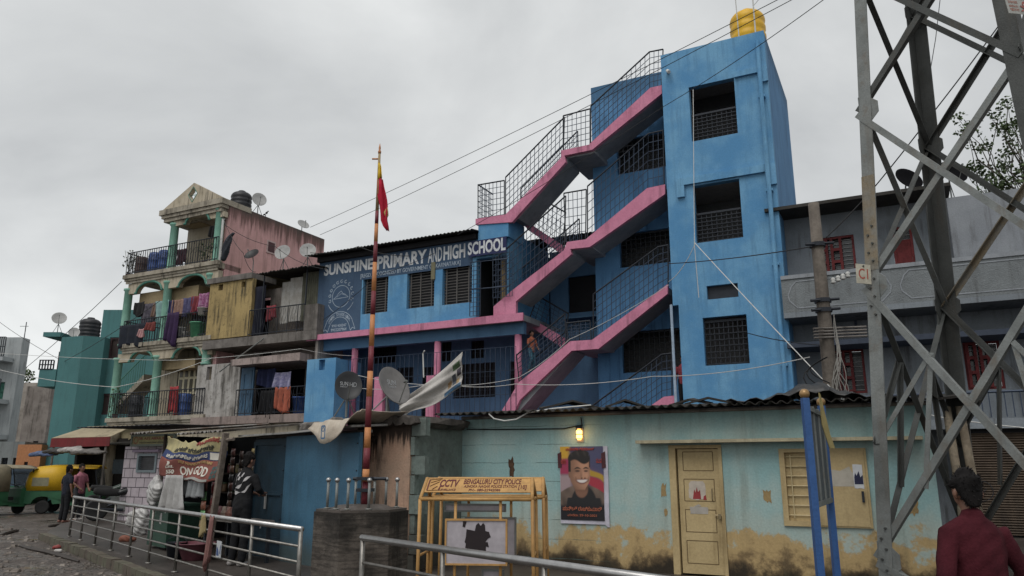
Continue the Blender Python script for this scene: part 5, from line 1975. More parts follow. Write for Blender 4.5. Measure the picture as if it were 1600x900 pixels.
# stones and scraps lying on the roof edge
for i, (px, py, w_, lab) in enumerate(((1075, 628, .3, 'flat broken sheet lying on the cyan roof under the blue tower'), (1105, 625, .35, 'bent dark scrap on the cyan roof below the tower window'), (975, 633, .3, 'dark plank end on the cyan roof beside the pink stair foot'), (892, 637, .5, 'grey board lying on the cyan roof below the lowest stair flight'))):
    u = W.pix(px, py, -.2)[0]
    t = thing('roof_scrap', lab, 'scrap', W.w(u, -.25, 2.56), RZ + .2 * i)
    mb = MB()
    mb.sheet([[(-w_, 0, .02), (0, -.05, .09 + .02 * i), (w_, 0, .03)], [(-w_, .3, .05), (0, .3, .13), (w_, .3, .05)]], .03)
    mb.build('scrap_sheet', M['sheetroof'], t)
u0, u1 = W.pix(1140, 640, .1)[0], W.pix(1390, 630, .1)[0]
t = thing('tarpaulin', 'black crumpled tarpaulin sheet over the right end of the cyan roof', 'tarpaulin', W.w(u0, .1, 2.52), RZ)
mb = MB()
g = []
rnd = random.Random(5)
for j in range(5):
    g.append([((u1 - u0) * i / 24, -.3 + .22 * j, .04 + .03 * math.sin(i * 1.7 + j) + .24 * math.exp(-((i - 13) / 5) ** 2) * math.sin(math.pi * (j + .6) / 5)) for i in range(25)])
mb.sheet(g, .01)
mb.build('sheet', flat('black_tarpaulin', (.02, .02, .021), .45, var=.3), t, True)
mb = MB()
c = at(1165, 665, 11.0)
pts = [W.w(-3.3, .33, 2.5), W.w(-3.2, .34, 2.42), W.w(-3.0, .35, 2.38), W.w(-2.8, .33, 2.4), W.w(-2.6, .32, 2.5), W.w(-2.2, .2, 2.56), W.w(-1.6, .1, 2.6)]
mb.tube(pts, .012, 6)
tag(mb.build('loose_pipe', M['cablew']), 'white flexible pipe looping over the left end of the cyan roof edge', 'pipe')

# peach outhouse with block return wall, mouldy top
OH = shift(W, -4.0, 1.63)
oh = thing('peach_outhouse', 'stained peach plaster outhouse with pierced vent and mouldy concrete top', 'outbuilding', OH.o, RZ)
M['peach'] = wx('stained_peach_plaster', '#bf9272', '#a0856c', .8, 1.4, streak=.8, blotch=.25, grime=(.03, .024, .02), bump=.4,
                zones=((1.95, 2.15, '#1f1b18', .92, 1.6), (.6, .2, '#3a3228', .9, .9)), drip=True)
M['blockwall'] = wx('bare_block_wall', '#6d7f78', '#5a625c', .8, 1.6, streak=.5, blotch=.3, bump=.6, fine=16, zones=((1.1, .3, '#3b352c', .9, .9),), courses=(.3, 50, 49, '#2f312d'))
ol, orr = OH.pix(558, 700, 0)[0], OH.pix(641, 700, 0)[0]
def uo(px, py): return OH.pix(px, py, 0)
j0, j1 = uo(571, 720), uo(588, 686)
holes = []
for i in range(4):
    for k in range(6):
        cx = j0[0] + (j1[0] - j0[0]) * (i + .5) / 4
        cz = j0[1] + (j1[1] - j0[1]) * (k + .5 + (.25 if i % 2 else -.25)) / 6
        holes.append((cx - .017, cx + .017, cz - .026, cz + .026))
mb = MB()
mb.wall(ol, j0[0] - .03, .1, 2.3, 0, .15)
mb.wall(j1[0] + .03, orr, .1, 2.3, 0, .15)
mb.wall(j0[0] - .03, j1[0] + .03, .1, j0[1] - .05, 0, .15)
mb.wall(j0[0] - .03, j1[0] + .03, j1[1] + .05, 2.3, 0, .15)
mb.box(ol, ol + .1, .151, 1.5, .1, 2.3)
mb.build('front_wall', M['peach'], oh)
mb = MB()
mb.wall(j0[0] - .03, j1[0] + .03, j0[1] - .05, j1[1] + .05, .03, .1, holes)
mb.build('vent_block', M['peach'], oh)
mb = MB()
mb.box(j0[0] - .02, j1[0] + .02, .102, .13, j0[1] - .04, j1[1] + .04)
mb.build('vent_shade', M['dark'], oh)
mb = MB()
mb.box(orr - .05, .0, .151, 1.62, .1, 2.42)
mb.box(ol + .11, orr - .06, 1.2, 1.3, .1, 2.3)
mb.build('block_wall', M['blockwall'], oh)
mb = MB()      # rough toothed block ends at the corner
for i in range(8):
    z = .12 + i * .285
    w_ = .1 + .12 * (i % 2) + .04 * math.sin(i * 3)
    mb.box(orr - .02, orr + w_, .01 + .015 * (i % 3), .15, z, z + .27)
mb.build('block_end', M['blockwall'], oh)
mb = MB()
g = []
for j in range(4):
    g.append([(ol - .1 + (.3 - ol) * i / 20, -.14 + .55 * j, 2.34 + .025 * math.sin(i * 1.9 + j) + .02 * math.sin(i * 4.1)) for i in range(21)])
mb.sheet(g, .11)
mb.build('concrete_top', wx('mouldy_concrete_top', '#57504a', '#2b2723', .9, 3, streak=.9, blotch=.8), oh)

# two big dishes on the outhouse top and the hanging banner
sat_dish('large black dish lettered SUN HD before the school gallery', at(541, 652, 12.7), .22, 18, 12, M['dishdark'], .5, text=(('SUN', -.62, -.02, .05, .34), ('DIRECT', -.6, -.05, -.1, .0), ('HD', .1, .62, -.05, .3)))
sat_dish('large grey dish lettered SUN on the outhouse top beside the flagpole', at(606, 650, 12.4), .3, 50, 26, flat('warm_grey_dish', '#6b6866', .5), .46, text=(('SUN', -.3, .3, .12, .42), ('DIRECT', -.28, .28, -.06, .06)))
F2 = Front(700, 13.6, 10)
a, b, c_, d_ = F2.pix(722, 549), F2.pix(722, 604), F2.pix(632, 650), F2.pix(620, 630)
bn = thing('slack_banner', 'slack white cloth banner hanging from a wire before the school gallery', 'banner', F2.w((a[0] + c_[0]) / 2, 0, c_[1]), -F2.a)
ox, oz = (a[0] + c_[0]) / 2, c_[1]
g = []
for j in range(15):
    q = j / 14
    row = []
    for i in range(19):
        s_ = i / 18
        x = (d_[0] + (a[0] - d_[0]) * s_) * (1 - q) + (c_[0] + (b[0] - c_[0]) * s_) * q
        zt_ = d_[1] + (a[1] - d_[1]) * s_ ** 1.02
        zb_ = c_[1] + (b[1] - c_[1]) * (s_ ** .75) - .1 * math.sin(math.pi * s_) ** 2
        sag = -.04 * math.sin(math.pi * s_) * (1 - q) - .02 * math.sin(math.pi * s_) * q
        row.append((x - ox, .09 * math.sin(q * 9 + s_ * 2.2) * (1 - s_ * .75) + .03 * math.sin(q * 19 - s_ * 6), zt_ * (1 - q) + zb_ * q + sag - oz))
    g.append(row)
mb = MB()
mb.sheet(g, .006)
bnc = mb.build('banner_cloth', wx('white_banner_cloth', '#b3aea8', '#9a958e', .7, 2.5, streak=.2, bump=.1), bn, True)
for col, ss, q0, q1, nm in (('#3c6b8f', (.7, .985), .86, .97, 'blue_print'), ('#3f5a34', (.86, .97), .2, .38, 'green_print'), ('#8a6a3c', (.76, .82), .6, .8, 'brown_print'), ('#4e5560', (.84, .9), .5, .8, 'grey_print'), ('#3b3440', (.92, .985), .42, .62, 'dark_print'), ('#977c4c', (.9, .95), .68, .82, 'tan_print')):
    mb = MB()
    gg = []
    for j in range(4):
        q = q0 + (q1 - q0) * j / 3
        row = []
        for i in range(7):
            s_ = ss[0] + (ss[1] - ss[0]) * i / 6
            fi, fj = s_ * 18, q * 14
            i0, j0_ = min(int(fi), 17), min(int(fj), 13)
            P_ = [[Vector(g[j0_ + dj][i0 + di]) for di in (0, 1)] for dj in (0, 1)]
            u_, v_ = fi - i0, fj - j0_
            p_ = (P_[0][0] * (1 - u_) + P_[0][1] * u_) * (1 - v_) + (P_[1][0] * (1 - u_) + P_[1][1] * u_) * v_
            row.append(p_ + Vector((0, -.009, 0)))
        gg.append(row)
    mb.sheet(gg, .002)
    mb.build(nm, flat('banner_' + nm, col, .7, var=.35), bnc)
mb = MB()
mb.tube([at(662, 590, 13.8), at(661, 552, 13.8), at(663, 548, 13.7)], .012)
tag(mb.build('wire_hook', M['cablew']), 'thin white hooked rod standing behind the slack banner', 'rod')

# ------------------------------------------------------------------ flag plinth, pole and posts
PC = Vector((-1.88, 9.9, 0))
pli = thing('flag_plinth', 'six-sided raw concrete plinth carrying the flagpole', 'plinth', PC)
M['plinth'] = wx('mouldy_plinth_concrete', '#645a50', '#463f38', .8, 2.2, streak=.9, blotch=.5, bump=.6, fine=16, grime=(.014, .012, .01), hatch=.55, zones=((.85, 1.1, '#1a1815', .8, .9),))
mb = MB()
hexp = [(.56 * math.cos(R(60 * k - 105)), .56 * math.sin(R(60 * k - 105))) for k in range(6)]
mb.slab([(x * 1.04, y * 1.04) for x, y in hexp], 0, 1.12)
mb.build('plinth_body', M['plinth'], pli)
mb = MB()
mb.slab([(x * 1.0, y * 1.0) for x, y in hexp], 1.121, 1.15)
mb.lathe([(.4, 1.151), (.3, 1.19), (.1, 1.2)], (0, 0, 0), 12)
mb.build('plinth_top', wx('wet_concrete_top', '#5b5049', '#46403a', .8, 3, streak=0, rough=.5, blotch=.4), pli)
for off in (-50, -31, -21, -12, 9, 19, 29, 51):
    x = off * .0081
    y = math.sqrt(max(0, .43 ** 2 - x * x)) * (-1 if off in (-12, 19, -31, -50) else 1)
    t = thing('ball_post', 'slim steel post with a ball top standing round the flagpole foot', 'post', PC + Vector((x, y, 1.15)), 0, 'steel ball-topped posts on the flag plinth')
    mb = MB()
    mb.tube([(0, 0, 0), (0, 0, .32)], .017, 9)
    mb.lathe([(.04, 0), (.04, .012), (.02, .02)], (0, 0, 0), 12)
    mb.build('post_tube', M['galv'], t, True)
    mb = MB()
    mb.ball((0, 0, .345), .031, 10)
    mb.build('ball', M['steel'], t, True)
fl = thing('flagpole', 'red and orange banded flagpole with a drooping yellow and red flag', 'flagpole', PC + Vector((.03, 0, 1.19)))
M['bandred'] = wx('band_dark_red', '#7c2230', '#651c28', .6, 4, streak=.2, rough=.5)
M['bandor'] = wx('band_orange', '#c9791f', '#b36a1c', .6, 4, streak=.25, rough=.5)
top = at(593, 240, 9.9) - fl.location
mb = MB()
n = 13
edges = [790, 752, 733, 700, 668, 620, 580, 541, 492, 455, 410, 378, 350, 330]
zs = [max(0, at(580, y, 9.9).z - fl.location.z) for y in edges]
def pole_at(z): return Vector((top.x * z / top.z, 0, z))
for i in range(len(zs) - 1):
    mb.m = i % 2
    r0, r1 = .046 - .0055 * zs[i], .046 - .0055 * zs[i + 1]
    mb.tube([pole_at(zs[i]), pole_at(zs[i + 1])], [r0, r1], 14)
mb.m = 2
mb.tube([pole_at(zs[-1]), pole_at(top.z)], [.024, .017], 12)
mb.build('pole', [M['bandred'], M['bandor'], wx('ochre_pole_top', '#a08752', '#8e7444', .5, 4, streak=.2)], fl, True)
mb = MB()
mb.lathe([(.02, 0), (.024, .03), (.012, .05), (.016, .08), (.003, .15)], pole_at(top.z), 10)
mb.tube([pole_at(top.z - .08) + Vector((-.1, 0, 0)), pole_at(top.z - .08)], .012)
mb.build('finial', M['bandor'], fl, True)
mb = MB()      # clamp at the foot
mb.box(-.1, .1, -.1, .1, .16, .2)
mb.box(-.1, .1, -.1, .1, .3, .34)
mb.tube([(-.16, 0, .32), (.26, 0, .32)], .02)
mb.build('clamp', M['iron'], fl)
def flag_part(name, outline, mat, seed):
    """drooping cloth: rows of (left px, right px, y) measured on the pole's plane"""
    mb = MB()
    g = []
    for k, (xl, xr, y) in enumerate(outline):
        row = []
        for i in range(7):
            p = at(xl + (xr - xl) * i / 6, y, 9.9) - fl.location
            row.append((p.x, -.02 + .05 * math.sin(i * 1.5 + k * .6 + seed) * (i / 6), p.z))
        g.append(row)
    mb.sheet(g, .006)
    return mb.build(name, mat, fl, True)
flag_part('flag', [(592, 594, 255), (591, 596, 262), (591, 597, 271), (590.5, 598, 280)], flat('flag_yellow', (.62, .42, .03), .7), 0)
flag_part('flag', [(590.5, 598, 280), (590, 601, 295), (590, 604, 306), (592, 606, 315), (594, 607, 325), (595, 606, 335), (595.5, 605.5, 345), (599, 607, 354), (604, 607.5, 361)], wx('flag_red', (.42, .012, .035), (.3, .01, .03), .7, 5, streak=0, bump=.1), 0)
flag_part('flag_fold', [(604, 606.4, 326), (600, 607.5, 333), (602, 607.5, 338), (603, 605, 341)], flat('flag_fold_yellow', '#b8922a', .7), 2)

# ------------------------------------------------------------------ police barricades
M['bary'] = wx('police_yellow_paint', '#c08a22', '#a8761c', .7, 5, streak=.35, grime=(.1, .05, .02), rough=.5, bump=.1)
M['maroonink'] = flat('maroon_lettering', '#5e1410', .6)
def barricade(label, px0, px1, Y, a, lettered):
    F = Front((px0 + px1) / 2, Y, a)
    t = thing('police_barricade', label, 'barricade', F.o, -F.a)
    w = (px1 - px0) / 1219 * Y / math.cos(F.a) / 2 * .98
    dpt = .5
    zs = .15
    zt, zr = 1.32, 1.53
    tilt = .04
    mb = MB()
    for sx in (-1, 1):
        for sy in (0, dpt):
            mb.tube([(sx * w * (1.02), sy, zs), (sx * w, sy, zt)], .019, 9)
        mb.tube([(sx * w, 0, zt), (sx * w * .97, dpt / 2, zr)], .02, 8)
        mb.tube([(sx * w, dpt, zt), (sx * w * .97, dpt / 2, zr)], .02, 8)
        mb.tube([(sx * w, 0, zt), (sx * w, dpt, zt)], .02, 8)
        mb.tube([(sx * w, 0, zs + .12), (sx * w, dpt, zs + .12)], .018, 8)
        mb.tube([(sx * w, 0, .75), (sx * w, dpt, .75)], .014, 8)
    for sy in (0, dpt):
        mb.tube([(-w, sy, zt), (w, sy, zt)], .019, 9)
    for x in (-.22, .26): mb.tube([(x, .03, zs), (x, .03, zt)], .016, 7)
    mb.tube([(-w, 0, zs + .1), (w, 0, zs + .1)], .022, 8)
    mb.build('frame', M['bary'], t, True)
    # sloping name board
    mb = MB()
    k0, k1 = .08, .99
    def bp(x, q, off=0.): return (x * (1 - .03 * q) * w, dpt / 2 * q - off * .64, zt + (zr - zt) * q - 0 + off * .76)
    mb.sheet([[bp(-1.0, .32), bp(0, .32), bp(1.0, .32)], [bp(-1.0, 1.03), bp(0, 1.03), bp(1.0, 1.03)]], .008)
    b1 = mb.build('name_board', M['bary'], t)
    mb = MB()
    def bk(x, q): return (x * (1 - .03 * q) * w, dpt - dpt / 2 * q, zt + (zr - zt) * q)
    mb.sheet([[bk(1.0, .32), bk(0, .32), bk(-1.0, .32)], [bk(1.0, 1.025), bk(0, 1.025), bk(-1.0, 1.025)]], .008)
    mb.build('name_board', M['bary'], t)
    if lettered:
        def on_board(txt, x0, x1, q0, q1, bold=.01):
            o = lettering(b1, txt, M['maroonink'], x0, x1, q0, q1, 0, .001, bold, shear=.15)
            for v in o.data.vertices:
                v.co = bp(v.co.x, v.co.z, .007 if v.co.y < 0 else .0042)
        on_board('CCTV', -.72, -.36, .56, .93, .035)
        on_board('BENGALURU CITY POLICE', -.28, .8, .7, .95, .02)
        on_board('ASHOKA NAGAR POLICE STATION', -.26, .72, .53, .66, .01)
        on_board('PH:- 080-22942086', -.16, .42, .36, .48, .01)
        on_board('SURVEILLANCE', -.72, -.4, .38, .48, .01)
        on_board('[10]', .74, .9, .42, .66, .02)
        mb = MB()
        for (xa_, qa), (xb_, qb) in (((-.9, .6), (-.74, .82)), ((-.9, .78), (-.72, .92)), ((-.84, .45), (-.76, .6)), ((-.93, .4), (-.93, .92)), ((-.93, .92), (-.7, .97)), ((-.93, .4), (-.72, .42)), ((-.72, .42), (-.7, .6))):
            mb.beam(bp(xa_, qa, .006), bp(xb_, qb, .006), .014, .003)
        mb.build('camera_emblem', M['maroonink'], b1)
    return t, F, w
bar, BF, bw = barricade('yellow police barricade frame with a lettered CCTV board on top', 655, 833, 8.3, 6, True)
bar2, BF2, bw2 = barricade('second yellow barricade frame standing behind the lettered one', 675, 850, 8.8, 6, False)
def board(name, label, F, px0, py0, px1, py1, n, tilt=0., th=.02):
    a, b = F.pix(px0, py1, n), F.pix(px1, py0, n)
    w_, h_ = b[0] - a[0], b[1] - a[1]
    t = thing(name, label, 'board', F.w((a[0] + b[0]) / 2, n, a[1]), -F.a)
    mb = MB()
    mb.box(-w_ / 2, w_ / 2, 0, th, 0, h_)
    mb.build('panel', flat(label[:12] + ' panel', '#a59da4', .5), t)
    mb = MB()
    mb.wall(-w_ / 2 - .018, w_ / 2 + .018, -.018, h_ + .018, -.012, th + .012, [(-w_ / 2, w_ / 2, 0, h_)])
    mb.build('rim', M['bary'] if n > 0 else M['galv'], t)
    return t, w_, h_
t, w_, h_ = board('poster_board', 'white poster board with a torn dark brown print in the barricade', BF, 697, 814, 790, 880, .01)
mb = MB()
k = lambda x, z: (-w_ / 2 + w_ * x, h_ * z)
mb.prism([k(*p) for p in ((.31, .5), (.33, .46), (.32, .36), (.36, .34), (.36, .25), (.67, .25), (.67, .4), (.72, .38), (.70, .5), (.66, .5), (.7, .58), (.75, .62), (.72, .74), (.66, .76), (.65, .9), (.62, .95), (.58, .88), (.54, .95), (.5, .9), (.48, .76), (.34, .8), (.33, .62))], -.004, -.0005)
mb.prism([k(*p) for p in ((.27, .86), (.31, .84), (.34, .98), (.28, .99))], -.004, -.0005)
mb.build('torn_print', flat('dark_brown_print', '#23171a', .7), t)
board('poster_board', 'grey second board half hidden behind the torn print board', BF, 728, 811, 804, 868, -.35)
board('poster_board', 'narrow faded lettered board high behind the barricade frame', BF, 697, 790, 788, 797, -.3)
board('poster_board', 'small pale board on the ground under the torn print', BF, 755, 893, 785, 960, -.1)
# ------------------------------------------------------------------ blue tin shack and paan shop
K = Front(560, 11.6, 46)
M['tinblue'] = wx('faded_blue_tin', '#2d6c8c', '#225a78', .7, 1.6, streak=.35, grime=(.02, .03, .035), rough=.55, bump=.2, zones=((.75, .25, '#44504a', .8, .5),))
M['tindark'] = wx('grimy_blue_tin', '#193d50', '#12303f', .7, 1.8, streak=.4, grime=(.012, .014, .014), rough=.6, bump=.2)
sh = thing('tin_shack', 'blue painted tin shack with a darker closed door beside the peach outhouse', 'shack', K.o, -K.a)
mb = MB()
mb.wall(-2.26, .0, .1, 2.16, 0, .06)
mb.build('front_sheet', M['tinblue'], sh)
mb = MB()
mb.box(-3.5, -2.28, .04, .08, .1, 2.14)
d = mb.build('door', M['tindark'], sh)
mb = MB()
mb.wall(-3.5, -2.29, .42, 2.1, .015, .039, [(-3.42, -2.37, .5, 1.18), (-3.42, -2.37, 1.24, 2.03)])
mb.build('door_frame', M['tindark'], d)
mb = MB()
mb.box(-2.9, -2.86, -.01, .014, .95, 1.2)
mb.tube([(-2.95, .0, .7), (-2.95, -.02, .62)], .012)
mb.build('latch', M['dish'], d)
mb = MB()
for i in range(5):
    mb.ball((-2.3, -.005, .4 + i * .4), .012, 6)
    mb.ball((-.04, -.005, .4 + i * .4), .012, 6)
mb.build('rivet', M['iron'], sh)
mb = MB()
mb.sheet([[(-3.6, -.25, 2.2), (-1.8, -.25, 2.2), (.15, -.25, 2.24)], [(-3.6, 2.0, 2.35), (-1.8, 2.0, 2.36), (.15, 1.9, 2.38)]], .03)
mb.build('roof_sheet', wx('pale_roof_sheet', '#9a9894', '#7d7a74', .8, 2, streak=.5), sh)
mb = MB()
mb.box(-3.6, .1, .1, .16, 2.162, 2.2)
mb.build('eave_rail', M['concrete'], sh)

# tarpaulin and stones on the shack roof
t = thing('cream_tarpaulin', 'cream printed tarpaulin draped over the shack roof edge by the flagpole', 'tarpaulin', K.w(-.2, .3, 2.27), -K.a)
mb = MB()
g = []
for j in range(7):
    row = []
    for i in range(13):
        x = -.75 + 1.35 * i / 12
        if j < 4: y, z = .9 - .28 * j, .06 + .03 * math.sin(i * 1.3 + j) + .05 * (i > 9) * (i - 9)
        else:
            dep = max(.02, .3 * math.exp(-((i - 5) / 2.6) ** 2) + .05 * math.sin(i * .9) + .06)
            y, z = .02 - .03 * (j - 4) + .03 * math.sin(i * 1.1), .03 - dep * (j - 3) / 3 + .05 * (i > 9) * (i - 9)
        row.append((x, y, z))
    g.append(row)
mb.sheet(g, .008)
cl_ = mb.build('sheet', wx('cream_tarp_cloth', '#b7aa96', '#a08f7a', .7, 3, streak=.2, bump=.15), t, True)
mb = MB()
strip2d(mb, [(-.2, -.02), (-.2, -.2), (-.1, -.2), (-.1, -.02), (-.2, -.02)], .025, -.12)
strip2d(mb, ringpts(.03, 10, 0, 6.28, -.15, -.07), .015, -.122)
mb.build('blue_print', flat('tarp_blue_print', '#3a6a94', .6), cl_)
rnd = random.Random(4)
def rock(label, loc, r, seed):
    t = thing('roof_stone', label, 'stone', loc)
    rn = random.Random(seed)
    bm = bmesh.new()
    bmesh.ops.create_icosphere(bm, subdivisions=2, radius=r)
    for v in bm.verts: v.co = Vector((v.co.x * 1.2, v.co.y, max(v.co.z * .7, -r * .35))) * rn.uniform(.8, 1.15)
    me = bpy.data.meshes.new('stone')
    bm.to_mesh(me); bm.free()
    me.materials.append(M['concrete'])
    o = bpy.data.objects.new('stone', me)
    COL.objects.link(o); o.parent = t
rock('stone at the left end of the shack roof beside the tarpaulin', K.w(-1.75, -.1, 2.3), .13, 1)
rock('stone holding the tarpaulin down left of the flagpole', K.w(-1.0, -.2, 2.36), .12, 2)
rock('grey stone on the tarpaulin under the black SUN HD dish', K.w(-.5, -.4, 2.4), .1, 3)
rock('dark stone on the right edge of the tarpaulin by the flagpole', K.w(-.1, -.1, 2.4), .13, 5)

# paan shop behind the railing
sp = thing('paan_shop', 'dark open paan shop under a patched sheet roof beside the blue shack', 'shop', K.w(-5.2, 0, 0), -K.a)
mb = MB()
mb.box(-1.9, 1.66, 1.2, 1.3, .1, 2.3)
mb.box(-1.95, -1.9, .0, 1.3, .1, 2.3)
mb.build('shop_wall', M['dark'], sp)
mb = MB()
corrugated(mb, -2.0, -.35, -1.0, 2.32, 1.3, 2.55, .1, .018, .01, .06)
corrugated(mb, -.33, 1.75, -.6, 2.28, 1.3, 2.5, .12, .018, .01, .05)
mb.build('sheet_roof', wx('rusty_grey_sheet', '#8a8782', '#5a4c40', .9, 3, streak=.7, grime=(.1, .05, .03)), sp)
mb = MB()
for z in (1.1, 1.5, 1.9): mb.box(-1.88, 1.6, .9, 1.18, z, z + .03)
mb.build('shelf', flat('dark_shelf_wood', (.03, .022, .016), .8), sp)
mb = MB()
F_ = K
p0, p1 = shift(K, -5.2).pix(352, 688, .95), shift(K, -5.2).pix(322, 862, .95)
mb.beam((p0[0], -.95, p0[1] + .12), (p1[0] + .05, -.95, .12), .085, .085)
mb.tube([(p0[0] - .15, -.96, 2.08), (p0[0] + .2, -.9, 2.1)], .03, 6)
mb.build('roof_pole', wx('peeling_wood_pole', '#7d6f62', '#574a40', .8, 5, streak=.5, blotch=.4), sp)
mb = MB()
mb.tube([(-1.1, -.55, .1), (-1.1, -.55, 2.3)], .035, 8)
mb.build('roof_pole', flat('thin_dark_pole', (.06, .045, .035), .8), sp)
# goods on the shelves: rows of small jars
rnd = random.Random(8)
cols = ['#7d5a32', '#6e2a2a', '#3d5a34', '#8a7a3a', '#4a4a58', '#9a8f80']
jm = [flat('jar_' + str(i), c, .4) for i, c in enumerate(cols)]
for k in range(16):
    t = thing('jar', 'sweet jar in a row on the dark shelves of the paan shop', 'jar', K.w(-5.2 - 1.6 + .2 * k, -1.0, 1.13 + .4 * (k % 2)), -K.a, 'jars on the paan shop shelves')
    mb = MB()
    mb.lathe([(.06, 0), (.065, .02), (.065, .14), (.05, .17)], (0, 0, 0), 10)
    mb.build('jar_body', jm[k % 6], t, True)
    mb = MB()
    mb.lathe([(.052, .171), (.052, .2)], (0, 0, 0), 10)
    mb.build('lid', jm[(k + 2) % 6], t)
def packet_strip(label, loc, n, w, h, colset, tilt=0):
    t = thing('packet_strip', label, 'snack packets', loc, -K.a)
    for i in range(n):
        mb = MB()
        z = -h * (i + 1)
        g = []
        for j in range(5):
            q = j / 4
            g.append([(w * (x - .5), -.035 * math.sin(math.pi * q) * math.sin(math.pi * x) - .01, z + h * .94 * q) for x in (0, .25, .5, .75, 1)])
        mb.sheet(g, .006)
        mb.m = 0
        o = mb.build('packet', flat(label[:10] + str(i), colset[i % len(colset)], .35, var=.5), t, True)
    return t
SPF = shift(K, -5.2)
def sp_at(px, py, n): 
    u, z = SPF.pix(px, py, n)
    return SPF.w(u, n, z)
packet_strip('green and orange snack packets hanging below the red banner', sp_at(322, 752, .8), 5, .19, .16, ['#5f2f26', '#3e7a3c', '#8a4a2a', '#4a8a46', '#8a6a30'])
packet_strip('red snack packets hanging next to the green ones', sp_at(336, 752, .7), 2, .2, .22, ['#7a1f24', '#8a2a2a'])
packet_strip('long yellow packet strip hanging before the dark blue door', sp_at(397, 700, .15), 9, .11, .15, ['#7d6a2a', '#6b5a28', '#4a3a1a'])
packet_strip('brown sachet strips hanging inside the shop left of the yellow ones', sp_at(366, 700, .3), 8, .16, .15, ['#4a2a26', '#3a2420', '#553a2a', '#2a2a2c'])
packet_strip('dull sachet strips hanging in the darkest part of the shop', sp_at(379, 704, .2), 8, .14, .15, ['#3a2a26', '#2a201c', '#453a30'])

# ragged banner
bt = thing('shop_banner', 'ragged red, blue and yellow shop banner lettered ON GOD', 'banner', SPF.w(0, .9, 0), -K.a)
c0, c1, c2, c3 = SPF.pix(262, 682, .9), SPF.pix(356, 676, .9), SPF.pix(347, 753, .9), SPF.pix(250, 741, .9)
def bpt(s_, q, off=0.):
    xt, zt_ = c0[0] + (c1[0] - c0[0]) * s_, c0[1] + (c1[1] - c0[1]) * s_
    xb, zb_ = c3[0] + (c2[0] - c3[0]) * s_, c3[1] + (c2[1] - c3[1]) * s_
    y = .028 * math.sin(s_ * 13 + q * 1.5) * (1 - .5 * q) + .035 * math.sin(q * 7 + s_ * 5) - .05 * q
    return Vector((xt * (1 - q) + xb * q, y - off, zt_ * (1 - q) + zb_ * q - .07 * math.sin(math.pi * s_) * (1 - q * .4) + .02 * math.sin(s_ * 17 + q * 4)))
def bstrip(q0, q1, mat, name, s0=0., s1=1., off=0., th=.004, n=48, top=None):
    mb = MB()
    mb.sheet([[bpt(s0 + (s1 - s0) * i / n, (q1 if j == 12 else q0 + (top(s0 + (s1 - s0) * i / n) if top else 0) * (1 - j / 12) + (q1 - q0) * j / 12), off) for i in range(n + 1)] for j in range(13)][::-1], th)
    return mb.build(name, mat, bt, True)
M['by'] = wx('banner_yellow', '#b3a562', '#8f865a', .7, 4, streak=.2, bump=.1)
M['bb'] = wx('banner_blue', '#2c3f72', '#26365f', .6, 4, streak=.2, bump=.1)
M['br'] = wx('banner_red', '#8a4436', '#74382e', .6, 4, streak=.2, bump=.1)
def tear(s_): return .06 * (math.sin(s_ * 9) > .2) + .13 * math.exp(-((s_ - .42) / .07) ** 2) + .1 * math.exp(-((s_ - .55) / .05) ** 2)
o1 = bstrip(.0, .36, M['by'], 'yellow_band', top=tear)
o2 = bstrip(.362, .54, M['bb'], 'blue_band')
o3 = bstrip(.542, 1.0, M['br'], 'red_band')
bstrip(.93, .985, flat('banner_grey', '#8f8f88', .7), 'grey_band', .3, .85, .006, .002)
def bwords(txt, s0, s1, q0, q1, mat, par, bold=.02, shear=0):
    o = lettering(par, txt, mat, s0, s1, 1 - q1, 1 - q0, 0, .001, bold, shear=shear)
    bm = bmesh.new()                  # finer letters so that they follow the folds
    bm.from_mesh(o.data)
    bmesh.ops.triangulate(bm, faces=bm.faces[:])
    for _ in range(2):
        bmesh.ops.subdivide_edges(bm, edges=[e for e in bm.edges if e.calc_length() > .03], cuts=1)
        bmesh.ops.triangulate(bm, faces=bm.faces[:])
    bm.to_mesh(o.data)
    bm.free()
    for v in o.data.vertices:
        v.co = bpt(v.co.x, 1 - v.co.z, .013 if v.co.y < 0 else .003)
    return o
M['bw'] = flat('banner_white_ink', '#c9c3b4', .7)
bwords('ON', .36, .53, .68, .87, M['bw'], o3, .01)
bwords('GOD', .57, .82, .68, .87, M['bw'], o3, .01)
bwords('SRI NANJUN SWAMI', .34, .84, .56, .64, flat('banner_gold_ink', '#a8803a', .7), o3, .01)
bwords('GIRL', .12, .26, .7, .77, M['bw'], o3, .01)
bwords('550', .13, .27, .82, .93, M['bw'], o3, .03)
try:
    bwords('ಶ್ರೀ ಮಂಜುನಾಥ', .55, .93, .06, .17, M['redscript'], o1, .01)
    bwords('ಪಾನ್ ಶಾಪ್ ಜ್ಯೂಸ್ ಅಂಗಡಿ', .2, .86, .22, .33, flat('banner_dark_ink', '#3a3a2c', .7), o1, .01)
    bwords('ಟೀ ಕಾಫಿ ಬಿಸ್ಕೆಟ್ ಸಿಗುತ್ತದೆ', .08, .76, .41, .51, M['bw'], o2, .01)
except Exception as e: print('script', e)
mb = MB()
mb.sheet([[bpt(.8 + .17 * i / 4, .52 - .14 * j / 3, .006) for i in range(5)] for j in range(4)], .002)
mb.build('white_box', M['bw'], o2)
mb = MB()
for i in range(3):
    for j in range(3):
        a_ = (.87 + .045 * i, .66 + .1 * j)
        mb.sheet([[bpt(a_[0] + .036 * u_, a_[1] + .08 - .08 * v_, .006) for u_ in (0, 1)] for v_ in (0, 1)], .002)
mb.build('block_print', flat('banner_teal_ink', '#27504f', .7), o3)
mb = MB()
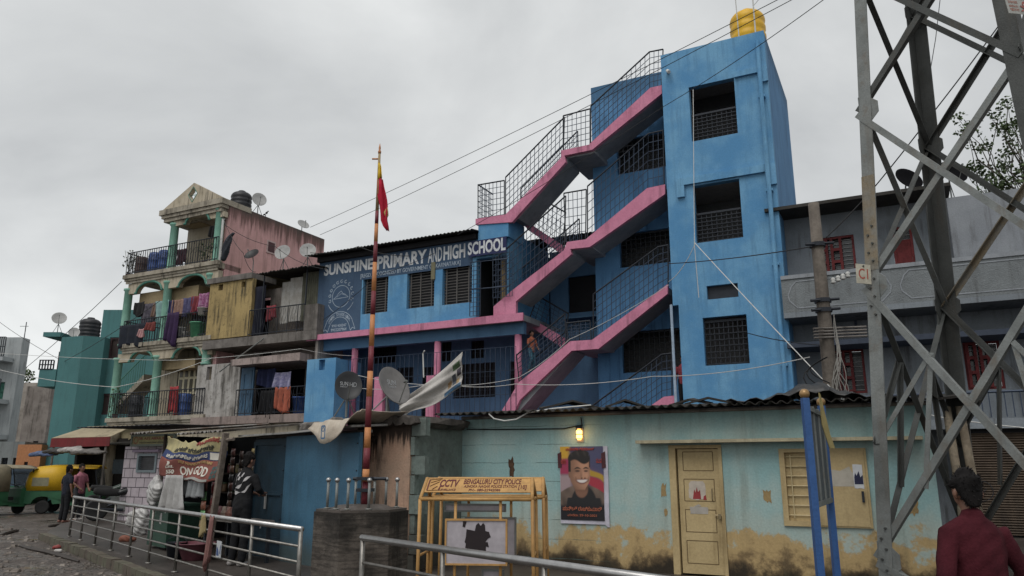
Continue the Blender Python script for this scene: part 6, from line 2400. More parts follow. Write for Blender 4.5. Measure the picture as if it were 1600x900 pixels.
mb.sheet([[bpt(.13 + .05 * i / 2 + .02 * math.sin(j), .68 - .1 * j / 3, .006) for i in range(3)] for j in range(4)], .002)
mb.build('white_swirl', M['bw'], o3)

# hanging clear plastic, sacks, cool box, counter
def hang_sheet(name, label, F, px0, px1, py0, py1, n, mat, seed, flare=1.0, amp=.06, cat='plastic sheet'):
    a, b = F.pix(px0, py0, n), F.pix(px1, py1, n)
    w_, h_ = b[0] - a[0], a[1] - b[1]
    t = thing(name, label, cat, F.w((a[0] + b[0]) / 2, n, a[1]), -F.a)
    rn = random.Random(seed)
    g = []
    ph = rn.uniform(0, 6)
    for j in range(11):
        q = j / 10
        g.append([(w_ * (i / 20 - .5) * (flare + (1 - flare) * q), amp * math.sin(i * 1.15 + ph + q) * (.4 + q) + .02 * math.sin(i * 3.1), -h_ * q * (1 + .05 * math.sin(i * .8 + ph))) for i in range(21)])
    mb = MB()
    mb.sheet(g[::-1], .005)
    mb.build('sheet', mat, t, True)
    return t
M['plastic'] = wx('milky_plastic', '#a5a3a0', '#8a8784', .7, 5, streak=0, rough=.3, bump=.15, spec=.6)
hang_sheet('plastic_sheet', 'white crumpled plastic sheet hanging under the red banner', SPF, 254, 287, 742, 800, .97, M['plastic'], 3, .8, .05)
hang_sheet('plastic_sheet', 'thin grey plastic curtain hanging right of the crumpled sheet', SPF, 287, 316, 750, 778, .9, wx('greyish_plastic', '#8a8e90', '#74787a', .7, 5, streak=0, rough=.3), 5, 1, .03)
t = thing('plastic_bags', 'bunch of white carrier bags tied under the left end of the red banner', 'bags', sp_at(245, 752, .95), -K.a)
flesh('bag', [[(-.02, 0, .08, .05), (-.05, 0, -.08, .17, .12), (-.08, .02, -.22, .19, .13), (-.1, 0, -.32, .1)], [(.12, 0, .0, .06), (.14, -.02, -.12, .13, .1), (.1, 0, -.26, .1)], [(-.15, -.02, -.2, .1), (-.2, 0, -.36, .09, .07)], [(-.02, -.02, -.25, .09), (-.02, -.02, -.42, .07)]], M['plastic'], t, .02, 2, noise=.02)
gb = SPF.pix(262, 820, .8)
t = thing('cool_box', 'dark green metal counter box below the plastic sheets', 'counter', SPF.w(SPF.pix(229, 850, .8)[0] + .9, .8, .15), -K.a)
M['greenbox'] = wx('green_box_paint', '#1d4a38', '#173d2e', .6, 3, streak=.3, rough=.5)
mb = MB()
mb.box(-.9, .05, 0, .6, .05, .78)
mb.build('box_body', M['greenbox'], t)
mb = MB()
mb.box(-.93, .08, -.03, .63, .782, .83)
mb.build('box_lid', M['greenbox'], t)
mb = MB()
mb.prism(torn(-.3, .55, .12, .22, 14, .3), -.004, -.0005)
mb.prism(torn(-.1, .7, .06, .1, 12, .3), -.004, -.0005)
mb.build('torn_label', M['plastic'], t)
t = thing('goods_table', 'low wooden table of packed goods in front of the paan shop', 'table', SPF.w(SPF.pix(345, 850, .85)[0] + .05, .75, .15), -K.a)
mb = MB()
mb.box(-1.05, .55, 0, .5, .62, .66)
mb.build('tabletop', M['concrete'], t)
for x in (-1.0, .48):
    for y in (.04, .44):
        mb = MB()
        mb.box(x - .025, x + .025, y - .025, y + .025, 0, .62)
        mb.build('leg', M['iron'], t)
gm = [flat('goods_' + str(i), c, .4, var=.4) for i, c in enumerate(('#7a4a3a', '#6a3a30', '#8a6a50', '#5a2a2a', '#806a58'))]
for k in range(9):
    tt = thing('goods_packet', 'snack packet standing in the row on the low goods table', 'packet', SPF.w(SPF.pix(345, 850, .85)[0] + .05 - 1.0 + .17 * k, .72, .812), -K.a, 'packets on the goods table')
    mb = MB()
    mb.sheet([[(-.07, 0, 0), (0, -.03, 0), (.07, 0, 0)], [(-.075, 0, .1), (0, -.05, .1), (.075, 0, .1)], [(-.07, .01, .2), (0, 0, .2), (.07, .01, .2)]], .02)
    mb.build('packet', gm[k % 5], tt)
bs = gnd(288, 878, .15)
t = thing('plastic_basin', 'dull pink plastic basin on the pavement behind the railing', 'basin', bs + Vector((.05, .3, 0)))
mb = MB()
mb.lathe([(.19, 0), (.2, .01), (.3, .25), (.33, .26), (.33, .275), (.29, .265), (.19, .03)], (0, 0, 0), 24)
mb.build('basin_body', flat('dull_pink_plastic', '#6b3440', .45), t, True)
t = thing('tin_pail', 'black pail beside the pink basin', 'pail', gnd(266, 875, .15) + Vector((0, .2, 0)))
mb = MB()
mb.lathe([(.13, 0), (.17, .26), (.18, .265), (.165, .255)], (0, 0, 0), 18)
mb.build('pail_body', M['iron'], t, True)
mb = MB()
mb.tube([(.17 * math.cos(a), 0, .26 + .1 * math.sin(a)) for a in [k * math.pi / 10 for k in range(11)]], .007, 5)
mb.build('handle', M['iron'], t)
t = thing('sack', 'white crumpled sacks leaning on the left side of the green counter', 'sack', gnd(207, 838, .15) + Vector((0, .35, 0)))
flesh('sack_body', [[(0, 0, .08, .17, .14), (0, 0, .3, .2, .15), (.02, 0, .52, .14, .1), (.03, 0, .62, .05)], [(-.25, 0, .25, .1), (-.2, 0, .42, .13, .1), (-.1, 0, .5, .08)]], M['plastic'], t, .02, 2, noise=.02)
t = thing('orange_bundle', 'orange and white rags on the pavement beside the white sacks', 'rags', gnd(198, 846, .15))
flesh('rag', [[(-.1, 0, .05, .07), (.05, 0, .07, .09), (.15, 0, .05, .05)]], flat('orange_rag', '#8a4a30', .7), t, .015, 2, noise=.01)

# purple tiled block and its name board
P_ = Front(228, 22.6, 27)
pt = thing('purple_block', 'small lilac block-tiled booth with a little louvred window', 'booth', P_.o, -P_.a)
pl0, pr0 = P_.pix(189, 760)[0], P_.pix(275, 760)[0]
ptop = P_.pix(195, 698)[1]
def tiles():
    m, N, L, P = _new('lilac_block_paint')
    tc = N.new('ShaderNodeTexCoord').outputs['Object']
    mp = N.new('ShaderNodeMapping')
    mp.inputs['Rotation'].default_value = (R(90), 0, 0)
    L.new(tc, mp.inputs['Vector'])
    br = N.new('ShaderNodeTexBrick')
    br.inputs['Scale'].default_value = 1.0
    br.inputs['Brick Width'].default_value = .36
    br.inputs['Row Height'].default_value = .27
    br.inputs['Mortar Size'].default_value = .012
    br.inputs['Color1'].default_value = (*lin('#b3a5ac'), 1)
    br.inputs['Color2'].default_value = (*lin('#a89aa2'), 1)
    br.inputs['Mortar'].default_value = (*lin('#3a2f3a'), 1)
    L.new(mp.outputs[0], br.inputs['Vector'])
    n = _noise(N, L, tc, 4, 5)
    hv = N.new('ShaderNodeHueSaturation')
    L.new(br.outputs['Color'], hv.inputs['Color'])
    L.new(_range(N, L, n, .3, .7, .85, 1.1), hv.inputs['Value'])
    L.new(hv.outputs[0], P.inputs['Base Color'])
    P.inputs['Roughness'].default_value = .7
    return m
wq = (P_.pix(216, 735)[0], P_.pix(242, 735)[0], P_.pix(225, 735)[1], P_.pix(225, 712)[1])
mb = MB()
mb.wall(pl0, pr0, .1, ptop, 0, .15, [wq])
mb.box(pl0, pl0 + .15, .151, 2, .1, ptop)
mb.box(pr0 - .15, pr0, .151, 2, .1, ptop)
mb.build('booth_wall', tiles(), pt)
mb = MB()
mb.wall(wq[0] - .06, wq[1] + .06, wq[2] - .06, wq[3] + .06, -.04, .1, [(wq[0] + .01, wq[1] - .01, wq[2] + .01, wq[3] - .01)])
fr = mb.build('window', flat('grey_teal_frame', '#6b7a80', .6), pt)
mb = MB()
mb.box(wq[0] + .011, wq[1] - .011, .07, .09, wq[2] + .011, wq[3] - .011)
for k in range(7):
    z = wq[2] + .05 + k * (wq[3] - wq[2] - .08) / 6
    mb.box(wq[0] + .011, wq[1] - .011, .03, .06, z, z + .02)
mb.build('louvre', flat('grey_louvre', (.07, .07, .075), .5), fr)
mb = MB()
mb.box(wq[0] - .2, wq[1] + .2, -.12, -.001, wq[3] + .1, wq[3] + .17)
mb.build('window_hood', flat('lilac_hood', '#7d6a80', .7), pt)
mb = MB()
corrugated(mb, pl0 - 1.2, pr0 + .5, -.8, ptop + .55, 2.2, ptop + .62, .2, .01)
mb.build('roof_sheet', flat('dark_roof_felt', (.025, .026, .03), .7), pt)
s0, s1 = P_.pix(206, 695, .2), P_.pix(272, 680, .2)
sg = thing('name_board', 'dirty yellow name board above the lilac booth', 'sign', P_.w((s0[0] + s1[0]) / 2, .2, s0[1]), -P_.a)
w_, h_ = s1[0] - s0[0], s1[1] - s0[1]
mb = MB()
mb.box(-w_ / 2, w_ / 2, 0, .04, 0, h_)
mb.build('board', wx('dirty_yellow_board', '#8a8146', '#6e6a40', .7, 3, streak=.4), sg)
mb = MB()
mb.wall(-w_ / 2 - .05, w_ / 2 + .05, -.05, h_ + .05, -.02, .06, [(-w_ / 2 + .01, w_ / 2 - .01, .01, h_ - .01)])
mb.build('frame', flat('grey_green_frame', '#5a6256', .7), sg)
lettering(sg, 'DR. A.P.J. ABDUL KALAM', flat('board_red_ink', '#7a2a22', .7), -w_ / 2 + .28, w_ / 2 - .06, h_ * .48, h_ * .86, 0, .004, .03)
lettering(sg, 'YOUTH WELFARE ASSOCIATION', flat('board_dark_ink', '#2a2a26', .7), -w_ / 2 + .3, w_ / 2 - .06, h_ * .14, h_ * .32, 0, .004, .015)
mb = MB()
strip2d(mb, ringpts(.09, 14, 0, 6.28, -w_ / 2 + .16, h_ * .5), .04, -.004)
mb.build('emblem', flat('board_emblem', '#7a4a22', .7), sg)

# ------------------------------------------------------------------ steel railings along the pavement
def railing(name, label, t0, t1, posts, rails, zt, sleeve=True):
    o0 = kp(t0, .34)
    t = thing(name, label, 'railing', o0)
    def q(tt, z): return kp(tt, .34, z) - o0
    mb = MB()
    mb.tube([q(t0 - .02, zt), q(t1 + .02, zt)], .03, 12)
    mb.build('top_rail', M['steel'], t, True)
    for z in rails:
        mb = MB()
        mb.tube([q(t0, z), q(t1, z)], .014, 8)
        mb.build('rail', M['dullsteel'], t, True)
    for i, tt in enumerate(posts):
        mb = MB()
        mb.tube([q(tt, .13), q(tt, zt)], .021 if i not in (0, len(posts) - 1) else .025, 9)
        mb.lathe([(.05, .15), (.05, .165), (.025, .175)], q(tt, 0), 12)
        mb.build('post', M['dullsteel'], t, True)
    return t
def t_of(px, z):
    # where along the railing a sighting crosses it
    d = camray(px, 800)
    o = kp(0, .34)
    # solve (o + KD t) parallel in plan to d
    return (o.y * d[0] - o.x * d[1]) / (KD.x * d[1] - KD.y * d[0])
posts = [t_of(p, 0) for p in (113, 131, 154, 180, 209, 240, 282, 331, 396, 472)]
ra = railing('steel_railing', 'long stainless railing along the kerb in front of the paan shop', posts[0], posts[-1], posts, (.32, .5, .66, .82), 1.0)
p2 = [t_of(p, 0) for p in (569, 693, 850)] + [t_of(850, 0) + 1.1, t_of(850, 0) + 2.2]
railing('steel_railing', 'nearer stainless railing in front of the police barricades', p2[0], p2[-1], p2, (.55, .78), 1.0)
# cloths tied to the railing
def rail_cloth(label, px, w, h, col, seed):
    mb = MB()
    mb.sheet(drape(w, h, seed, 2, .03), .012)
    o = mb.build('hanging_rag', wx('rag_' + str(seed), col, None, .7, 6, streak=0, bump=.1), None, True)
    o.location = kp(t_of(px, 0), .30, 1.02)
    o.rotation_euler = (0, 0, math.atan2(KD.y, KD.x))
    tag(o, label, 'rag')
rail_cloth('yellow rag tied on the long steel railing by the wooden pole', 322, .14, .26, '#94804a', 31)
rail_cloth('pink striped cloth hanging below the yellow rag on the railing', 336, .16, .62, '#8a5a54', 32)
nb = kp(t_of(352, 0), .30, .62)
t = thing('notice_card', 'small white card with blue print fixed to the long steel railing', 'notice', nb, math.atan2(KD.y, KD.x))
mb = MB()
mb.box(-.085, .085, -.006, 0, -.1, .1)
mb.build('card', flat('white_card', '#a9adb2', .6), t)
mb = MB()
mb.prism([(-.07, -.08), (.02, -.08), (.0, -.02), (-.03, .01), (-.07, .03)], -.0085, -.0065)
mb.prism([(.04, -.05), (.07, -.06), (.07, .06), (.05, .03)], -.0085, -.0065)
mb.build('blue_print', flat('card_blue_print', '#26457a', .6), t)

# ------------------------------------------------------------------ auto rickshaws and street clutter on the left
M['autoyel'] = wx('rickshaw_yellow', (.55, .33, .015), (.45, .27, .015), .5, 3, streak=.2, rough=.45, bump=.05)
M['autogreen'] = wx('rickshaw_green', '#14623a', '#105030', .5, 3, streak=.2, rough=.4, bump=.05)
M['rubber'] = flat('black_rubber', (.018, .018, .018), .8)
M['canvas'] = wx('dusty_canvas', '#8f8466', '#776d55', .7, 4, streak=.4)
def rickshaw(label, loc, rz, hood):
    t = thing('auto_rickshaw', label, 'auto rickshaw', loc, rz)
    # x forward, y left; length 2.65
    def sect(x, pts): return [(x, y, z) for y, z in pts]
    hw = .64
    def hoodring(x, top, bot, w=hw): return [(x, -w, bot), (x, -w * 1.0, bot + (top - bot) * .55), (x, -w * .86, top - .1), (x, -w * .5, top - .02), (x, 0, top), (x, w * .5, top - .02), (x, w * .86, top - .1), (x, w, bot + (top - bot) * .55), (x, w, bot)]
    mb = MB()
    mb.sheet([hoodring(-1.22, 1.38, .82, .58), hoodring(-1.15, 1.56, .82, .62), hoodring(-.95, 1.68, .82), hoodring(-.5, 1.73, .82), hoodring(.1, 1.74, .82)], .02)
    mb.sheet([[(x, p[1], p[2]) for p in hoodring(x, 1.74 - (x - .1) * .03, 1.45)][1:-1] for x in (.1, .5, .95, 1.12)], .02)
    mb.poly(hoodring(-1.215, 1.375, .83, .575))
    mb.build('hood', hood, t, True)
    mb = MB()
    mb.prism([(-1.24, .36), (-1.28, .8), (-1.2, .83), (.1, .83), (.1, .42), (.2, .3), (.75, .28), (.75, .34), (.22, .37), (-.25, .34), (-.3, .5), (-.45, .6), (-.62, .62), (-.8, .58), (-.92, .48), (-.96, .36)], -.63, .63)
    mb.prism([(.75, .28), (.75, .9), (.85, .93), (1.12, .9), (1.25, .55), (1.2, .4), (1.0, .3)], -.4, .4)
    mb.build('body', M['autogreen'], t)
    mb = MB()
    mb.box(-.25, .06, -.55, .55, .45, .62)
    mb.box(-.3, -.2, -.55, .55, .62, 1.1)
    mb.box(.35, .55, -.3, .3, .5, .62)
    mb.build('seat', M['rubber'], t)
    mb = MB()
    for sy in (-1, 1):
        mb.tube([(1.14, sy * .44, .9), (1.02, sy * .52, 1.62)], .02)
        mb.tube([(.1, sy * .62, .83), (.1, sy * .62, 1.6)], .02)
    mb.tube([(1.14, -.44, .92), (1.14, .44, .92)], .02)
    mb.tube([(1.0, 0, .9), (.8, 0, 1.02), (.8, -.25, 1.06)], .015)
    mb.tube([(.8, 0, 1.02), (.8, .25, 1.06)], .015)
    mb.build('windscreen_frame', M['iron'], t)
    mb = MB()
    mb.sheet([[(1.13, -.42, .94), (1.13, .42, .94)], [(1.03, -.5, 1.6), (1.03, .5, 1.6)]], .006)
    g = mb.build('windscreen', flat('dusty_glass', (.12, .13, .13), .1, alpha=.45), t)
    def wheel(x, y):
        Mx = Matrix.Rotation(R(90), 3, 'X')
        mb = MB()
        mb.lathe([(.15, -.05), (.2, -.06), (.235, -.04), (.24, 0), (.235, .04), (.2, .06), (.15, .05)], (x, y, .24), 22, Mx)
        w_ = mb.build('wheel', M['rubber'], t, True)
        mb = MB()
        mb.lathe([(.15, -.045), (.1, -.03), (.05, -.05), (.05, .05), (.1, .03), (.15, .045)], (x, y, .24), 16, Mx)
        mb.build('rim', M['galv'], w_)
    wheel(-.6, -.52); wheel(-.6, .52); wheel(1.02, 0)
    for sy in (-1, 1):
        mb = MB()
        mb.box(-1.3, -1.272, sy * .5 - .07, sy * .5 + .07, .62, .76)
        mb.build('tail_lamp', flat('tail_lamp_red', '#8a3a1a', .3), t)
    mb = MB()
    mb.box(-1.305, -1.275, -.22, .22, .46, .58)
    mb.build('number_plate', flat('yellow_plate', '#a88a2a', .5), t)
    mb = MB()
    mb.box(-1.36, -1.29, -.6, .6, .36, .42)
    mb.build('bumper', M['iron'], t)
    mb = MB()
    mb.box(-1.0, -.45, -.655, -.642, .98, 1.28)
    mb.build('side_window', flat('clouded_window', (.2, .19, .12), .3), t)
    mb = MB()
    mb.lathe([(.09, 0), (.1, .04), (.06, .09)], (1.22, 0, .7), 14, Matrix.Rotation(R(90), 3, 'Y'))
    mb.build('headlight', M['steel'], t, True)
    return t
rickshaw('green auto rickshaw with a yellow hood parked beside two standing men', gnd(86, 806) * 1.05 + Vector((.1, .4, 0)), R(12), M['autoyel'])
rickshaw('auto rickshaw with a dusty cream hood cut off by the left edge', gnd(-22, 806) + Vector((0, .2, 0)), R(70), M['canvas'])
rickshaw('faded blue-roofed rickshaw behind the yellow one at the left', gnd(28, 790) + Vector((-.9, 1.4, 0)), R(120), flat('blue_grey_canvas', '#3f5a70', .7))

def bike(label, loc, rz, col):
    t = thing('motorbike', label, 'motorbike', loc, rz)
    Mx = Matrix.Rotation(R(90), 3, 'X')
    for x in (-.62, .62):
        mb = MB()
        mb.lathe([(.24, -.04), (.28, -.05), (.31, 0), (.28, .05), (.24, .04)], (x, 0, .31), 22, Mx)
        w_ = mb.build('wheel', M['rubber'], t, True)
        mb = MB()
        for k in range(6):
            a = k * math.pi / 6
            mb.tube([(x - .24 * math.cos(a), 0, .31 - .24 * math.sin(a)), (x + .24 * math.cos(a), 0, .31 + .24 * math.sin(a))], .008, 4)
        mb.build('rim', M['galv'], w_)
    flesh('tank', [[(-.05, 0, .78, .1, .13), (.15, 0, .84, .13, .15), (.3, 0, .82, .09)]], col, t, .02, 3)
    flesh('seat', [[(-.7, 0, .84, .1, .06), (-.4, 0, .8, .13, .07), (-.08, 0, .78, .1, .06)]], M['rubber'], t, .02, 3)
    mb = MB()
    mb.tube([(.62, 0, .31), (.4, 0, .95), (.36, 0, 1.02)], .03)
    mb.tube([(.36, -.35, 1.05), (.38, 0, 1.02), (.36, .35, 1.05)], .018)
    mb.tube([(-.62, 0, .31), (-.1, 0, .5), (.2, 0, .35), (.38, 0, .85)], .03)
    mb.tube([(-.62, .1, .4), (-.5, .1, .8)], .03)
    mb.tube([(.05, -.12, .3), (-.7, -.14, .33)], .04)
    mb.build('frame', M['iron'], t)
    mb = MB()
    mb.box(-.12, .18, -.12, .12, .28, .55)
    mb.build('engine', M['galv'], t)
    mb = MB()
    mb.ball((.45, 0, .9), .09, 8)
    mb.build('headlight', M['steel'], t, True)
bike('dark motorbike parked under the sheet roof left of the lilac booth', gnd(172, 815, .15) + Vector((0, .5, 0)), R(35), flat('black_bike_paint', (.015, .015, .017), .25))
bike('second dark motorbike parked beside the cream pillar', gnd(146, 806, .15) + Vector((0, 1.2, 0)), R(30), flat('dark_green_bike_paint', (.015, .03, .02), .25))
t = thing('covered_scooter', 'scooter under a dark green cover near the cream pillar', 'scooter', gnd(178, 800, .15) + Vector((0, 1.6, 0)), R(30))
flesh('cover', [[(-.7, 0, .3, .3, .26), (-.5, 0, .65, .28, .3), (0, 0, .8, .26, .3), (.5, 0, .75, .24, .28), (.75, 0, .4, .24)], [(.45, 0, .7, .2), (.5, 0, 1.05, .2, .12)]], flat('dark_green_cover', (.02, .035, .025), .7), t, .04, 4, noise=.02)

# red and cream awning with dark stalls beneath
AW = Front(120, 29.5, 12)
def uaw(px, py, n=0): return AW.pix(px, py, n)
aw = thing('awning', 'cream and red sloping awning over the stalls left of the cream house', 'awning', AW.w(uaw(125, 690)[0], 0, 0), -AW.a)
ox = uaw(125, 690)[0]
x0, x1 = uaw(80, 690)[0] - ox, uaw(172, 690)[0] - ox
zl, zh = uaw(82, 690)[1], uaw(130, 664)[1]
mb = MB()
mb.sheet([[(x0, 0, zl + .12), (0, 0, zl + .14), (x1, 0, zl + .16)], [(x0 + .4, 1.3, zh), (0, 1.3, zh + .02), (x1, 1.3, zh + .05)]], .03)
mb.build('awning_top', wx('dirty_cream_canvas', '#a3936f', '#8b7c5e', .7, 1.5, streak=.4), aw)
mb = MB()
mb.sheet([[(x0, -.02, zl - .22), (0, -.03, zl - .2), (x1, -.02, zl - .18)], [(x0, -.005, zl + .12), (0, -.005, zl + .14), (x1, -.005, zl + .16)]], .02)
mb.build('valance', wx('red_canvas', '#7a1f24', '#641a1e', .6, 2, streak=.3), aw)
for x in (x0 + .1, x1 - .2):
    mb = MB()
    mb.tube([(x, .05, 0), (x, .05, zl)], .04)
    mb.build('pole', M['concrete'], aw)
st = thing('stall', 'dark cluttered stall under the red and cream awning', 'stall', AW.w(ox, -1.6, 0), -AW.a)
mb = MB()
mb.box(x0, x1 + .8, .6, .7, 0, 2.8)
mb.box(x0, x0 + .1, -.3, .599, 0, 2.6)
mb.build('stall_back', flat('dark_stall_boards', (.02, .017, .015), .9), st)
mb = MB()
mb.box(x0 + .5, x1, -.1, .5, 0, .9)
mb.build('counter', flat('dark_counter', (.035, .03, .03), .8), st)
mb = MB()
mb.box(x0 + 1.7, x0 + 2.2, -.2, .1, 1.4, 1.95)
mb.build('meter_box', flat('slate_box', '#3a4a52', .6), st)
for i, (px, py, w_, col, lab) in enumerate(((68, 706, .9, '#3a5078', 'bundle of blue plastic on the stall roof at its left end'), (88, 702, .8, '#2a2624', 'dark bundle of rolled sheets on the stall roof'), (112, 700, 1.0, '#8f8a84', 'white bundle of folded plastic on the stall roof under the awning'), (138, 703, 1.2, '#5a544e', 'grey tarpaulin roll on the right of the stall roof'))):
    F = shift(AW, 0)
    p = F.pix(px, py + 4, .5)
    t = thing('tarpaulin_roll', lab, 'tarpaulin', F.w(p[0], .5, p[1]), -AW.a)
    flesh('roll', [[(-w_ * .6, 0, .0, .05, .16), (-w_ * .2, 0, .05, .09, .2), (w_ * .2, 0, .04, .08, .2), (w_ * .6, 0, .0, .05, .14)], [(-w_ * .5, -.14, -.03, .07), (-w_ * .1, -.18, .0, .08), (w_ * .5, -.15, -.03, .06)], [(-w_ * .1, -.1, .06, .06), (w_ * .3, .05, .12, .07)]], flat('roll_' + str(i), col, .6, var=.4), t, .04, 2, noise=.03)
mb = MB()
mb.sheet([[(x0 - 1.0, -.7, 2.42), (x0 + 2, -.7, 2.5), (x1, -.7, 2.5)], [(x0 - .8, .6, 2.6), (x0 + 2, .6, 2.66), (x1, .6, 2.62)]], .03)
mb.build('stall_roof', M['sheetroof'], st)

# litter on the road
def litter(name, label, cat, loc, pts, mat, r=.04):
    t = thing(name, label, cat, loc)
    flesh(name + '_body', pts, mat, t, .012, 1, noise=.006)
litter('litter', 'crumpled red and white carton lying on the wet road', 'litter', gnd(88, 858), [[(-.06, 0, .03, .035), (.04, 0, .05, .045), (.08, 0, .04, .02)]], flat('red_carton', '#93302a', .6))
litter('litter', 'white cup lying next to the red carton on the road', 'litter', gnd(90, 863), [[(-.05, 0, .03, .03), (.06, 0, .03, .034)]], flat('white_cup', '#b5b0aa', .6))
litter('litter', 'yellow wrapper lying on the road near the kerb', 'litter', gnd(139, 866), [[(-.08, 0, .03, .03), (.08, .02, .03, .035)]], flat('yellow_wrapper', '#b59a1a', .6))
for i, (a, b, lab) in enumerate((((30, 852), (125, 876), 'long muddy plank lying on the road in the foreground'), ((0, 836), (30, 828), 'thin muddy stick lying at the left edge of the road'), ((75, 822), (100, 820), 'dark branch lying near the feet of the two men'), ((120, 822), (165, 818), 'dark wet plank lying behind the far end of the railing'))):
    p, q = gnd(*a, .03), gnd(*b, .03)
    t = thing('plank', lab, 'plank', (p + q) / 2)
    mb = MB()
    d_ = (q - p) / 2
    pts = [d_ * k + Vector((0, .03 * math.sin(k * 5), .01 * math.cos(k * 9))) for k in (-1, -.5, 0, .5, 1)]
    mb.tube(pts, [.03, .045, .04, .05, .02], 6)
    mb.build('plank_body', flat('muddy_wood', (.03, .022, .017), .6, var=.4), t)
# ------------------------------------------------------------------ people
M['skin'] = flat('brown_skin', '#7d5138', .55, var=.1)
M['hair'] = flat('black_hair', (.008, .007, .007), .75, var=.5, spec=.15)
M['eyedark'] = flat('dark_eye', (.01, .008, .008), .2)
def hand(w, d, s=1., curl=.6, side=1):
    """palm and five separate fingers; w wrist, d direction down the hand"""
    w, d = Vector(w), Vector(d).normalized()
    fwd = Vector((0, -1, 0))
    fwd = (fwd - d * fwd.dot(d)).normalized()
    inn = d.cross(fwd) * side
    ch = [[tuple(w) + (.026 * s,), tuple(w + d * .05 * s) + (.036 * s, .022 * s), tuple(w + d * .09 * s) + (.036 * s, .018 * s)]]
    for k, L in enumerate((.068, .08, .074, .058)):
        b = w + d * .085 * s + fwd * (.03 - .02 * k) * s
        p1 = b + d * L * .5 * s + inn * .008 * s
        p2 = b + d * L * (.5 + .4 * (1 - curl * .4)) * s + inn * (.02 + .03 * curl) * s
        ch.append([tuple(b) + (.0095 * s,), tuple(p1) + (.009 * s,), tuple(p2) + (.0075 * s,)])
    b = w + d * .03 * s + fwd * .03 * s
    ch.append([tuple(b) + (.012 * s,), tuple(b + d * .03 * s + fwd * .03 * s + inn * .01) + (.0105 * s,), tuple(b + d * .062 * s + fwd * .034 * s + inn * .02 * s) + (.009 * s,)])
    return ch
def person(label, loc, yaw, H, shirt, trousers, arms, legs, sleeve=.55, head_turn=0., lean=0., shirt_mat=None, shoes=None, voxel=.011, hands=True, detail=None, hem=.86, shoulder=.178):
    """figure facing -y before yaw; arms: [(elbow, wrist) for left x<0, right x>0], legs: [(knee, ankle), ...]"""
    t = thing('person', label, 'person', loc, yaw, None, (H / 1.7,) * 3)
    def ln(p): return (p[0], p[1] - lean * max(0, p[2] - .9), p[2])
    def head_pt(x, y, z):
        c, s_ = math.cos(head_turn), math.sin(head_turn)
        return ln((x * c - y * s_, x * s_ + y * c, z))
    torso = [(0, 0, .90, .15, .11), (0, 0, 1.0, .145, .105), (0, 0, 1.12, .14, .098), (0, 0, 1.25, .16, .108), (0, 0, 1.36, .165, .1), (0, 0, 1.43, .1, .07), (0, 0, 1.47, .055, .055)]
    torso = [ln(r[:3]) + r[3:] for r in torso]
    ch = [torso]
    ch.append([ln((0, .01, 1.42)) + (.058,), ln((0, 0, 1.5)) + (.053,), head_pt(0, -.01, 1.56) + (.052,)])
    ch.append([head_pt(0, -.035, 1.505) + (.04, .045), head_pt(0, -.03, 1.54) + (.058, .075), head_pt(0, -.02, 1.59) + (.071, .092), head_pt(0, -.008, 1.635) + (.074, .096), head_pt(0, 0, 1.672) + (.062, .08)])
    ch.append([head_pt(0, -.105, 1.6) + (.009,), head_pt(0, -.122, 1.572) + (.013,), head_pt(0, -.11, 1.562) + (.012,)])
    for sx in (-1, 1): ch.append([head_pt(sx * .076, .005, 1.565) + (.008, .014), head_pt(sx * .082, .01, 1.59) + (.01, .02), head_pt(sx * .08, .012, 1.612) + (.008, .012)])
    sl = []
    for k, sx in enumerate((-1, 1)):
        sh_ = Vector(ln((sx * shoulder, 0, 1.35)))
        el, wr = Vector(arms[k][0]), Vector(arms[k][1])
        ch.append([tuple(sh_.lerp(Vector((0, sh_.y, 1.3)), .3)) + (.045,), tuple(sh_.lerp(el, .12)) + (.047,), tuple(sh_.lerp(el, .5)) + (.046,), tuple(el) + (.038,), tuple(el.lerp(wr, .45)) + (.036,), tuple(wr) + (.025,)])
        if hands: ch += hand(wr, wr - el, 1., .6, -sx)
        inner = Vector(ln((sx * .06, 0, 1.4)))
        if sleeve <= .5: sl.append([tuple(inner) + (.07,), tuple(sh_) + (.07,), tuple(sh_.lerp(el, sleeve * 1.4)) + (.066,), tuple(sh_.lerp(el, sleeve * 1.9)) + (.062,)])
        else:
            q = (sleeve - .5) * 2
            sl.append([tuple(inner) + (.062,), tuple(sh_) + (.067,), tuple(sh_.lerp(el, .5)) + (.06,), tuple(el) + (.054,), tuple(el.lerp(wr, q * .5)) + (.05,), tuple(el.lerp(wr, q)) + (.042,)])
    tr = []
    for k, sx in enumerate((-1, 1)):
        hip = Vector((sx * .085, 0, .9))
        kn, an = Vector(legs[k][0]), Vector(legs[k][1])
        ch.append([tuple(hip) + (.085,), tuple(hip.lerp(kn, .5)) + (.075,), tuple(kn) + (.055,), tuple(kn.lerp(an, .4)) + (.055,), tuple(an) + (.036,)])
        ch.append([tuple(an + Vector((0, .03, -.045))) + (.034,), tuple(an + Vector((sx * .01, -.07, -.055))) + (.034, .028), tuple(an + Vector((sx * .02, -.16, -.062))) + (.034, .02)])
        tr.append([tuple(hip + Vector((0, 0, .06))) + (.098,), tuple(hip.lerp(kn, .5)) + (.09,), tuple(kn) + (.074,), tuple(kn.lerp(an, .5)) + (.068,), tuple(kn.lerp(an, .97)) + (.062,)])
    flesh('body', ch, M['skin'], t, voxel, 3)
    sm = shirt_mat or wx('shirt_' + str(len(MATS)), shirt, None, .6, 6, streak=0, bump=.25, fine=22)
    body = [ln((0, 0, hem)) + (.172, .132), ln((0, 0, .95)) + (.168, .128), ln((0, 0, 1.1)) + (.16, .118), ln((0, 0, 1.25)) + (.177, .125), ln((0, 0, 1.36)) + (.178, .115), ln((0, .005, 1.43)) + (.115, .085), ln((0, .008, 1.455)) + (.07, .07)]
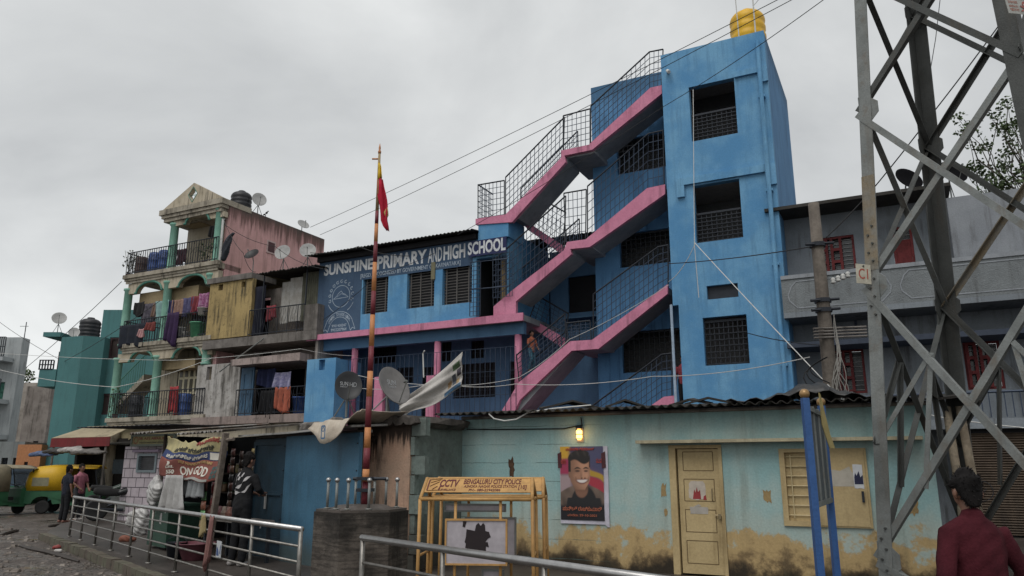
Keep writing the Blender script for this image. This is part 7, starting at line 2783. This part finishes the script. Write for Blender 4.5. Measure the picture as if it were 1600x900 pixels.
    so = flesh('shirt', [body] + sl, sm, t, voxel * 1.05, 4, noise=.004)
    tm = wx('trousers_' + str(len(MATS)), trousers, None, .6, 6, streak=0, bump=.2, fine=22)
    flesh('trousers', [[(0, 0, .98, .15, .118), (0, 0, .9, .165, .13), (0, 0, .82, .16, .12)]] + tr, tm, t, voxel * 1.05, 3, noise=.004)
    hr = [head_pt(0, .062, 1.53) + (.05, .022), head_pt(0, .056, 1.56) + (.064, .036), head_pt(0, .04, 1.6) + (.075, .06), head_pt(0, .016, 1.645) + (.081, .096), head_pt(0, .008, 1.68) + (.076, .094), head_pt(0, .006, 1.705) + (.054, .07)]
    tuft = [[head_pt(0, -.02, 1.685) + (.06, .05), head_pt(.01, -.07, 1.675) + (.05, .03)], [head_pt(-.06, 0, 1.66) + (.03,), head_pt(-.075, -.03, 1.64) + (.02,)], [head_pt(.06, 0, 1.66) + (.03,), head_pt(.075, -.03, 1.64) + (.02,)]]
    ho = flesh('hair', [hr] + tuft, M['hair'], t, .0075, 1)
    rh = random.Random(len(MATS))
    hp = [v.co.copy() for v in ho.data.vertices]
    hn = [v.normal.copy() for v in ho.data.vertices]
    mb = MB()
    for _ in range(420):                      # short uneven locks
        k = rh.randrange(len(hp))
        p, n_ = hp[k], hn[k]
        d_ = (n_ * .5 + Vector((rh.gauss(0, .5), rh.gauss(0, .5), rh.gauss(-.25, .5)))).normalized() * rh.uniform(.01, .026)
        s_ = d_.cross(n_ + Vector((.01, .02, .03))).normalized() * .006
        mb.poly([p - n_ * .004 - s_, p - n_ * .004 + s_, p + d_])
    mb.build('hair_locks', M['hair'], ho)
    mb = MB()
    for sx in (-1, 1): mb.ball(head_pt(sx * .03, -.1, 1.605), .011, 7)
    mb.build('eyes', M['eyedark'], t, True)
    mb = MB()
    mb.tube([head_pt(-.025, -.1, 1.535), head_pt(0, -.108, 1.533), head_pt(.025, -.1, 1.535)], [.004, .008, .004], 6)
    mb.build('mouth', flat('lips_' + str(len(MATS)), '#5e342c', .5), t, True)
    if shoes:
        for k in (0, 1):
            an = Vector(legs[k][1])
            flesh('shoe', [[tuple(an + Vector((0, .035, -.05))) + (.045,), tuple(an + Vector((0, -.07, -.055))) + (.046, .038), tuple(an + Vector((0, -.17, -.062))) + (.042, .03)]], flat('shoe_' + str(len(MATS)), shoes, .5), t, .01, 2)
    return t, so
down = [((-.235, .03, 1.13), (-.25, -.02, .89)), ((.235, .03, 1.13), (.25, -.02, .89))]
stand = [((-.1, -.01, .48), (-.11, .03, .09)), ((.1, -.01, .48), (.11, .03, .09))]

# foreground man in the maroon sweatshirt, seen from behind
mp_ = Vector((2.70, 4.62, 0))
mm = wx('maroon_sweatshirt', '#4e1722', '#3a1019', .8, 4, streak=.3, grime=(.015, .004, .006), bump=.3, fine=60, rough=.95, spec=.1)
man, so = person('man in a maroon sweatshirt seen from behind at the right foreground', mp_, R(180 + 8), 1.60, None, '#23252c',
    [((-.27, .02, 1.12), (-.25, -.08, .9)), ((.275, .04, 1.11), (.25, -.1, .92))], stand, sleeve=.92, shirt_mat=mm, head_turn=R(-14), voxel=.0085, shoes='#2a2a2a', shoulder=.172, lean=.05)

person('man in a dark navy shirt standing with his back to the yellow rickshaw', gnd(92, 817) + Vector((0, .2, 0)), R(150), 1.68, '#1c2030', '#17181d', down, stand, .35, shoes='#7a4a3a')
person('man in a pink checked shirt standing beside the navy shirted man', gnd(107, 814) + Vector((.05, .3, 0)), R(70), 1.72, '#a5596c', '#3c3d42',
       [((-.25, -.02, 1.13), (-.16, -.2, .98)), ((.25, -.02, 1.13), (.16, -.2, .98))], stand, .35, shoes='#b0a8a4')
jm_ = wx('black_white_jacket', '#131316', '#131316', .1, 3, streak=0, bump=.2)
jl = gnd(371, 884, .15)
jk, so = person('customer in a black jacket with bold white stripes leaning at the paan shop', jl, R(150), 1.7, None, '#101116',
    [((-.27, -.06, 1.16), (-.12, -.28, 1.1)), ((.27, -.06, 1.16), (.12, -.28, 1.1))], stand, .95, shirt_mat=jm_, lean=.1, shoes='#8a8480')
# white stripes as strips of cloth lying on the jacket
mb = MB()
def on_shirt(p, d, reach=.3):
    """closest point of the jacket along -d from outside"""
    ok, loc, nor, idx = so.ray_cast(Vector(p) + Vector(d) * reach, -Vector(d))
    return (loc + nor * .006) if ok else None
for path in ([(-.16, 1.36), (-.08, 1.3), (-.02, 1.2), (.15, 1.17)], [(-.17, 1.25), (-.1, 1.12), (.06, 1.1), (.16, 1.15)], [(.05, 1.4), (.12, 1.33), (.15, 1.24)], [(-.05, 1.4), (.0, 1.34), (.08, 1.3)]):
    for dy in (1,):
        pts = []
        for k in range(17):
            f = k / 16 * (len(path) - 1)
            i = min(int(f), len(path) - 2)
            x, z = [path[i][c] + (path[i + 1][c] - path[i][c]) * (f - i) for c in (0, 1)]
            row = []
            for dz_ in [q * (.5 + .5 * math.sin(k * .7 + x * 9)) for q in (-.03, -.01, .01, .03)]:
                p = on_shirt((x, 0, z + dz_), (0, dy, 0))
                row.append(p)
            pts.append(row)
        run = []
        for row in pts + [None]:
            if row and all(row): run.append(row)
            else:
                if len(run) > 1: mb.sheet(run, .004)
                run = []
if mb.f: mb.build('jacket_stripe', flat('off_white_stripe', '#a8a4a4', .8), jk)

p = S.pix(1056, 618, -.45)
person('person in a red top standing in the narrow doorway of the blue tower', S.w(.07, -.5, 3.2), RZ, 1.5, '#a03040', '#1b1c22', down, stand, .35)
step = [((-.12, -.12, .52), (-.1, .06, .14)), ((.1, -.05, .5), (.11, .02, .09))]
kp_ = S.pix(832, 575, -.6)
person('child in an orange top climbing the lowest pink stairs with a bag', S.w(S.pix(831, 580, -.65)[0], -.65, S.pix(831, 582, -.65)[1]), RZ + R(70), 1.3, '#b0562c', '#2a6a80',
       [((-.24, -.04, 1.13), (-.2, -.18, .98)), ((.24, -.04, 1.13), (.2, -.18, .98))], step, .4)

# ------------------------------------------------------------------ steel lattice mast in the right foreground
TC = Vector((5.68, 8.682, 0))
TP = -.119
mast = thing('lattice_mast', 'huge galvanised steel lattice mast with bolted angle legs in the right foreground', 'pylon', TC)
def leg(i, z):
    h = 1.573 - .0627 * (z - 1.65)
    a = TP + i * math.pi / 2
    return Vector((h * math.cos(a), h * math.sin(a), z))
LW = .15
for i in range(4):
    a, b = leg(i, -.3), leg(i, 12.0)
    inw1 = (leg((i + 1) % 4, 3) - leg(i, 3)).normalized()
    inw2 = (leg((i + 3) % 4, 3) - leg(i, 3)).normalized()
    mb = MB()
    w_ = .155 if i == 2 else .19
    mb.angle(a, b, w_, .018, inw1, inw2)
    lg = mb.build('leg', M['galv'] if i == 2 else M['galvdark'], mast)
    if i == 2:
        mb = MB()
        mb.angle(leg(i, 3.95) - inw1 * .004 - inw2 * .004, leg(i, 5.15) - inw1 * .004 - inw2 * .004, w_ + .006, .003, inw1, inw2)
        mb.build('rust_sleeve', M['galvrust'], lg)
    # splice plates with bolts
    mb = MB()
    spl = [(3.4, 4.6), (.55, 1.1)] if i == 2 else [(3.25, 4.3)] if i == 1 else []
    for z0_, z1_ in spl:
        n = int((z1_ - z0_) / .1)
        for k in range(n):
            z = z0_ + (z1_ - z0_) * k / n
            c = leg(i, z)
            for f1, f2 in ((inw1, inw2), (inw2, inw1))[:1 if i == 2 else 2]:
                out = -f2
                p = c + f1 * (.05 if k % 2 else .1)
                mb.tube([p - f2 * .001, p - f2 * .022], .014, 6)
    if spl: mb.build('bolt', M['galvdark'], lg)
nodes = [-.5, .65, 3.76, 6.02, 8.0, 9.8, 11.4]
def brace(p, q, w, mat, inward, off=0.):
    mb = MB()
    d = (q - p).normalized()
    side = d.cross(inward).normalized()
    o = inward * off
    mb.angle(p + o, q + o, w, .01, side, inward)
    return mb.build('brace', mat, mast)
for i in range(4):
    j = (i + 1) % 4
    mid = (leg(i, 3) + leg(j, 3)) / 2
    inward = -Vector((mid.x, mid.y, 0)).normalized()
    for k in range(len(nodes) - 1):
        za, zb = nodes[k], nodes[k + 1]
        m1 = M['galvrust'] if (i == 0 and k == 2) else M['galv'] if (i in (2, 3) and k < 3) else M['galvdark']
        m2 = M['galv'] if (i in (1, 2, 3) and k < 3) else M['galvdark']
        e = .035
        brace(leg(i, za) * 1 + inward * .02, leg(j, zb) + inward * .02, .075, m2 if i != 1 else M['galvdark'] if k % 2 else M['galv'], inward, 0.0)
        brace(leg(j, za) + inward * .02, leg(i, zb) + inward * .02, .075, m1, inward, -.03)
        # gusset bolts at the crossing
        c = (leg(i, za) + leg(j, zb) + leg(j, za) + leg(i, zb)) / 4
        if k == 1:
            # redundant struts of the tallest panel
            c1 = leg(i, za).lerp(leg(j, zb), .72); c2 = leg(j, za).lerp(leg(i, zb), .72)
            brace(c1, leg(j, 1.9), .055, m1, inward, .02)
            brace(c2, leg(i, 1.9), .055, m1, inward, .02)
            lo1 = leg(i, za).lerp(leg(j, zb), .25); lo2 = leg(j, za).lerp(leg(i, zb), .25)
            brace(c2, lo1, .055, m1, inward, .035)
            brace(c1, lo2, .055, m1, inward, .035)
# gusset plates where the braces meet the legs
for i in (1, 2):
    for j in ((i + 1) % 4, (i + 3) % 4):
        side_ = (leg(j, 3) - leg(i, 3)).normalized()
        nrm_ = side_.cross(Vector((0, 0, 1)))
        mid = (leg(i, 3) + leg(j, 3)) / 2
        inward = -Vector((mid.x, mid.y, 0)).normalized()
        for z in nodes[1:5]:
            c = leg(i, z) + inward * .012
            mb = MB()
            pts = [c + side_ * a_ + Vector((0, 0, b_)) for a_, b_ in ((.0, -.2), (.1, -.2), (.24, -.07), (.24, .07), (.1, .2), (.0, .2))]
            k_ = len(pts)
            V = [p - inward * .004 for p in pts] + [p + inward * .004 for p in pts]
            mb.faces(V, [tuple(range(k_)), tuple(range(2 * k_ - 1, k_ - 1, -1))] + [(q, k_ + q, k_ + (q + 1) % k_, (q + 1) % k_) for q in range(k_)])
            gp = mb.build('gusset_plate', M['galv'] if i == 2 else M['galvdark'], mast)
# plates
def plate(name, label_txt, pos, facing, w_, h_, tilt, words_, rim=None):
    e = bpy.data.objects.new(name, None)
    COL.objects.link(e)
    e.parent = mast
    e.location = pos
    e.rotation_euler = (0, tilt, facing)
    mb = MB()
    mb.box(-w_ / 2, w_ / 2, -.004, 0, -h_ / 2, h_ / 2)
    return e
lp_ = leg(2, 3.92)
nmr = math.atan2(TC.y + lp_.y, TC.x + lp_.x)
face_az = math.atan2(-(TC.y + lp_.y), -(TC.x + lp_.x)) + math.pi / 2
mb = MB()
def oriented(o, pos, az, tilt=0):
    o.location = pos
    o.rotation_euler = (0, tilt, az)
pw_, ph_ = .19, .24
mb.box(-pw_ / 2, pw_ / 2, -.004, 0, -ph_ / 2, ph_ / 2)
pz = at(1349, 428, 8.78) - TC
pl2 = mb.build('phase_plate', wx('cream_enamel_plate', '#b9b39e', '#a39c86', .6, 6, streak=.3), mast)
oriented(pl2, pz, R(8), R(3))
lettering(pl2, 'C1', flat('orange_red_ink', '#a8442a', .6), -.063, .058, -.065, .065, -.004, .0015, .01)
mb = MB()
mb.tube([(0, .05, .095), (0, -.016, .095)], .011, 6)
mb.build('bolt', M['galvdark'], pl2)
mb = MB()
mb.box(-.33, .33, -.004, 0, -.085, .085)
dpz = at(1601, 12, 7.3) - TC
pl3 = mb.build('danger_plate', wx('pale_danger_plate', '#a9aaa4', '#97988f', .6, 5, streak=.3), mast)
oriented(pl3, dpz, R(25), R(-12))
for k, (tx, x0, x1) in enumerate((('DANGER', -.29, -.12), ('ಅಪಾಯ', -.29, -.13), ('खतरा', -.29, -.12))):
    lettering(pl3, tx, flat('danger_ink_%d' % k, '#a8604a', .6), x0, x1, .035 - .045 * k, .065 - .045 * k, -.004, .0015, .01)
lettering(pl3, 'VOLTS', flat('danger_ink_volts', '#a05a48', .6), .14, .31, .01, .06, -.004, .0015, .01)
mb = MB()
cxs = 0.0
mb.prism([(cxs + .045 * math.cos(a), .03 + .04 * math.sin(a)) for a in [k * math.pi / 8 for k in range(16)]], -.0065, -.005)
mb.prism([(cxs - .02, -.02), (cxs + .02, -.02), (cxs + .02, .0), (cxs - .02, .0)], -.0065, -.005)
strip2d(mb, [(cxs - .09, -.05), (cxs + .09, .01)], .016, -.0085)
strip2d(mb, [(cxs - .09, .01), (cxs + .09, -.05)], .016, -.0105)
sk = mb.build('skull_mark', flat('danger_red', '#a8483c', .6), pl3)
mb = MB()
for sx in (-1, 1): mb.prism([(cxs + sx * .016 + .009 * math.cos(a), .03 + .01 * math.sin(a)) for a in [k * math.pi / 4 for k in range(8)]], -.0085, -.0068)
mb.build('skull_eyes', flat('plate_pale', '#a9aaa4', .6), sk)

# ------------------------------------------------------------------ blue sign frame with gold balls
b0, b1 = at(1267, 730, 8.0), at(1292, 730, 9.3)
sf = thing('sign_frame', 'blue two-post notice frame with golden balls seen edge on', 'sign', (b0.x, b0.y, 0))
d = Vector((b1.x - b0.x, b1.y - b0.y, 0))
M['postblue'] = wx('blue_post_paint', '#1f5a9c', '#1a4c86', .6, 4, streak=.15, rough=.45)
zt0, zt1 = at(1258, 622, 8.0).z, at(1283, 634, 9.3).z
for o_, zt_ in ((Vector((0, 0, 0)), zt0), (d, zt1)):
    mb = MB()
    mb.box(o_.x - .035, o_.x + .035, o_.y - .035, o_.y + .035, .1, zt_)
    mb.build('post', M['postblue'], sf)
    mb = MB()
    mb.ball((o_.x, o_.y, zt_ + .045), .052, 12)
    mb.build('gold_ball', flat('gold_paint', '#9c7434', .35, .3), sf, True)
mb = MB()
e_ = d.normalized()
n_ = Vector((e_.y, -e_.x, 0))
q0, q1 = e_ * .06, d - e_ * .06
zb_, zt_ = at(1290, 785, 8.6).z, 2.3
for z in (zb_, zt_ - .05): mb.beam(q0 + Vector((0, 0, z)), q1 + Vector((0, 0, z)), .08, .05)
for k in (0, .33, .66, 1): mb.beam(q0.lerp(q1, k) + Vector((0, 0, zb_)), q0.lerp(q1, k) + Vector((0, 0, zt_)), .03, .06)
mb.build('board_frame', M['galv'], sf)
mb = MB()
mb.beam(q0 + Vector((0, 0, (zb_ + zt_) / 2)), q1 + Vector((0, 0, (zb_ + zt_) / 2)), .02, zt_ - zb_ - .06)
mb.build('board_panel', flat('grey_board_back', '#4f565c', .6), sf)
mb = MB()
pf = [(0, 0, 0), (.03, .05, -.2), (.1, .1, -.55), (.05, .12, -.6)]
o_ = e_ * .5 + n_ * .09
mb.sheet([[o_ + Vector((0, 0, 2.45)), o_ + Vector((.02, .02, 2.43))], [o_ + Vector((.0, 0, 2.1)), o_ + Vector((.09, .03, 2.0))], [o_ + Vector((.06, 0, 1.85)), o_ + Vector((.13, .03, 1.85))]], .01)
mb.build('pennant', flat('dusty_yellow_pennant', '#8a7a34', .7), sf)

# ------------------------------------------------------------------ wooden utility pole with bundled cables
UB, UT = at(1302, 640, 14.6), at(1271, 318, 14.6)
dirp = (UT - UB) / (UT.z - UB.z)
base = UB - dirp * UB.z
up = thing('utility_pole', 'leaning weathered wooden utility pole in front of the grey house', 'utility pole', base)
def upole(z): return dirp * z
mb = MB()
mb.tube([upole(.0), upole(2.5), upole(5), upole(UT.z)], [.16, .145, .125, .105], 12)
mb.build('pole', wx('weathered_wood_pole', '#6f655a', '#544b42', .8, 4, streak=.6, blotch=.25, bump=.5, fine=20), up, True)
mb = MB()
for py in (383, 470, 485):
    z = at(1285, py, 14.6).z
    mb.tube([upole(z) + Vector((-.28, -.1, -.02)), upole(z) + Vector((.28, -.1, .02))], .03, 6)
    mb.lathe([(.16, -.04), (.16, .04)], upole(z), 12)
mb.build('bracket', M['iron'], up)
mb = MB()
z = at(1285, 445, 14.6).z
for k in range(4): mb.lathe([(.035, 0), (.05, .03), (.03, .06), (.05, .09), (.02, .12)], upole(z) + Vector((.2 + .1 * k, -.1, .0 + .04 * k)), 10)
mb.build('insulator', M['cablew'], up, True)
mb = MB()
z = at(1285, 530, 14.6).z
for k in range(4): mb.tube([upole(z + .06 * k) + Vector((-.3, -.15, 0)), upole(z + .06 * k) + Vector((.75, -.1, .05))], .02, 6)
mb.build('cross_bar', M['concrete'], up)
rnd = random.Random(21)
mb = MB()
for k in range(9):
    z0_, z1_ = at(1285, 520 + rnd.uniform(-40, 40), 14.6).z, at(1290, 640, 14.6).z
    pts = []
    ph = rnd.uniform(0, 6); am = rnd.uniform(.04, .2)
    for i in range(12):
        q = i / 11
        pts.append(upole(z0_ + (z1_ - z0_) * q) + Vector((.12 + am * math.sin(q * 6 + ph) * (q * 1.3), -.17, .0)))
    mb.tube(pts, .008, 5)
mb.build('cable_bundle', flat('dirty_white_cable', (.25, .24, .22), .6), up)
mb = MB()
for k in range(3):
    pts = [upole(at(1285, 560, 14.6).z) + Vector((-.1 - .35 * math.sin(math.pi * i / 8) * (1 + .2 * k), -.2, -.5 * i / 8 * (1 + .3 * k))) for i in range(9)]
    mb.tube(pts, .012, 5)
mb.build('cable_loop', M['cable'], up)

# ------------------------------------------------------------------ overhead cables
def cable(label, pts, r=.014, mat=None, sag=0.):
    P3 = [at(*p) for p in pts]
    out = []
    for a, b in zip(P3, P3[1:]):
        n = 14
        L = (b - a).length
        for i in range(n):
            q = i / n
            out.append(a.lerp(b, q) - Vector((0, 0, 4 * sag * q * (1 - q))))
    out.append(P3[-1])
    mb = MB()
    o = out[0]
    mb.tube([p - o for p in out], r, 5)
    ob = mb.build('overhead_cable', mat or M['cable'])
    ob.location = o
    tag(ob, label, 'cable')
    return ob
cable('topmost black cable crossing the sky from upper right to the pink house', [(1300, -44, 14), (485, 355, 30)], .009, sag=.15)
cable('middle black cable crossing the sky just below the topmost one', [(1330, -50, 14), (500, 367, 30)], .009, sag=.2)
cable('lowest black cable crossing the tower window to the sign wing roof', [(1340, -40, 13), (1036, 167, 19.3), (715, 367, 24)], .009, sag=.1)
cable('white cable slanting down the tower front to the utility pole', [(1086, 380, 19.4), (1300, 608, 14.4), (1470, 652, 14.6), (1640, 672, 14.5)], .011, M['cablew'], .02)
cable('pale cable strung from the utility pole to the pink stairs', [(1265, 558, 14.5), (1020, 588, 19), (805, 600, 21), (680, 598, 21), (556, 606, 24)], .009, M['cablew'], .1)
cable('second pale cable sagging beside the pink stairs', [(1045, 445, 20.6), (890, 530, 22), (810, 590, 22.3), (690, 602, 22), (553, 585, 25)], .009, M['cablew'], .08)
cable('white cable hanging down the tower between its two upper windows', [(1083, 140, 19.9), (1085, 382, 19.6), (1092, 465, 19.6)], .01, M['cablew'], 0)
cable('white cable from the tower window to the stair landing', [(1087, 379, 19.6), (1045, 440, 20.5)], .01, M['cablew'], .15)
cable('dark cable crossing the tower above the small shutter', [(1045, 412, 19.5), (1271, 385, 14.5)], .012, sag=.05)
cable('dark cable from the lowest tower window to the utility pole', [(1167, 520, 19.6), (1290, 540, 14.5)], .012, sag=.05)
cable('black cable slanting behind the mast up to the top right', [(1290, 372, 14.4), (1360, 300, 14), (1458, 176, 13), (1575, 20, 12)], .012, sag=.02)
cable('thin cable behind the mast beside its second leg', [(1470, -10, 14), (1462, 60, 14), (1452, 120, 14), (1452, 165, 14)], .008)
cable('pale cable crossing the teal house to the balcony house', [(0, 552, 30), (270, 563, 27), (470, 545, 24), (553, 556, 25.8)], .008, M['cablew'], .05)
cable('lower pale cable across the teal house', [(0, 578, 30), (180, 605, 29), (330, 560, 27)], .012, M['cablew'], .1)
cable('dark cable rising from the street to the cream house', [(40, 575, 40), (190, 440, 31)], .014, sag=.1)
cable('dark cable from the left street to the top balcony', [(-5, 500, 40), (100, 565, 38), (250, 470, 27)], .012, sag=.1)
cable('black cable along the front of the school sign', [(485, 395, 26.5), (560, 385, 25.5), (640, 400, 24.8)], .012, sag=.1)
cable('dark cable sagging in front of the pink wall', [(350, 350, 28), (430, 385, 28), (505, 420, 26)], .01, sag=.15)
cable('dark cable sagging over the pink wall from the column to the dark dish', [(345, 330, 28), (380, 395, 27), (400, 425, 27)], .01, sag=.2)
cable('black cable crossing the emblem toward the flagpole', [(505, 500, 26), (590, 430, 25), (680, 395, 24.3)], .009, sag=.05)

# ------------------------------------------------------------------ tree beyond the grey house and shed posts
TB = at(1605, 330, 24.0)
tr = thing('leafy_tree', 'sparse leafy tree rising behind the grey house at the right edge', 'tree', (TB.x + .6, 24.0, 0))
rnd = random.Random(12)
mb = MB()
def limb(a, b, r0, r1, n=5):
    a, b = Vector(a), Vector(b)
    pts = [a.lerp(b, i / n) + Vector((rnd.uniform(-1, 1), rnd.uniform(-1, 1), rnd.uniform(-.4, .4))) * (.06 * (b - a).length * (0 < i < n)) for i in range(n + 1)]
    mb.tube(pts, [r0 + (r1 - r0) * i / n for i in range(n + 1)], 7)
    return pts
trunk = limb((0, 0, 0), (.1, 0, 7.0), .24, .14)
tips = []
tgt = [(1512, 205), (1530, 225), (1535, 270), (1520, 262), (1560, 185), (1575, 165), (1570, 200), (1585, 230), (1565, 255), (1545, 285), (1580, 290), (1560, 305), (1598, 195), (1605, 260), (1620, 220), (1630, 290), (1590, 310), (1640, 180), (1650, 240)]
for px, py in tgt:
    y = rnd.uniform(23.0, 25.2)
    q = at(px, py, y) - Vector((tr.location.x, 24.0, 0))
    st_ = trunk[rnd.choice((3, 4, 5))]
    p_ = limb(st_, q, .07, .012, 6)
    tips.append((q, rnd.uniform(.3, .55)))
    tips.append((p_[4], .3))
    for k in range(2):
        q2 = q + Vector((rnd.uniform(-.5, .5), rnd.uniform(-.5, .5), rnd.uniform(-.2, .5)))
        limb(p_[4], q2, .02, .006, 4)
        tips.append((q2, .25))
mb.build('trunk', flat('grey_brown_bark', (.06, .05, .04), .9), tr)
mb = MB()
for q, rad in tips:
    n = int(48 * rad / .4)
    leafy(mb, q, (rad, rad, rad * .7), n, .13, .7, rnd)
for px, py in ((1630, 320), (1610, 330), (1660, 310), (1680, 260)):
    leafy(mb, at(px, py, 24.3) - Vector((tr.location.x, 24.0, 0)), (.8, .8, .6), 70, .13, .7, rnd)
mb.build('crown', M['leaf'], tr)
sp2 = thing('timber_posts', 'pair of rough pale timber posts at the right end of the cyan building', 'posts', W.w(3.2, -.1, 0), RZ)
for k, x in enumerate((.08, .25)):
    mb = MB()
    mb.tube([(x, 0, 0), (x + .02, 0, 1.3), (x - .01 - .02 * k, 0, 2.42)], [.06, .055, .05], 9)
    mb.build('post', wx('peeling_timber_%d' % k, '#95866c', '#6b5c48', .8, 6, streak=.6, blotch=.4), sp2, True)
mb = MB()
mb.sheet([[(-.1, -.2, 2.5), (.2, -.2, 2.53), (.45, -.2, 2.46)], [(-.1, .5, 2.6), (.2, .5, 2.62), (.45, .5, 2.58)]], .03)
mb.build('roof_scrap', M['sheetroof'], sp2)
bpy.context.view_layer.update()
